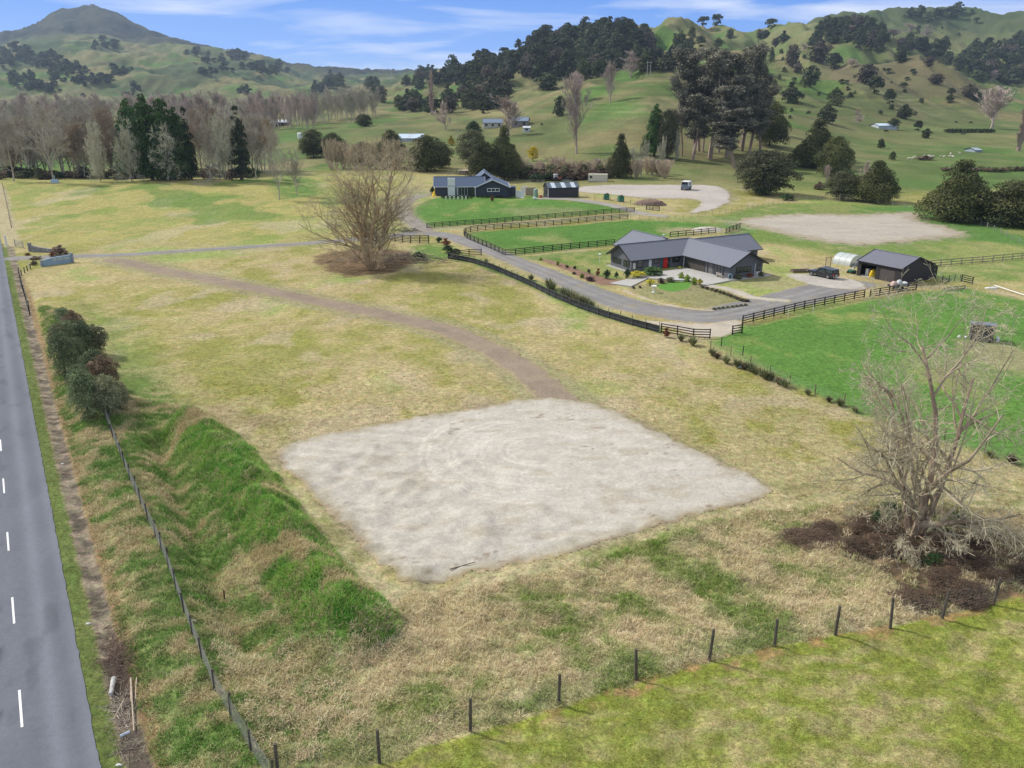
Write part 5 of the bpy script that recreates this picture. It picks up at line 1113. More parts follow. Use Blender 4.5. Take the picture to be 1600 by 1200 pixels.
def gable_roof(par, x0, x1, y0, y1, axis, eave, peak, m, oh=.55, th=.12, trim=None, ext=(.5, .5), nm='roof', cap=None):
    """pitched roof slab over the given walls with eaves overhang"""
    b = MB(); a0, a1 = (y0, y1) if axis == 'x' else (x0, x1); e0, e1 = (x0-ext[0], x1+ext[1]) if axis == 'x' else (y0-ext[0], y1+ext[1])
    c = (a0+a1)/2; sl = (peak-eave)/((a1-a0)/2); lo = eave-sl*oh+.04; pk = peak+.04
    b.prism([(a0-oh, lo), (c, pk), (a1+oh, lo), (a1+oh, lo+th), (c, pk+th), (a0-oh, lo+th)], axis, e0, e1)
    r = b.build(nm, m, par)
    q = MB(); P = (lambda u, w, z: (u, w, z)) if axis == 'x' else (lambda u, w, z: (w, u, z)); s0, s1 = P(e0-.01, c, pk+th+.012), P(e1+.01, c, pk+th+.012); q.bar(s0, s1, .26, .07); q.build('ridge_cap', cap or m, r)
    for u in ((e0-.02), (e1+.02)):
        q = MB(); q.bar(P(u, a0-oh, lo+.05), P(u, c, pk+.05), .05, .22); q.bar(P(u, c, pk+.05), P(u, a1+oh, lo+.05), .05, .22); q.build('bargeboard', trim or darkf, r)
    for w in (a0-oh-.05, a1+oh+.05):
        q = MB(); q.bar(P(e0, w, lo+.06), P(e1, w, lo+.06), .11, .12); q.build('gutter', trim or darkf, r)
    return r
# ---- the grey L-shaped house
pB = hit(986, 425); TH = math.radians(27)
def HL(x, y, z=0): return Vector((pB.x+x*math.cos(TH)-y*math.sin(TH), pB.y+x*math.sin(TH)+y*math.cos(TH), pB.z+z))
hs_ = thing('house', 'single storey grey house with slate grey roofs and a bright red front door', 'house', pB+Vector((0, 0, .05)), TH)
E_, PK = 2.25, 4.25
roofy = mat('slate_roof_y', (.150, .158, .195), .42, .05, 2, sp=.5, ribs=('Y', 2.2, .25))
gable_walls(hs_, 0, 15, 0, 6.6, 'x', E_, PK, wallg); gable_roof(hs_, 0, 15.05, 0, 6.6, 'x', E_, PK, roofg, ext=(.7, .0))
gable_walls(hs_, 11.3, 18.7, -12.6, 3.3, 'y', E_+.01, PK+.02, wallg); gable_roof(hs_, 11.3, 18.7, -12.6, 3.5, 'y', E_+.01, PK+.02, roofy, ext=(.8, 0))
gable_walls(hs_, 6.4, 14.4, 4.0, 14.2, 'y', E_+.005, PK+.2, wallg); gable_roof(hs_, 6.4, 14.4, 3.9, 14.2, 'y', E_+.005, PK+.2, roofy, ext=(0, .6))
gable_walls(hs_, 15.2, 27.6, -1.7, 5.5, 'x', E_+.015, PK+.05, wallg); gable_roof(hs_, 15.1, 27.6, -1.7, 5.5, 'x', E_+.015, PK+.05, roofg, ext=(.1, .7))
fy, fx, gf, ge = ('y', 0, -1), ('x', 0, -1), ('x', 11.3, -1), ('y', -12.6, -1)
window(hs_, fy, 1.2, 2.5, .55, 1.95); window(hs_, fy, 4.9, 6.2, 1.0, 1.9, n=2); window(hs_, fy, 8.9, 10.6, .85, 1.95, n=2)
panel(hs_, 'white_blind', fy, .35, .85, .45, 1.5, white); panel(hs_, 'white_door', fy, 3.75, 4.3, .2, 1.95, white)
d_ = panel(hs_, 'front_door', fy, 6.9, 7.85, .02, 2.1, redp, .004, .09); MB().bx(7.66, 7.72, -.16, -.1, .9, 1.2).build('handle', wirem, d_)
window(hs_, fy, 7.9, 8.4, .05, 2.1, nm='side_light'); panel(hs_, 'door_surround', fy, 6.35, 6.84, 0, 2.12, mat('teal_panel', (.05, .12, .13), .6), .004, .05)
lw = MB(); lw.lathe([(.01, -.02), (.2, -.01), (.24, .05), (.2, .1), (.02, .12)], 12, (9.75, -.22, 1.5)); lw.build('wreath', mat('wreath', (.35, .2, .1), .8, .4, 8), hs_)
window(hs_, fx, 3.2, 5.9, .75, 1.75, n=4); window(hs_, fx, .55, 2.4, .6, 1.8, n=2)
garage = panel(hs_, 'garage_door', gf, -.6, -6.3, .02, 2.05, brownd, .004, .05)
panel(hs_, 'wall_panel', gf, -6.6, -8.3, .02, 2.1, mat('light_cladding', (.155, .152, .15), .7, .08, 2), .004, .04)
for y_ in (-7.1,): MB().tube((11.18, y_, 0), (11.18, y_, 2.1), .05, .05, 8).build('downpipe', darkf, hs_)
window(hs_, gf, -8.7, -11.2, .05, 2.0, n=3, nm='glass_door'); window(hs_, ge, 12.8, 16.1, .85, 1.85, n=4); window(hs_, ge, 17.5, 18.1, .75, 1.9)
MB().tube((16.9, -12.72, 0), (16.9, -12.72, 2.2), .06, .06, 8).build('white_downpipe', white, hs_)
MB().tube((11.0, -.75, -.1), (11.0, -.75, 2.15), .075, .075, 8).build('porch_post', white, hs_)
MB().bx(17.05, 17.85, -13.1, -12.75, 0, .75).build('heat_pump', white, hs_, bevel=.03)
fl_ = MB().tube((10.2, 4.6, 3.6), (10.2, 4.6, 5.1), .12, .12, 10); fl_.build('flue', mat('steel', (.5, .5, .5), .3, .05, 4, metal=.8), hs_); MB().lathe([(.2, 0), (.22, .06), (.05, .16)], 12, (10.2, 4.6, 5.08)).build('flue_cap', white, hs_)
MB().bx(-.9, -.02, -.6, 6.9, -.5, .04).build('path_slab', concm, hs_); MB().bx(11.0, 20.0, -13.9, -12.62, -.5, .03).build('path_slab', concm, hs_)
window(hs_, ('y', -1.7, -1), 20.5, 22.5, 0.9, 1.9); window(hs_, ('y', -1.7, -1), 24, 26.6, .2, 1.95, n=3)
# ---- dark two bay shed
ps = hit(1406, 444); TS = math.radians(30)
sh = thing('shed', 'dark brown metal shed with one open bay showing yellow gear and one closed roller door', 'shed', ps+Vector((0, 0, .02)), TS)
LY, LX, SE, SP_ = 8.6, 8.4, 2.45, 3.95
# front (door) wall is x=0 facing -x, from y=0 (near corner) to y=LY ; gable ends at y=0 and y=LY
def wallbx(b, *a): b.bx(*a); return b
b = MB(); b.prism([(0, -.5), (LX, -.5), (LX, SE), (LX/2, SP_), (0, SE)], 'y', 0, .12); b.prism([(0, -.5), (LX, -.5), (LX, SE), (LX/2, SP_), (0, SE)], 'y', LY-.12, LY); b.bx(LX-.12, LX, .12, LY-.12, -.5, SE)
b.bx(0, .12, .12, 1.2, -.5, SE-.05); b.bx(0, .12, 4.1, 4.9, -.5, SE-.05); b.bx(0, .12, 7.9, LY-.12, -.5, SE-.05); b.bx(0, .12, 1.2, 4.1, 2.05, SE-.05); b.bx(0, .12, 4.9, 7.9, 2.1, SE-.05); b.build('wall', claddark, sh)
gable_roof(sh, 0, LX, 0, LY, 'y', SE, SP_, mat('shed_roof', (.14, .14, .175), .42, .05, 2, sp=.5, ribs=('Y', 2.2, .25)), oh=.18, ext=(.12, .12), th=.07)
MB().bx(.03, .09, 1.22, 4.08, 0, 2.04).build('roller_door', mat('roller_door', (.075, .062, .06), .5, .06, 2, ribs=('Z', 3.2, .6)), sh)
MB().bx(.1, LX-.15, .15, LY-.15, -.3, .03).build('floor_slab', concm, sh)
MB().prism([(LX+.01, -.5), (LX+1.7, -.5), (LX+1.7, 1.95), (LX+.01, 2.35)], 'y', .3, 3.4).build('lean_to', claddark, sh); MB().prism([(LX-.0, 2.42), (LX+1.95, 1.98), (LX+1.95, 2.05), (LX-.0, 2.49)], 'y', .15, 3.6).build('lean_to_roof', mat('lean_to_roof', (.09, .13, .15), .5), sh)
window(sh, ('y', .3, -1), LX+.5, LX+1.3, 1.1, 1.8)
def SW(x, y, z=0): return Vector((ps.x+x*math.cos(TS)-y*math.sin(TS), ps.y+x*math.sin(TS)+y*math.cos(TS), ps.z+z+.05))
def lump(name, label, cat, loc, w, d, h, m, seed=1, prof=None, rz=0, group=None):
    """soft irregular solid: heaps, covered gear, boulders"""
    r = random.Random(seed); n = 18; pr = prof or [(.92, 0), (1, .18), (.92, .5), (.68, .8), (.3, .97), (.02, 1)]; b = MB(); vs = []
    for (q, z) in pr:
        for k in range(n):
            t = 2*PI*k/n; j = 1+r.uniform(-.09, .09)+.08*math.sin(3*t+seed); vs.append((math.cos(t)*w/2*q*j, math.sin(t)*d/2*q*j, z*h*(1+r.uniform(-.05, .05))-(.15 if z == 0 else 0)))
    m_ = len(pr); b.add(vs, [(i*n+k, i*n+(k+1) % n, (i+1)*n+(k+1) % n, (i+1)*n+k) for i in range(m_-1) for k in range(n)]+[tuple(range((m_-1)*n, m_*n))])
    o = b.build(name, m, None, loc, rz); tag(o, label, cat, group)
    for f in o.data.polygons: f.use_smooth = True
    return o
# things inside the open bay
yel = mat('yellow_plastic', (.75, .5, .02), .5, .1, 3); lump('covered_machine', 'bright yellow covered machine inside the open bay of the dark shed', 'machine', SW(.8, 5.9), 1.3, .9, 1.35, yel, 3)
def box_thing(name, label, cat, loc, dims, m, rz=0, lid=None, bevel=.03, group=None):
    t = thing(name, label, cat, loc, rz, group); MB().box((0, 0, dims[2]/2), dims).build('body', m, t, bevel=bevel); MB().box((0, 0, dims[2]+.035), (dims[0]*1.05, dims[1]*1.05, .06)).build('lid', lid or m, t); return t
box_thing('storage_box', 'white storage box at the left side of the open shed bay', 'box', SW(1.2, 7.3), (.55, .55, 1.1), white, TS); box_thing('storage_box', 'grey storage box right of the yellow machine in the shed', 'box', SW(1.3, 5.15), (.5, .5, .6), mat('grey_plastic', (.3, .32, .32), .6), TS)
lump('feed_sack', 'green sack beside the grey box in the open shed bay', 'sack', SW(.9, 5.35), .5, .4, .55, mat('green_sack', (.12, .32, .08), .8), 5)
q = hit(1330, 427); t = thing('ride_on_mower', 'small green and white ride-on mower parked at the left corner of the dark shed', 'mower', q, 2.2)
MB().box((0, 0, .45), (1.3, .7, .4), 0, .85).build('body', mat('mower_green', (.04, .16, .10), .4), t, bevel=.05); MB().box((-.2, 0, .9), (.45, .5, .12)).build('seat', white, t, bevel=.04); MB().box((-.42, 0, 1.12), (.1, .5, .4)).build('seat_back', white, t, bevel=.04)
for x_, y_, r_ in ((-.4, .4, .28), (-.4, -.4, .28), (.45, .36, .2), (.45, -.36, .2)): MB().tube((x_, y_-.1, r_), (x_, y_+.1, r_), r_, r_, 14).build('wheel', darkf, t)
MB().tube((.25, 0, .6), (.05, 0, 1.05), .03).tube((.05, -.2, 1.05), (.05, .2, 1.05), .03).build('steering_bar', darkf, t)
# ---- the blue roofed house
pb = hit(680, 306.5); TB = math.radians(3); kx = mpp(pb)
bh = thing('house', 'dark blue house with blue metal roof, white chimney panel and white edged front gable', 'house', pb+Vector((0, 0, .1)), TB)
broof = mat('blue_roof', (.055, .085, .15), .4, .06, 2, sp=.5, ribs=('X', 2, .2)); broofy = mat('blue_roof_y', (.055, .085, .15), .4, .06, 2, sp=.5, ribs=('Y', 2, .2)); bwall = mat('navy_cladding', (.045, .052, .07), .7, .08, 2)
gable_walls(bh, 0, 14, 0, 8, 'x', 2.7, 4.9, bwall); gable_roof(bh, 0, 14, 0, 8, 'x', 2.7, 4.9, broof, oh=.5, trim=white)
gable_walls(bh, 12.0, 21.2, -1.2, 12, 'y', 2.55, 4.5, bwall); gable_roof(bh, 12.0, 21.2, -1.2, 12, 'y', 2.55, 4.5, broofy, oh=.5, trim=white)
gable_walls(bh, 10, 19, 6, 15, 'y', 2.6, 6.0, bwall); gable_roof(bh, 10, 19, 6, 15, 'y', 2.6, 6.0, broofy, oh=.5, trim=white)
MB().bx(3.7, 5.8, -.75, .0, -.5, 5.0).build('chimney', white, bh); MB().tube((4.7, -.35, 5.0), (4.7, -.35, 5.8), .12).build('flue', wirem, bh); MB().bx(3.68, 5.82, -.78, -.74, 2.75, 2.85).build('chimney_band', darkf, bh)
b0 = ('y', 0, -1); window(bh, b0, 6.8, 9.4, .1, 2.4, white, 3, nm='glass_door'); window(bh, b0, 9.9, 11.6, .1, 2.4, darkf, 1, nm='entrance'); window(bh, ('y', -1.2, -1), 15.0, 18.6, 1.2, 2.2, white, 3, fw=.16)
for x_ in (6.3, 11.5): MB().bx(x_, x_+.22, -1.15, -.95, -.3, 2.4).build('verandah_post', white, bh)
MB().bx(21.25, 23.4, 1, 4.5, -.4, 2.2).build('annex', bwall, bh); MB().bx(21.2, 23.5, .9, 4.6, 2.2, 2.3).build('annex_roof', broof, bh)
def BL(x, y): 
    v = Vector((pb.x+x*math.cos(TB)-y*math.sin(TB), pb.y+x*math.sin(TB)+y*math.cos(TB), 0)); v.z = gz(v.x, v.y); return v
# ---- small shed with clear roof panels
pm_ = hit(856, 309.5); TM = math.radians(14)
sm = thing('shed', 'small dark metal shed with three pale translucent strips in its roof', 'shed', pm_+Vector((0, 0, .05)), TM)
gable_walls(sm, 0, 9.2, 0, 4.6, 'x', 2.7, 3.9, mat('small_shed_wall', (.045, .043, .045), .6, .1, 2, ribs=('X', 2, .3))); sr = gable_roof(sm, 0, 9.2, 0, 4.6, 'x', 2.7, 3.9, mat('small_shed_roof', (.11, .14, .17), .45, .08, 2), oh=.15, ext=(.15, .15), th=.07)
clearm = mat('clear_sheet', (.55, .62, .70), .35, .08, 2)
for x_ in (1.2, 4.2, 7.1): MB().prism([(-.16, 2.73), (2.25, 3.99), (2.25, 4.05), (-.16, 2.79)], 'x', x_, x_+1.2).build('roof_light', clearm, sr)
MB().bx(.0, .12, -.09, -.005, 0, 2.6).build('corner_trim', white, sm); window(sm, ('x', 0, -1), 1.4, 2.6, .9, 1.9)
q = hit(837, 308); w_ = tag(MB().lathe([(.62, 0), (.64, .1), (.62, 2.1), (.5, 2.3), (.15, 2.4), (.05, 2.41)], 20).build('water_tank', mat('pale_green_plastic', (.30, .42, .36), .6, .06, 2), None, q), 'pale green water tank at the left end of the small metal shed', 'water tank')
q = hit(829, 307); box_thing('garden_cupboard', 'tan timber cupboard left of the pale green tank', 'cupboard', q+Vector((0, 3, 0)), (3.0, 1.2, 2.3), mat('tan_wood', (.38, .31, .22), .8), .1)
q = hit(835, 311.5); tag(MB().lathe([(.3, 0), (.42, .1), (.45, .55), (.4, .6)], 16).build('white_tub', white, None, q), 'round white tub on the grass below the pale green tank', 'tub')
q = hit(845, 309.5); box_thing('gas_bottle_box', 'small red and white box at the gable end of the small shed', 'box', q, (.8, .5, .9), mat('red_paint', (.5, .09, .05), .6), .3, white)
for i, (x, y, w, h, rz) in enumerate(((801,303,2.6,2.0,.2),(806,306,1.6,2.2,1.1),(813,309,2.6,2.2,-.5),(817,303,2.2,2.4,.9),(821,299,1.6,2.0,.3))):
    q = hit(x, y); t = thing('jump_wing', ('leftmost','second','tallest front','fourth','rearmost')[i]+' white horse jump panel right of the blue roofed house', 'jump panel', q, rz, None)
    b = MB(); b.bx(-w/2, -w/2+.12, -.06, .06, 0, h); b.bx(w/2-.12, w/2, -.06, .06, 0, h*.8); b.build('post', white, t)
    b = MB(); b.prism([(-w/2+.12, .25), (w/2-.12, .25), (w/2-.12, h*.75), (-w/2+.12, h*.95)], 'y', -.03, .03); b.build('board', white, t); MB().bx(-w/2, w/2, -.4, .4, 0, .08).build('foot', white, t)
# ---- cream container, tractor, timber and trailer beyond
q = hit(934, 283.5); ct = thing('shipping_container', 'cream shipping container standing at the back of the gravel yard', 'container', q, math.radians(-6)); crm = mat('cream_steel', (.62, .58, .46), .6, .05, 2, ribs=('X', 3, .5))
MB().box((0, 0, 1.25), (6.4, 2.4, 2.4)).build('body', crm, ct)
b = MB()
for x_ in (-3.22, 3.22):
    for y_ in (-1.2, 1.2): b.box((x_*.99, y_, 1.27), (.14, .14, 2.54))
b.build('corner_post', mat('cream_frame', (.5, .47, .38), .6), ct); MB().box((3.27, 0, 1.25), (.05, 2.2, 2.2)).build('door', crm, ct); MB().bx(-2.7, -1.9, -1.26, -1.22, 1.2, 1.9).build('vent', darkf, ct)
q = hit(871, 283); t = thing('farm_tractor', 'small red and white tractor at the foot of the far hedge', 'tractor', q, .3); rd = mat('tractor_red', (.42, .11, .06), .6)
MB().box((.7, 0, .95), (1.7, .9, .7), 0, .9).build('bonnet', rd, t, bevel=.05); MB().box((-.7, 0, 1.6), (1.3, 1.4, 1.3), 0, .85).build('cab', mat('cab_glass', (.35, .38, .4), .3), t, bevel=.05); MB().box((-.7, 0, 2.3), (1.4, 1.5, .14)).build('cab_roof', white, t)
for x_, r_ in ((-.9, .75), (1.2, .45)):
    for y_ in (-.75, .75): MB().tube((x_, y_-.18, r_), (x_, y_+.18, r_), r_, r_, 16).build('wheel', darkf, t)
def timber(label, px, py, n, L_, m, rz=0, seed=1):
    q = hit(px, py); r = random.Random(seed); t = thing('timber_stack', label, 'timber stack', q, rz)
    for k in range(n):
        z = .08+.16*(k//4); y = (k % 4-1.5)*.22+r.uniform(-.03, .03); MB().box((r.uniform(-.3, .3), y, z), (L_*r.uniform(.85, 1), .18, .12), r.uniform(-.05, .05)).build('plank', m, t)
    return t
timber('low stack of pale sawn timber below the far hedge', 840, 283, 16, 4.6, mat('sawn_pine', (.42, .28, .18), .8, .2, 3), .05)
timber('grey stack of planks right of the red tractor', 886, 283, 12, 3.4, mat('grey_plank', (.26, .27, .28), .8, .2, 3), .05, 2)
# ---- horse float in the yard
def horse_float(name, label, px, py, rz, body, lower, sc_=1.0, roof=None):
    q = hit(px, py); t = thing(name, label, 'horse trailer', q, rz, None, sc_)
    b = MB(); b.prism([(-1.6, .45), (1.5, .45), (1.9, .9), (1.9, 1.9), (1.5, 2.35), (-1.6, 2.35)], 'y', -1.0, 1.0); b.build('body', body, t, bevel=.05)
    MB().prism([(-1.62, .45), (1.5, .45), (1.75, .75), (1.75, 1.15), (-1.62, 1.15)], 'y', -1.03, 1.03).build('lower_panel', lower, t); MB().bx(-1.7, 1.55, -1.04, 1.04, 2.35, 2.45).build('roof', roof or white, t, bevel=.03)
    r = MB().bx(-1.72, -1.64, -.95, .95, .5, 1.6).build('ramp', lower, t); MB().bx(-1.70, -1.65, -.85, .85, 1.65, 2.25).build('rear_shade_panel', darkf, t)  # dark plate above the ramp paints the shade of the open rear
    for y_ in (-1.04, 1.0): MB().bx(-.6, .5, y_, y_+.04, 1.5, 2.0).build('side_window', glass, t)
    for x_ in (-.55, .35):
        for y_ in (-1.12, 1.12): w = MB().tube((x_, y_-.09, .34), (x_, y_+.09, .34), .34, .34, 18).build('wheel', darkf, t); MB().tube((x_, y_-.1, .34), (x_, y_+.1, .34), .16, .16, 12).build('rim', wirem, w)
    b = MB(); b.bar((1.6, -.5, .5), (2.9, 0, .5), .08, .08); b.bar((1.6, .5, .5), (2.9, 0, .5), .08, .08); b.tube((2.7, 0, 0), (2.7, 0, .6), .04); b.build('drawbar', wirem, t)
    for y_ in (-.9, .9): MB().box((-1.7, y_, .7), (.06, .14, .2)).build('tail_light', redp, t)
    return t
horse_float('horse_float', 'white and blue-grey horse float parked alone on the pale gravel yard', 1072, 297, math.radians(62), mat('float_white', (.55, .60, .63), .5), mat('float_blue', (.16, .20, .24), .5), 1.12)
# ---- dark animal shelter in the green paddock
q = hit(1532, 531); t = thing('animal_shelter', 'small dark weathered shelter on skids in the bright green paddock at right', 'shelter', q, math.radians(-24)); dkw = mat('shelter_board', (.10, .088, .085), .85, .3, 2, ribs=('Z', 2.2, .5))
b = MB(); b.bx(-1.3, 1.3, 1.0, 1.1, .1, 2.0); b.bx(1.2, 1.3, -1.0, 1.0, .1, 2.1); b.bx(-1.3, -1.2, -1.0, 1.0, .1, 2.1); b.bx(-1.3, 1.3, -1.1, -1.0, .1, 1.15); b.bx(-.25, 1.3, -1.1, -1.0, 1.15, 2.2); b.build('wall', dkw, t)
MB().prism([(-1.25, 2.18), (1.25, 2.0), (1.25, 2.08), (-1.25, 2.30)], 'x', -1.5, 1.5).build('roof', mat('shelter_roof', (.17, .20, .28), .45, .1, 2), t)
for x_ in (-1.0, 1.0): MB().bx(x_-.08, x_+.08, -1.3, 1.3, -.1, .12).build('skid', dkw, t)
MB().bx(-1.1, -.35, -1.16, -1.1, .45, .95).build('rail', mat('pinkish_board', (.22, .16, .15), .8), t)
for i, (dx, dy) in enumerate(((1.55, -1.0), (1.85, -.6))): tag(MB().lathe([(.2, 0), (.24, .2), (.24, .5), (.2, .55)], 14).build('water_drum', white, None, q+Vector((dx, dy, 0))), ('left', 'right')[i]+' one of two white drums at the right corner of the dark paddock shelter', 'drum')
for i, (x, y) in enumerate(((1499,527),(1509,528))): lump('salt_block', ('left','right')[i]+' small white block on the grass left of the dark paddock shelter', 'block', hit(x, y), .45, .35, .28, white, i)
# ---- greenhouse
q = hit(1325, 412); g_ = thing('greenhouse', 'low arched greenhouse with milky plastic cover left of the dark shed', 'greenhouse', q, math.radians(32)); arc = [(2.1*math.cos(a), 1.85*math.sin(a)**.8) for a in np.linspace(.0, PI, 19)]
cov = newmat('milky_plastic'); cov[2].inputs['Base Color'].default_value = (.66, .72, .74, 1); cov[2].inputs['Roughness'].default_value = .35
tr_ = cov[1].nodes.new('ShaderNodeBsdfTransparent'); mx_ = cov[1].nodes.new('ShaderNodeMixShader'); mx_.inputs[0].default_value = .38; cov[1].links.new(cov[2].outputs[0], mx_.inputs[1]); cov[1].links.new(tr_.outputs[0], mx_.inputs[2]); cov[1].links.new(mx_.outputs[0], cov[1].nodes['Material Output'].inputs[0])
vs, fs = [], []
for k, y_ in enumerate(np.linspace(-1.9, 1.9, 9)): vs += [(a[0], y_, a[1]) for a in arc]
for k in range(8): fs += [(k*19+i, k*19+i+1, (k+1)*19+i+1, (k+1)*19+i) for i in range(18)]
fs += [tuple(range(19)), tuple(range(8*19+18, 8*19-1, -1))]
MB().add(vs, fs).build('cover', cov[0], g_)
for y_ in (-1.9, -.63, .63, 1.9):
    b = MB()
    for a, c in zip(arc, arc[1:]): b.tube((a[0]*1.01, y_, a[1]*1.01), (c[0]*1.01, y_, c[1]*1.01), .04, .04, 6)
    b.build('hoop', white, g_)
for x_ in (-.55, .55): MB().bx(x_-.06, x_+.06, -2.0, -1.93, 0, 1.7).build('door_post', white, g_)
MB().bx(-2.0, 2.0, -1.98, -1.92, 0, .5).build('end_board', mat('grey_board', (.3, .3, .33), .8), g_)
# ---- pickup truck
def pickup(px, py, rz):
    q = hit(px, py); t = thing('pickup_truck', 'black double cab pickup with a canopy parked on the pale gravel beside the grey house', 'pickup truck', q+Vector((0, 0, .03)), rz); blk = mat('car_black', (.012, .014, .018), .18, .05, 2, sp=.8)
    lower = [(-2.65, .45), (-2.65, .98), (-1.0, 1.02), (.95, 1.02), (2.25, .95), (2.62, .78), (2.65, .45)]
    MB().prism(lower, 'y', -.92, .92).build('body', blk, t, bevel=.07)
    MB().prism([(-1.05, 1.0), (.95, 1.0), (.35, 1.68), (-.75, 1.74), (-1.05, 1.7)], 'y', -.80, .80).build('cab', blk, t, bevel=.07)
    MB().prism([(-2.6, .98), (-1.08, .98), (-1.08, 1.70), (-2.45, 1.66)], 'y', -.86, .86).build('canopy', blk, t, bevel=.06)
    gl = mat('car_glass', (.03, .05, .07), .05, .1, 1, sp=1.0)
    for s in (-1, 1):
        y_ = s*.815; y0, y1 = sorted((y_, y_+s*.01)); MB().prism([(-.95, 1.12), (-.15, 1.12), (-.15, 1.6), (-.78, 1.63)], 'y', y0, y1).build('side_window', gl, t); MB().prism([(-.1, 1.12), (.75, 1.12), (.3, 1.58), (-.1, 1.6)], 'y', y0, y1).build('side_window', gl, t)
        y_ = s*.87; y0, y1 = sorted((y_, y_+s*.01)); MB().prism([(-2.4, 1.15), (-1.25, 1.15), (-1.25, 1.58), (-2.3, 1.56)], 'y', y0, y1).build('canopy_window', gl, t)
        MB().box((-2.67, s*.8, .85), (.05, .16, .34)).build('tail_light', redp, t); MB().box((2.62, s*.7, .74), (.06, .36, .16)).build('headlight', white, t); MB().box((.55, s*1.0, 1.1), (.14, .16, .14)).build('mirror', blk, t)
        for x_ in (-1.65, 1.65):
            w = MB().tube((x_, s*.80-.11, .39), (x_, s*.80+.11, .39), .39, .39, 22).build('wheel', darkf, t, bevel=.03); MB().tube((x_, s*.80-.125, .39), (x_, s*.80+.125, .39), .22, .22, 14).build('rim', wirem, w)
        MB().bar((-1.5, s*.7, 1.76), (-.1, s*.65, 1.76), .05, .04).build('roof_rail', wirem, t)
    MB().prism([(.98, 1.03), (1.0, 1.05), (.42, 1.66), (.39, 1.64)], 'y', -.70, .70).build('windscreen', gl, t); MB().box((-2.56, 0, 1.36), (.04, 1.4, .42)).build('rear_window', gl, t)
    MB().box((-2.72, 0, .52), (.14, 1.7, .16)).build('rear_bumper', mat('chrome', (.5, .5, .5), .25, .05, 3, metal=.8), t, bevel=.02); MB().box((-2.69, 0, .78), (.03, .5, .12)).build('number_plate', white, t); MB().box((2.66, 0, .58), (.1, 1.7, .22)).build('front_bumper', darkf, t, bevel=.03)
    return t
pickup(1285, 433, math.radians(124))
# ---- loaded trailer behind the rail fence
q = hit(1404, 453); t = thing('flat_trailer', 'flat trailer behind the black rail fence, loaded with pale wrapped goods', 'trailer', q+Vector((0, .3, 0)), math.radians(16)); MB().box((0, 0, .6), (3.0, 1.5, .1)).build('deck', darkf, t); MB().bx(-1.5, 1.5, -.78, -.74, .6, .85).bx(-1.5, 1.5, .74, .78, .6, .85).build('side_board', wirem, t)
for y_ in (-.85, .85): MB().tube((0, y_-.09, .33), (0, y_+.09, .33), .33, .33, 16).build('wheel', darkf, t)
MB().bar((1.5, 0, .55), (2.7, 0, .5), .1, .1).build('drawbar', wirem, t)
lump('wrapped_load', 'pinkish wrapped load on the left end of the flat trailer', 'load', q+Vector((-.85, .1, .65)), 1.1, 1.2, .75, mat('pink_wrap', (.50, .36, .31), .7), 8); lump('wrapped_load', 'pale grey wrapped load in the middle of the flat trailer', 'load', q+Vector((.1, .35, .65)), 1.0, 1.2, .95, mat('grey_wrap', (.48, .50, .49), .6), 9)
lump('wrapped_load', 'flat white covered load on the right end of the flat trailer', 'load', q+Vector((1.1, .6, .65)), 1.1, 1.2, .6, mat('white_wrap', (.62, .63, .63), .6), 10)
# ---- metal gate frame, raised bed, clothes line of the back yard
q = hit(1293, 420); t = thing('mesh_gate', 'tall narrow wire mesh gate in a dark frame behind the pickup', 'gate', q, .2); b = MB(); b.bx(-.55, -.49, -.03, .03, 0, 2.1); b.bx(.49, .55, -.03, .03, 0, 2.1); b.bx(-.49, .49, -.03, .03, 2.04, 2.1); b.bx(-.49, .49, -.03, .03, .4, .46); b.build('frame', darkf, t)
b = MB()
for k in range(9): b.bx(-.44+.11*k, -.43+.11*k, -.008, .008, .46, 2.04)
for k in range(14): b.bx(-.49, .49, -.006, .006, .55+.11*k, .56+.11*k)
b.build('mesh', wirem, t)
q = hit(1251, 425); t = thing('raised_garden_bed', 'long dark timber raised garden bed left of the pickup', 'garden bed', q, .12); b = MB(); b.bx(-1.7, 1.7, -.65, -.58, 0, .45); b.bx(-1.7, 1.7, .58, .65, 0, .45); b.bx(-1.7, -1.63, -.58, .58, 0, .45); b.bx(1.63, 1.7, -.58, .58, 0, .45); b.build('frame', brownw, t); MB().bx(-1.62, 1.62, -.57, .57, 0, .38).build('soil', mat('soil', (.06, .045, .035), .95, .4, 5, bump=.5), t)
# ---- sign walls at the entrance
def at(px, py): return hit(px, py)
a_, b_ = at(67, 416), at(112, 410); L_ = (b_-a_).length; rz = math.atan2(b_.y-a_.y, b_.x-a_.x); swm = mat('blue_grey_render', (.27, .38, .47), .75, .08, 1.5)
t = thing('sign_wall', 'long low pale blue entrance sign wall with raised cream lettering on the near side of the drive', 'sign', a_, rz)
MB().prism([(0, -.3), (L_, -.3), (L_, 1.45), (L_*.32, 1.35), (0, 1.05)], 'y', -.16, .16).build('wall', swm, t); MB().bx(L_, L_+.35, -.3, .3, -.3, 1.75).build('pillar', mat('stone_pillar', (.25, .27, .30), .9, .3, 3, bump=.5), t)
MB().bx(-.32, 0, -.28, .28, -.3, 1.15).build('pillar', mat('stone_pillar', (.25, .27, .30), .9, .3, 3), t)
cr_ = mat('cream_letter', (.62, .60, .48), .6)
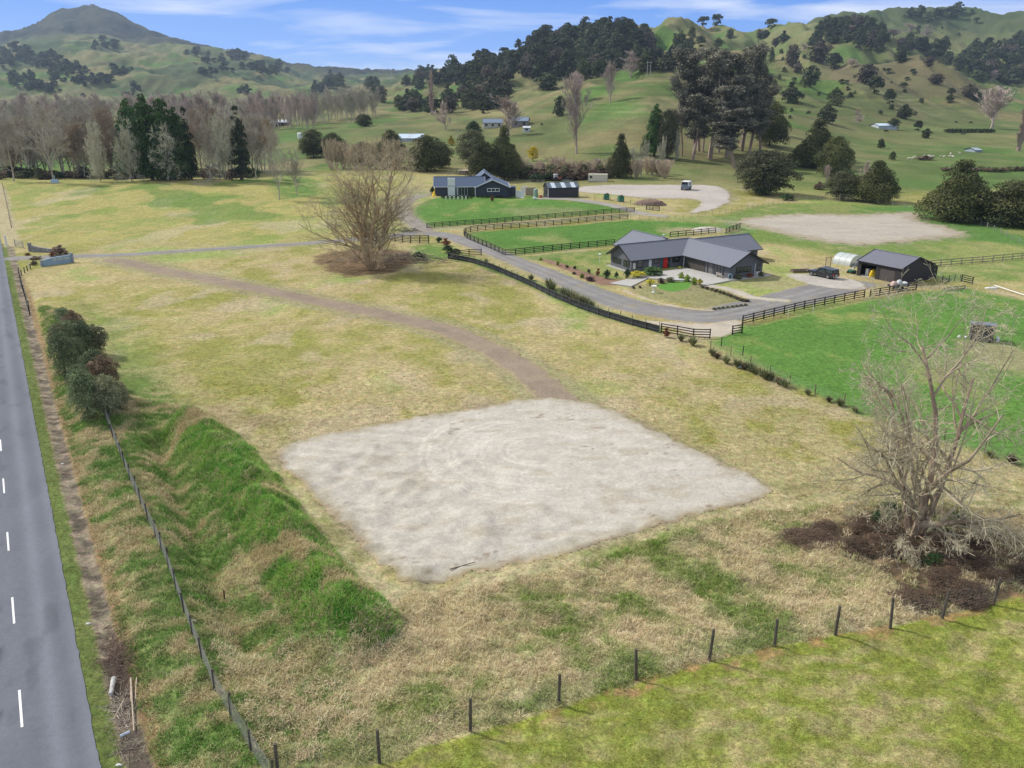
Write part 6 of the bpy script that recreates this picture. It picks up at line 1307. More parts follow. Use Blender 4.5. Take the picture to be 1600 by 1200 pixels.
for k in range(7):
    x0 = L_*.36+k*L_*.083; w = L_*.05; b = MB(); y0, y1 = -.205, -.16; z0, z1 = .72, 1.18
    b.bx(x0, x0+w*.28, y0, y1, z0, z1)
    if k in (0, 2, 5): b.bx(x0+w*.28, x0+w, y0, y1, z1-.11, z1)
    if k in (1, 2, 4, 5): b.bx(x0+w*.28, x0+w, y0, y1, z0, z0+.11)
    if k in (3, 6, 0): b.bx(x0+w*.72, x0+w, y0, y1, z0, z1-.11 if k == 0 else z1)
    if k in (3, 6): b.bx(x0+w*.28, x0+w*.72, y0, y1, z0+.18, z0+.28)
    b.build('letter', cr_, t)
a_, b_ = at(49, 393), at(84, 395); L_ = (b_-a_).length; rz = math.atan2(b_.y-a_.y, b_.x-a_.x)
t = thing('stone_wall', 'low grey stone entrance wall on the far side of the drive, half hidden by a brown bush', 'wall', a_, rz); MB().prism([(0, -.3), (L_, -.3), (L_, .75), (L_*.4, .95), (0, 1.35)], 'y', -.16, .16).build('wall', mat('grey_stone', (.27, .26, .26), .9, .3, 2, bump=.6), t); MB().bx(-.4, 0, -.3, .3, -.3, 1.75).build('pillar', mat('grey_stone', (.27, .26, .26), .9), t)
q = hit(11, 385); t = thing('white_gate_post', 'tall white post beside the pale timber gate at the left edge', 'post', q); MB().bx(-.12, .12, -.12, .12, -.2, 2.2).build('post', white, t); MB().box((0, 0, 2.25), (.32, .32, .1)).build('cap', white, t)
a_, b_ = at(24, 385), at(37, 388); L_ = (b_-a_).length; t = thing('timber_gate', 'pale diagonal braced timber gate at the left edge beside the white post', 'gate', a_, math.atan2(b_.y-a_.y, b_.x-a_.x)); pwd = mat('pale_gate_timber', (.45, .40, .33), .85, .15, 4)
for k in range(5): MB().bx(0, L_, -.03, .03, .2+.27*k, .3+.27*k).build('bar', pwd, t)
for x_ in (0, L_): MB().bx(x_-.07, x_+.07, -.07, .07, -.2, 1.5).build('post', pwd, t)
MB().bar((.1, -.05, .25), (L_-.1, -.05, 1.3), .03, .1).build('brace', pwd, t)
for i, (x, y) in enumerate(((46, 419),)): tag(MB().tube((0, 0, -.2), (0, 0, 1.1), .07, .07, 10).build('marker_post', white, None, hit(x, y)), 'short white marker post left of the blue sign wall', 'post')
# ---- far buildings
def simple_house(name, label, px, py, wpx, hpx, dep, wm_, rm_, rz=0, cat='building', wins=3, rf=.4, door=False):
    q = hit(px, py); k = mpp(q); Wd = wpx*k; H = hpx*k; t = thing(name, label, cat, q, rz); e = H*(1-rf)
    gable_walls(t, -Wd/2, Wd/2, 0, dep, 'x', e, H, wm_, z0=-2); gable_roof(t, -Wd/2, Wd/2, 0, dep, 'x', e, H, rm_, oh=.3, ext=(.3, .3))
    for j in range(wins):
        x_ = -Wd/2+Wd*(j+.5)/wins; window(t, ('y', 0, -1), x_-.7, x_+.7, e*.35, e*.8, fw=.1)
    return t
simple_house('far_house', 'pale hillside house with a blue-grey roof behind the leafless tree, left wing', 770, 200, 30, 13, 9, mat('cream_render', (.5, .48, .42), .8), mat('grey_far_roof', (.17, .22, .30), .5), .05, 'house')
simple_house('far_house', 'hillside house wing with grey gable at the right of the leafless tree', 812, 198, 26, 14, 10, mat('grey_brick', (.24, .22, .21), .8), mat('grey_far_roof', (.17, .22, .30), .5), -.1, 'house', 2)
simple_house('garden_shed', 'small white and blue shed below the hillside house', 823, 206, 11, 8, 4, mat('white_blue', (.62, .68, .76), .6), mat('white_far_roof', (.6, .64, .68), .5), 0, 'shed', 1, .25)
simple_house('farm_shed', 'low wide shed with a pale blue roof beyond the dark evergreens on the knoll', 643, 221, 38, 10, 16, mat('pale_steel', (.42, .46, .5), .6), mat('pale_blue_roof', (.50, .60, .72), .45), .1, 'shed', 0, .55)
simple_house('farm_shed', 'white roofed open shed among the bare trees beyond the paddock', 437, 197, 28, 9, 10, mat('painted_shade_wall', (.09, .09, .09), .8), mat('white_far_roof', (.6, .64, .68), .5), 0, 'shed', 0, .4)  # solid walls coloured dark to stand for the shaded inside
simple_house('farm_shed', 'tiny white shed far off left of the conifer clump', 141, 190, 14, 6, 12, mat('white_far', (.6, .6, .6), .6), mat('white_far_roof', (.6, .64, .68), .5), 0, 'shed', 0, .4)
simple_house('farm_shed', 'pale roofed hay barn on the valley floor below the brown spur', 1387, 202, 30, 8, 12, mat('pale_steel', (.42, .46, .5), .6), mat('pale_blue_roof', (.50, .60, .72), .45), .1, 'barn', 0, .35)
simple_house('farm_shed', 'small white building hidden behind the slender conifer in the bare belt', 350, 249, 12, 20, 6, mat('white_far', (.6, .6, .6), .6), mat('white_far_roof', (.6, .64, .68), .5), 0, 'shed', 1, .3)
simple_house('farm_shed', 'little tan timber yard shelter left of the clump behind the blue roofed house', 724, 273, 15, 7, 3, mat('tan_wood', (.38, .31, .22), .8), mat('tan_roof', (.4, .33, .25), .7), 0, 'shelter', 0, .2)
simple_house('farm_shed', 'blue-grey igloo like barn in the valley at the far right', 1529, 238, 12, 6, 8, mat('blue_grey_far', (.3, .36, .4), .6), mat('blue_grey_far', (.3, .36, .4), .6), .2, 'barn', 0, .5)
q = hit(469, 216); tag(MB().lathe([(1.6, 0), (1.6, 2.6), (1.2, 3.2), (.1, 3.4)], 16).build('water_tank', white, None, q), 'white water tank at the left end of the dark evergreens above the brown slope', 'water tank')
q = hit(86, 286); t = thing('trough_tank', 'small light blue tank with a standpipe at the edge of the far left paddock', 'tank', q); MB().box((0, 0, .6), (2.3, 1.2, 1.2), 0, .9).build('tank', mat('light_blue', (.38, .52, .62), .5), t, bevel=.06); MB().tube((.1, 0, 1.0), (.1, 0, 2.6), .1).build('standpipe', mat('light_blue', (.38, .52, .62), .5), t)
q = hit(337, 262); t = thing('far_car', 'silver car parked under the bare trees right of the conifer clump', 'car', q, .2); slv = mat('car_silver', (.45, .48, .5), .3, .05, 2, sp=.7); MB().prism([(-2.1, .35), (-2.1, .85), (-1.2, .92), (1.2, .9), (2.1, .75), (2.15, .35)], 'y', -.85, .85).build('body', slv, t, bevel=.06); MB().prism([(-1.5, .9), (1.1, .9), (.55, 1.42), (-1.1, 1.42)], 'y', -.75, .75).build('cabin', glass, t, bevel=.05)
for x_ in (-1.3, 1.3):
    for y_ in (-.8, .8): MB().tube((x_, y_-.1, .32), (x_, y_+.1, .32), .32, .32, 14).build('wheel', darkf, t)
# ---- power poles
pole_m = mat('pole_timber', (.42, .39, .35), .9, .15, 3)
def hpole(label, px, pb_, pt, gap, cat='power pole'):
    p, H, Wd = size_at(px, pb_, pt, gap); t = thing('power_pole', label, cat, p); r = max(.14, .5*mpp(p))*.8
    for s in ((-1, 1) if gap > 1 else (0,)): MB().tube((s*Wd/2, 0, -1), (s*Wd/2, 0, H), r, r*.8, 8).build('pole', pole_m, t)
    MB().bx(-Wd/2-1.2, Wd/2+1.2, -r*.7, r*.7, H*.9-r, H*.9+r*.4).build('crossarm', pole_m, t)
    if gap > 1: MB().bx(-Wd/2-.5, Wd/2+.5, -r*.6, r*.6, H*.7-r*.6, H*.7+r*.3).build('crossarm', pole_m, t)
hpole('twin pole power structure on top of the green spur', 1013.5, 120, 95, 5); hpole('twin pole power structure in front of the middle dark wood', 757, 169, 152, 4); hpole('single power pole below the small pale tree in the middle distance', 716, 214, 184, 0); hpole('thin single power pole in the far valley gap', 612, 128, 112, 0)
# ================================================================ GARDEN, SHRUBS, FLAX, DEBRIS, ANIMALS
def shrub_meshes(seed, c0, c1, n=900, prof='round', size=.16, nl=14, lob=.34): return evergreen_meshes(seed, 1.5, 1.5, prof, nl, n, size, c0, c1, lob=lob)
SH = {'gold': shrub_meshes(500, (.30, .26, .02), (.55, .50, .05)), 'lime': shrub_meshes(501, (.10, .17, .02), (.26, .34, .04)), 'dark': shrub_meshes(502, (.012, .03, .010), (.05, .09, .03)), 'purple': shrub_meshes(503, (.035, .020, .022), (.10, .06, .06)),
      'olive': shrub_meshes(504, (.06, .07, .03), (.17, .17, .08)), 'grass': shrub_meshes(505, (.04, .09, .025), (.12, .20, .06), 1400, 'dome'), 'rust': shrub_meshes(506, (.10, .035, .015), (.28, .10, .05)), 'brown': shrub_meshes(507, (.08, .055, .038), (.26, .19, .13), 1500)}
def shrub(kind_, px, py, w, h, label, group=None, nm='garden_shrub', cat='shrub'):
    p = hit(px, py); return put_tree(nm, label, cat, SH[kind_], p, h, w, 1.5, 1.7, group)
for (k, x, y, w, h, lb) in (('gold',1016,446,1.6,1.1,'yellow shrub at the left corner of the round lawn'),('purple',1033,443,1.4,.9,'dark purple shrub right of the yellow one on the round lawn'),('olive',1047,441,1.8,.8,'low olive shrub left of the white bench'),
  ('lime',1065,436,1.2,1.2,'lime green ball shrub, first right of the white bench'),('lime',1073,440.5,1.2,1.25,'lime green ball shrub, second right of the white bench'),('lime',1084,444.5,1.2,1.25,'lime green ball shrub, third right of the white bench'),('gold',1093,446.5,1.1,1.2,'gold-green ball shrub at the right end of the row by the bench'),
  ('gold',996,434,2.9,1.2,'mass of yellow leaved shrubs in front of the grey house'),('grass',1018,430,3.6,1.5,'tall dark green grassy clump between the yellow shrubs and the front door'),('dark',980,436,1.2,1.9,'dark upright shrub at the front corner of the grey house'),
  ('dark',948,436,1.3,1.7,'dark round shrub in the bark garden, right of centre'),('dark',963,435,.8,1.2,'small dark shrub in the bark garden beside the lawn'),('rust',934,431,.8,1.3,'reddish shrub in the bark garden'),('lime',909,435,.9,.9,'bright green shrub near the driveway edge of the bark garden'),
  ('dark',920,428,.6,.9,'small dark conical shrub in the bark garden'),('purple',922,439,1.8,.8,'purplish low shrub at the driveway edge of the bark garden'),('lime',871,415,.7,.9,'bright green sapling at the upper end of the bark garden'),('dark',886,419,.7,.6,'small dark shrub at the upper bark garden'),('dark',898,421,.7,.7,'small blue-green shrub at the upper bark garden'),
  ('lime',845,407,.8,.6,'small green shrub at the top of the bark garden'),('purple',897,429,.8,.5,'little purple shrub in the bark garden'),('olive',1154,437,1.4,1.0,'olive shrub under the right gable windows of the grey house'),('rust',1171,434,1.1,.9,'brownish shrub left of the white heat pump'),('olive',1189,432,1.1,.8,'olive shrub at the right corner of the grey house'),
  ('gold',1062,421,.5,.6,'small yellow-green plant by the porch post'),('purple',990,451,.6,.4,'left small dark plant on the edge of the concrete drive'),('purple',1000,450,.6,.4,'right small dark plant on the edge of the concrete drive')):
    shrub(k, x, y, w, h, lb)
for k in range(14):
    t_ = k/13; x = 1098+t_*68+(8*math.sin(t_*3)); y = 450+t_*26-(0 if t_ < .8 else (t_-.8)*20); shrub('purple' if k % 2 else 'olive', x, y, .9, .45, 'low dark edging plant along the right border of the island lawn', 'edging plants of the island lawn')
for k in range(8):
    shrub('olive', 1165-k*7, 478+k*.9, .7, .35, 'low dark edging plant along the lower border of the island lawn', 'lower edging plants of the island lawn')
for k in range(9):
    x = 692+k*5.6; shrub('olive' if k % 2 else 'dark', x, 310.5, 1.1, 1.0, 'clipped green shrub of the hedge row in front of the blue roofed house', 'hedge row of the blue roofed house')
for k in range(9): shrub('dark', 748+k*4.8, 309.5, 1.0, .8, 'low dark shrub under the gable of the blue roofed house', 'gable hedge of the blue roofed house')
for k in range(6):
    q = hit(697+k*6.2, 311.5); tag(MB().lathe([(.14, 0), (.17, .1), (.12, .5), (.2, .75), (.02, .85)], 12).build('garden_urn', white, None, q), 'white urn standing before the hedge row of the blue roofed house', 'urn', 'white urns of the blue roofed house')
q = hit(680, 305); t = thing('play_tent', 'small yellow and dark upright tent at the left corner of the blue roofed house', 'tent', q+Vector((0, -2, 0))); MB().lathe([(.9, 0), (.5, .9), (.05, 1.6)], 8).build('canopy', yel, t); MB().tube((0, 0, 1.5), (0, 0, 2.1), .04).build('pole', darkf, t); shrub('dark', 676, 305, 1.6, 2.6, 'dark shrub at the left corner of the blue roofed house')
shrub('rust', 769, 315, 1.0, 1.6, 'orange-brown sapling on the lawn below the blue roofed house'); shrub('rust', 1041, 527, 1.0, 1.3, 'red leaved shrub at the left end of the gateway fence'); shrub('dark', 686, 379, 1.4, 1.2, 'dark green ball shrub beside the driveway bend')
for i, (x, y, w, h) in enumerate(((655,405,2.6,1.4),(697,384,2.0,1.6),(700,395,2.4,1.5),(712,396,2.2,1.0))): shrub(('dark','rust','dark','dark')[i], x, y, w, h, ('dark scrub at the right end of the brushwood heap','reddish scrub by the driveway above the windbreak fence','dark green scrub at the start of the windbreak fence','low scrub beside the first posts of the windbreak fence')[i], None, 'scrub_bush')
for k in range(40):
    x = 2+k*10.2+random.uniform(-4, 4); shrub(('brown','olive','brown','olive','dark')[k % 5], x, 279+random.uniform(-5, 2), random.uniform(4, 8), random.uniform(2, 4.5), 'low tangled scrub on the ground under the bare tree belt', 'scrub under the bare tree belt', 'scrub_bush', 'bush')
# birdbath, benches, hose reel
q = hit(1021, 457); t = thing('birdbath', 'white stone birdbath on the grass in front of the round lawn', 'birdbath', q, 0, None, 1.25); MB().lathe([(.22, 0), (.22, .06), (.09, .14), (.07, .6), (.12, .7)], 14).build('pedestal', white, t); MB().lathe([(.1, .7), (.36, .8), (.38, .88), (.30, .84), (.02, .8)], 18).build('bowl', white, t)
q = hit(1060, 441); t = thing('garden_bench', 'white stone bench on the back edge of the round lawn', 'bench', q, .1); MB().box((0, 0, .48), (1.7, .45, .1)).build('seat', white, t, bevel=.02); 
for x_ in (-.6, .6): MB().box((x_, 0, .21), (.16, .36, .43), 0, .8).build('leg', white, t)
q = hit(1125, 434.5); t = thing('garden_bench', 'slatted pale garden bench by the glass door of the garage wing', 'bench', q, TH+PI/2); pw = mat('bench_wood', (.42, .38, .33), .8)
for k in range(3): MB().box((0, -.15+.16*k, .45), (1.5, .12, .04)).build('seat_slat', pw, t)
for k in range(3): MB().box((0, .27+.03*k, .6+.15*k), (1.5, .03, .1)).build('back_slat', pw, t)
for x_ in (-.68, .68): MB().box((x_, 0, .22), (.06, .45, .45)).build('leg', pw, t)
q = hit(1140.5, 438); t = thing('hose_reel', 'light blue coiled hose on a stand at the near corner of the grey house', 'hose reel', q); b = MB()
for k in range(20): a0, a1 = 2*PI*k/20, 2*PI*(k+1)/20; b.tube((.32*math.cos(a0), 0, .6+.5*math.sin(a0)), (.32*math.cos(a1), 0, .6+.5*math.sin(a1)), .07, .07, 8)
b.build('hose', mat('hose_blue', (.25, .42, .50), .5), t); MB().tube((0, .05, 0), (0, .05, 1.2), .05).build('stand', darkf, t)
q = hit(937, 410); t = thing('garden_lamp', 'white garden lamp post at the left end of the grey house', 'lamp', q); MB().tube((0, 0, 0), (0, 0, 1.5), .05).build('post', white, t); MB().lathe([(.05, 1.45), (.3, 1.5), (.3, 1.6), (.04, 1.7)], 12).build('head', white, t)
# green tree guards
gg = mat('green_mesh', (.03, .17, .11), .8, .2, 3)
for i, (x, y) in enumerate(((947.5, 312), (970, 315))):
    q = hit(x, y); t = thing('tree_guard', ('left', 'right')[i]+' green mesh tree guard beside the shed driveway', 'tree guard', q, .2*i); b = MB()
    for k in range(4): 
        x0, y0 = [(-.7, -.7), (.7, -.7), (.7, .7), (-.7, .7)][k]; b.tube((x0, y0, 0), (x0, y0, 1.7), .05)
    b.build('stake', brownw, t); MB().bx(-.7, .7, -.73, -.70, .1, 1.5).bx(-.7, .7, .70, .73, .1, 1.5).bx(-.73, -.70, -.7, .7, .1, 1.5).bx(.70, .73, -.7, .7, .1, 1.5).build('mesh_wrap', gg, t); shc = SH['olive']; c_ = obj('plant', shc[0], t, (0, 0, 0)); c_.scale = (.8, .8, 1.2)
lump('soil_heap', 'long heap of reddish brown soil in the gravel yard beside the dark gate', 'soil heap', hit(1018, 322)+Vector((0, 2.5, -.1)), 9.5, 5, 1.7, mat('heap_soil', (.21, .145, .11), .95, .35, 1.5, bump=.9), 4, [(1, 0), (.93, .2), (.82, .48), (.72, .66), (.5, .8), (.3, 1), (.1, .93)])
lump('rubble_heap', 'pale heap of clay rubble behind the grey house near the short black fence', 'rubble heap', hit(1108, 362)+Vector((0, 2, 0)), 8, 4, .8, mat('rubble', (.46, .42, .36), .95, .35, 1.5, bump=.9), 6, [(1, 0), (.8, .35), (.5, .8), (.1, 1)])
lump('pipe_cover', 'crumpled white tarpaulin at the left end of the long white pipe', 'tarpaulin', hit(1550, 451), 2.2, .8, .3, mat('white_wrap', (.62, .63, .63), .6), 12)
a_, b_ = hit(1553, 449), hit(1602, 464); t = tag(MB().tube(a_+Vector((0, 0, .35)), b_+Vector((0, 0, .25)), .08, .08, 10).build('long_pipe', white), 'long white pipe lying on the grass at the right edge', 'pipe')
lump('white_stone', 'white stone under the flax bushes on the paddock fence', 'stone', hit(1156, 574), .7, .5, .4, white, 3)
# gate on the far side of the arena, mesh enclosure right of shed
q = hit(1322, 315); t = thing('yard_gate', 'pale timber yard gate frame left of the pointed evergreen', 'gate', q, .05)
for x_ in (-2, 0, 2): MB().bx(x_-.09, x_+.09, -.09, .09, 0, 2.3).build('post', greyw, t)
for z_ in (.5, 1.2, 1.9): MB().bx(-2, 2, -.04, .04, z_, z_+.12).build('rail', greyw, t)
wire_fence('grey mesh pen between the dark shed and the tiny black rail fence', pxline([(1472, 441), (1485, 440), (1500, 438)]), 1.6, 1.1, blackw, .05, 7, .15, .010)
# ---- flax bushes
def flax_mesh(seed, n=150, H=1.5, c0=(.10, .13, .05), c1=(.30, .30, .15)):
    r = np.random.default_rng(seed); th = r.uniform(0, 2*PI, n); le = r.uniform(.1, .8, n); L_ = H*r.uniform(.6, 1.1, n); w = r.uniform(.04, .075, n); V = []; F = []; Cc = []
    for k in range(n):
        d = np.array((math.cos(th[k])*le[k], math.sin(th[k])*le[k], 1.)); d /= np.linalg.norm(d); s = np.array((-math.sin(th[k]), math.cos(th[k]), 0))*w[k]; p = np.array((math.cos(th[k]), math.sin(th[k]), 0))*.18*r.random(); b = len(V); pts = []
        q = p.copy(); dd = d.copy()
        for i in range(4): pts.append(q.copy()); q = q+dd*L_[k]/3; dd = dd+np.array((d[0]*.35, d[1]*.35, -.28)); dd /= np.linalg.norm(dd)
        for i, q in enumerate(pts): f = (1, .9, .6, .08)[i]; V += [q-s*f, q+s*f]
        F += [(b+2*i, b+2*i+1, b+2*i+3, b+2*i+2) for i in range(3)]; t = r.random(); Cc += [np.array(c0)*(1-t)+np.array(c1)*t]*8
    return np_mesh('leaves', np.array(V), np.array(F), leafm, np.array(Cc))
FX = [flax_mesh(600+i) for i in range(3)]; FXB = [flax_mesh(610+i, 130, 1.3, (.06, .04, .035), (.22, .16, .09)) for i in range(2)]
stalk = [segs_mesh(*[np.array(a) for a in ([(0, 0, 0), (.05, 0, 0), (0, .05, 0)], [(.3, .1, 2.2), (-.25, .2, 2.0), (.1, -.3, 2.3)], [.018]*3, [.012]*3)], n=4)]
stm = np_mesh('flower_stalk', stalk[0][0], stalk[0][1], barkm, np.tile((.2, .17, .1), (len(stalk[0][0]), 1)))
def flax(px, py, s, dark, label, group=None, st=True):
    t = thing('flax_bush', label, 'flax bush', hit(px, py), random.uniform(0, 6), group, s); obj('leaves', random.choice(FXB if dark else FX), t)
    if st: obj('flower_stalk', stm, t)
for i, (x, y, s, dk) in enumerate(((1064,533,1.0,0),(1082,540,1.3,0),(1113,556,1.1,0),(1120,560,1.0,1),(1135,568,1.1,1),(1152,574,1.2,1),(1163,577,1.1,1),(1172,580,1.2,0),(1180,584,1.0,0),(1190,588,1.1,1),(1196,592,1.2,1),(1205,594,1.1,1),(1216,600,1.0,1),(1226,605,1.1,1),(1262,617,.7,0),(1295,628,.8,1),(1312,634,.9,0),(1546,714,.7,1),(1580,724,1.0,1),(1336,644,.7,1))):
    flax(x, y, s*.72, dk and i % 3 == 0, ('dark ' if dk else 'green ')+'flax bush on the wire fence line beside the bright green paddock', ('dark' if dk else 'green')+' flax bushes on the paddock fence', i % 2 == 0)
for i, (x, y, s, dk) in enumerate(((858,455,1.3,0),(862,458,1.1,0),(884,470,1.3,0),(892,475,1.4,0),(899,479,1.4,1),(906,481,1.4,0),(914,484,1.3,0),(922,487,1.1,0),(880,466,1.0,0),(830,442,.8,0),(760,415,.7,0))):
    flax(x, y-4, s, dk, 'green flax bush on the driveway side of the black windbreak fence', 'flax bushes by the windbreak fence', False)
# ---- roadside shrubs
GORSE = [evergreen_meshes(520+i, 4, 4, 'round', 46, 6000, .15, c0_, c1_, lob=.24) for i, (c0_, c1_) in enumerate((((.06, .09, .045), (.26, .31, .15)), ((.08, .09, .05), (.30, .30, .17)), ((.10, .075, .05), (.32, .22, .14))))]
for i, (x, b, tp, w) in enumerate(((140,655,578,52),(172,652,585,46),(128,630,570,40),(165,618,555,50),(188,640,596,34),(150,600,545,44),(104,592,520,40),(98,560,505,36),(120,575,528,34),(132,556,500,42),(152,552,508,40),(118,528,485,32),(100,505,480,24),(160,636,590,40),(112,540,500,30))):
    p, H, Wd = size_at(x, b, tp, w); k_ = 2 if i in (3, 11) else (1 if i % 3 == 1 else 0)
    lb = ('dark grey-green shrub at the near end of the roadside thicket, beside the netting fence', 'grey-green shrub of the upper part of the roadside thicket on the bank')[0 if b > 595 else 1]; gr = ('roadside thicket, near part', 'roadside thicket, far part')[0 if b > 595 else 1]
    if k_ == 2: lb, gr = ('brown dead looking shrub above the largest grey-green ones in the roadside thicket', None) if i == 3 else ('brownish shrub at the far end of the roadside thicket', None)
    put_tree('roadside_shrub', lb, 'shrub', GORSE[k_], p, H, Wd, 4, 4.4, gr)
for (k, x, y, w, h, lb) in (('brown',95,398,2.8,1.9,'large rounded brown bush at the right end of the stone entrance wall'),('brown',104,404,2.2,1.3,'lower brown bush right behind the blue sign wall'),('brown',55,405,2.2,.6,'low dark brown shrub on the drive edge below the stone wall'),('rust',82,401,1.4,1.0,'rusty bush between the stone wall and the large brown bush'),('brown',53,414,1.3,.8,'small dark brown bush left of the blue sign wall'),('rust',43,399,1.2,.5,'low orange plants at the left foot of the stone pillar')):
    shrub(k, x, y, w, h, lb, None, 'entrance_bush', 'bush')
for (x, b, tp, w, lb) in ((1190,305,290,30,'low dark scrub at the foot of the broad grey-green tree'),(1230,313,303,26,'low dark hedge row right of the broad grey-green tree'),(1280,296,284,20,'low brown scrub on the green slope left of the saplings'),(1595,348,330,30,'rust brown bush at the right edge below the wide evergreen'),(1400,300,290,16,'small dark bush left of the cone topped evergreen'),(1445,250,243,26,'brown scrub on the valley floor beyond the arena'),(860,282,268,26,'dark scrub in the hedge behind the small metal shed'),(838,284,270,24,'dark scrub at the left part of the hedge behind the small shed')):
    p, H, Wd = size_at(x, b, tp, w); put_tree('scrub_bush', lb, 'bush', SH['brown' if 'brown' in lb else 'dark'], p, H, Wd, 1.5, 1.7)
for k in range(22): 
    x = 818+k*6.2; shrub(('brown','olive','brown')[k % 3], x, 280+random.uniform(-3, 2), 5.2, 3.0+random.uniform(0, 2.2), 'tangled brown shrub of the thick hedge beyond the gravel yard', 'brown hedge beyond the gravel yard', 'hedge_shrub')
for k in range(13): shrub('olive' if k % 2 else 'brown', 1478+k*11, 268+random.uniform(-1, 1), 4.2, 1.9, 'grey-brown clipped shrub of the long hedge across the far right valley', 'long hedge of the right valley', 'hedge_shrub')
for k in range(12): shrub('dark', 1482+k*6, 207, 6.5, 2.6, 'dark shrub of the hedge on the far valley flat at right', 'dark hedge of the far valley flat', 'hedge_shrub')
# dark brambles under the big bare tree
BR = evergreen_meshes(530, 3, 3, 'dome', 70, 7000, .085, (.04, .027, .02), (.22, .15, .10), lob=.17)
for i in range(34):
    x, y = random.choice([(1420,850),(1380,850),(1520,890),(1480,860),(1260,850),(1300,825),(1345,830),(1400,845),(1455,860),(1500,870),(1545,870),(1560,905),(1500,930),(1450,935),(1580,850),(1330,860),(1590,890),(1530,845),(1480,905)]); x += random.uniform(-22, 22); y += random.uniform(-12, 12)
    put_tree('bramble_bush', 'low dark brown bramble under and around the big spreading bare tree', 'bush', BR, hit(x, y), random.uniform(.25, .75), random.uniform(1.4, 3.2), 1.5, 1.7, 'brambles under the big bare tree')
IV = shrub_meshes(531, (.012, .035, .010), (.05, .10, .03), 1600, 'dome', .10, 24, .3)
for i, (x, y) in enumerate(((1375,815),(1470,840),(1462,880),(1390,800),(1440,800),(1500,815))): put_tree('ivy_clump', 'dark green ivy clump at the foot of the big spreading bare tree', 'plant', IV, hit(x, y), .7, 1.8, 1.5, 1.7, 'ivy clumps under the big bare tree')
# ---- heap of brushwood and roadside branches
def brush(name, label, cat, px, py, n, spread, L_, hgt_, seed, cb, rad=(.015, .05), kind=None, ang=None):
    r = np.random.default_rng(seed); p = hit(px, py); A = []; B = []; Ra = []; Rb = []
    for k in range(n):
        u_, v_ = r.normal(0, spread[0]), r.normal(0, spread[1]); c = np.array((u_, v_, 0)) if name != 'dead_branches' else np.array((RNRM[0]*u_+RDIR[0]*v_, RNRM[1]*u_+RDIR[1]*v_, 0)); f = math.exp(-(c[0]/spread[0]/1.6)**2-(c[1]/spread[1]/1.6)**2); a = r.uniform(0, 2*PI) if ang is None else r.normal(ang, .5); l = L_*r.uniform(.3, 1); q = c+np.array((0, 0, .04+hgt_*f*r.random())); d = np.array((math.cos(a), math.sin(a), r.normal(0, .18))); rr_ = r.uniform(*rad)
        for j in range(4):
            q2 = q+d*l/4; A.append(q); B.append(q2); Ra.append(rr_*(1-.2*j)); Rb.append(rr_*(1-.2*(j+1))); q = q2; d = d+r.normal(0, .16, 3); d /= np.linalg.norm(d)
            if j > 0:
                dd = d+r.normal(0, .6, 3); A.append(q); B.append(q+dd/np.linalg.norm(dd)*l*.22); Ra.append(rr_*.4); Rb.append(rr_*.15)
    V, F = segs_mesh(A, B, np.array(Ra), np.maximum(Rb, .004), 4); V[:, 2] = np.maximum(V[:, 2], .0)+hgt(V[:, 0]+p.x, V[:, 1]+p.y)-p.z
    col = np.repeat(np.array([cb])*r.uniform(.6, 1.4, (len(A), 1)), 8, 0); o = obj(name, np_mesh(name, V, F, twigm, col), None, p); return tag(o, label, cat, None, kind)
brush('brushwood_heap', 'wide heap of dead grey branches at the foot of the middle bare tree', 'branch heap', 625, 408, 420, (5.2, 2.2), 3.2, 1.5, 1, (.22, .18, .15), (.02, .06), 'stuff')
brush('brushwood_heap', 'small heap of dead branches behind the dark stockyard rails', 'branch heap', 634, 362, 120, (1.8, 1.0), 2.0, 1.0, 5, (.17, .15, .13), (.02, .06), 'stuff')
brush('dead_branches', 'tangle of thin dead twigs and sticks in the ditch beside the road', 'branches', 187, 1035, 420, (.36, 1.9), 1.1, .45, 2, (.20, .14, .11), (.010, .024), 'stuff')
brush('dead_branches', 'scattered bleached sticks lower down the road ditch', 'branches', 190, 1110, 110, (.30, 1.3), 1.1, .2, 3, (.42, .36, .30), (.012, .028), 'stuff')
brush('dead_branches', 'twigs scattered in the road ditch at the bottom edge', 'branches', 198, 1168, 90, (.30, .9), .9, .15, 4, (.33, .27, .22), (.010, .022), 'stuff')
brush('fallen_twigs', 'fallen twigs lying in the leaf litter below the big bare tree', 'twigs', 1430, 870, 150, (4.5, 1.6), 1.6, .12, 7, (.34, .30, .24), (.008, .02), 'stuff')
def pole_(label, a, b, r, m, nm='fallen_pole'):
    p0, p1 = hit(*a), hit(*b); MBx = MB().tube(Vector((0, 0, r+.12)), p1-p0+Vector((0, 0, r+.12)), r, r*.75, 10); return tag(MBx.build(nm, m, None, p0), label, 'pole')
stick = mat('bleached_wood', (.46, .38, .30), .9, .2, 5)
pole_('longest bleached straight branch lying along the road ditch', (205,1063), (210,1146), .045, stick); pole_('shorter bleached branch left of the longest one in the road ditch', (205,1068), (205,1100), .03, stick); pole_('thin pale branch right of the longest one in the road ditch', (214,1062), (212,1096), .03, stick); pole_('bleached stick lying slanted across the ditch below the short log', (195,1095), (178,1128), .03, stick)
pole_('thick short grey-white log in the road ditch', (179,1066), (174,1091), .14, mat('log_bark', (.45, .44, .42), .9, .35, 4, bump=.5), 'short_log'); pole_('thin dead branch lying on the near edge of the gravel pad', (703,893), (743,881), .04, mat('dead_branch', (.16, .12, .09), .9, .2, 5))
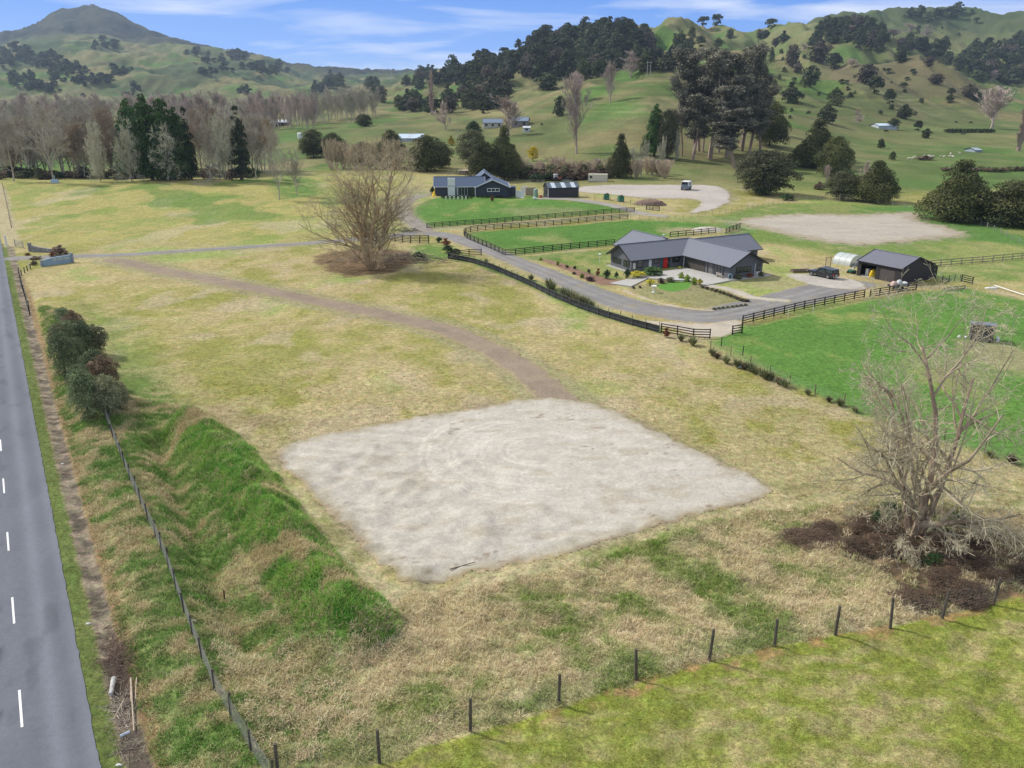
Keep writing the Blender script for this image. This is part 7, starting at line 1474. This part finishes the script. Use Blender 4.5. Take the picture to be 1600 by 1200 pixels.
t = thing('drink_can', 'crushed silver-blue can in the road ditch near the bottom edge', 'can', hit(196, 1152)+Vector((0, 0, .12)), .7); MB().tube((-.22, 0, .06), (.22, 0, .08), .09, .09, 12).build('body', mat('can_metal', (.45, .5, .58), .3, .1, 6, metal=.7), t); MB().tube((.22, 0, .08), (.25, 0, .082), .075, .075, 12).build('rim', wirem, t)
for i, (x, y, lb) in enumerate(((138,975,'white piece of litter on the ditch gravel beside the upper twig tangle'),(186,1196,'pale piece of litter in the ditch at the bottom edge'),(98,725,'white pebble-like litter half way along the road ditch'),(303,970,'pale fallen scrap beside the leaning netting fence'))):
    lump('litter', lb, 'litter', hit(x, y), .32, .16, .09, mat('litter_white', (.62, .62, .60), .7), i+20)
q = hit(351, 938); tag(MB().tube((0, 0, -.1), (.03, 0, .75), .05, .045, 8).build('old_post', blackw, None, q), 'lone dark stub of a post on the bare patch left of the green mound', 'post')
for i, (x, y) in enumerate(((1211,653-0),)): pass
t = wire_fence('two loose posts with one wire inside the bright green paddock edge', pxline([(1127, 541), (1160, 556)]), 3.2, 1.2, blackw, .06, 2, 0)
for i, (x, y, lb) in enumerate(((1270,490,'left thin white post in the bright green paddock below the rail fence'),(1231,497,'faint white post nearest the gateway in the bright green paddock'))): tag(MB().tube((0, 0, 0), (0, 0, 1.3), .035, .035, 8).build('electric_fence_post', white, None, hit(x, y)), lb, 'post')
# ---- sheep and cattle: one continuous body each
def animal_mesh(name, L_, Hh, Wd, col, headc=None, neck=.5):
    import bmesh
    me = bpy.data.meshes.new(name); me2 = me; b = bmesh.new()
    J = {'pel': (-L_*.45, 0, Hh*.68), 'mid': (0, 0, Hh*.64), 'sh': (L_*.38, 0, Hh*.68), 'nk': (L_*.55, 0, Hh*.85), 'hd': (L_*.66, 0, Hh*.92), 'mz': (L_*.85, 0, Hh*.78)}; rad = {'pel': Wd*.42, 'mid': Wd*.52, 'sh': Wd*.45, 'nk': Wd*.26, 'hd': Wd*.2, 'mz': Wd*.12}
    for s in (-1, 1):
        for n_, x in (('f', L_*.36), ('b', -L_*.42)):
            J[n_+'k%d' % s] = (x+(.03 if n_ == 'f' else .06)*L_, s*Wd*.28, Hh*.36); J[n_+'h%d' % s] = (x-(0 if n_ == 'f' else .07)*L_, s*Wd*.28, Hh*.2); J[n_+'o%d' % s] = (x, s*Wd*.28, .0); rad[n_+'k%d' % s] = Wd*.14; rad[n_+'h%d' % s] = Wd*.075; rad[n_+'o%d' % s] = Wd*.075
    vs = {k: b.verts.new(v) for k, v in J.items()}; es = [('pel', 'mid'), ('mid', 'sh'), ('sh', 'nk'), ('nk', 'hd'), ('hd', 'mz')]
    for s in (-1, 1): es += [('sh', 'fk%d' % s), ('fk%d' % s, 'fh%d' % s), ('fh%d' % s, 'fo%d' % s), ('pel', 'bk%d' % s), ('bk%d' % s, 'bh%d' % s), ('bh%d' % s, 'bo%d' % s)]
    for a, c in es: b.edges.new((vs[a], vs[c]))
    order = list(J); b.verts.index_update(); b.to_mesh(me); b.free(); o = bpy.data.objects.new(name, me); COL.objects.link(o); mod = o.modifiers.new('skin', 'SKIN')
    for i, k in enumerate(order): me.skin_vertices[0].data[i].radius = (rad[k], rad[k])
    me.skin_vertices[0].data[0].use_root = True
    sb = o.modifiers.new('sub', 'SUBSURF'); sb.levels = 1; sb.render_levels = 1; dg = bpy.context.evaluated_depsgraph_get(); out = bpy.data.meshes.new_from_object(o.evaluated_get(dg)); bpy.data.objects.remove(o)
    out.materials.clear(); out.materials.append(col)
    for f in out.polygons: f.use_smooth = True
    return out
sheep = animal_mesh('sheep', 1.15, .95, .62, mat('fleece', (.58, .54, .45), .95, .1, 6)); cow = animal_mesh('cow', 2.1, 1.45, .85, mat('black_hide', (.018, .016, .015), .8, .1, 6))
for i, (x, y) in enumerate(((1419,249.5),(1425,249),(1430,247.5),(1441,247.5),(1444,245),(1451,246.5),(1453,245.5),(1455,247.5),(1459,246),(1469,246),(1474,246.5),(1483,246),(1485,242),(1489,246.5),(1500,241),(1448,249))):
    tag(obj('sheep', sheep, None, hit(x, y), random.uniform(0, 6.28), 1.15), 'white sheep grazing in the loose flock on the valley floor at right', 'sheep', 'grazing sheep flock')
for i, (x, y) in enumerate(((1486.5,209),(1502.5,210),(1506.5,210),(1494,192.5),(1385,207),(1516,193))):
    tag(obj('cow', cow, None, hit(x, y), random.uniform(0, 6.28), 1.15), 'black cow standing on the green flat of the far right valley', 'cow', 'black cattle of the right valley')
# ---- haze: one even volume of air round the camera and the scene
hb = MB().bx(-9000, 9000, -300, 9000, -12, 700).build('haze', None) if False else None
hm = bpy.data.materials.new('haze'); hm.use_nodes = True; hn = hm.node_tree; hn.nodes.clear(); ho = hn.nodes.new('ShaderNodeOutputMaterial'); pv = hn.nodes.new('ShaderNodeVolumePrincipled')
pv.inputs['Color'].default_value = (.62, .78, 1.0, 1); pv.inputs['Density'].default_value = HAZE; pv.inputs['Anisotropy'].default_value = 0.2; hn.links.new(pv.outputs[0], ho.inputs['Volume'])
hz = MB().bx(-6900, 6900, -120, 5450, -30, 460).build('haze', hm); tag(hz, 'thin blue air haze over the whole valley', 'haze', None, 'stuff')
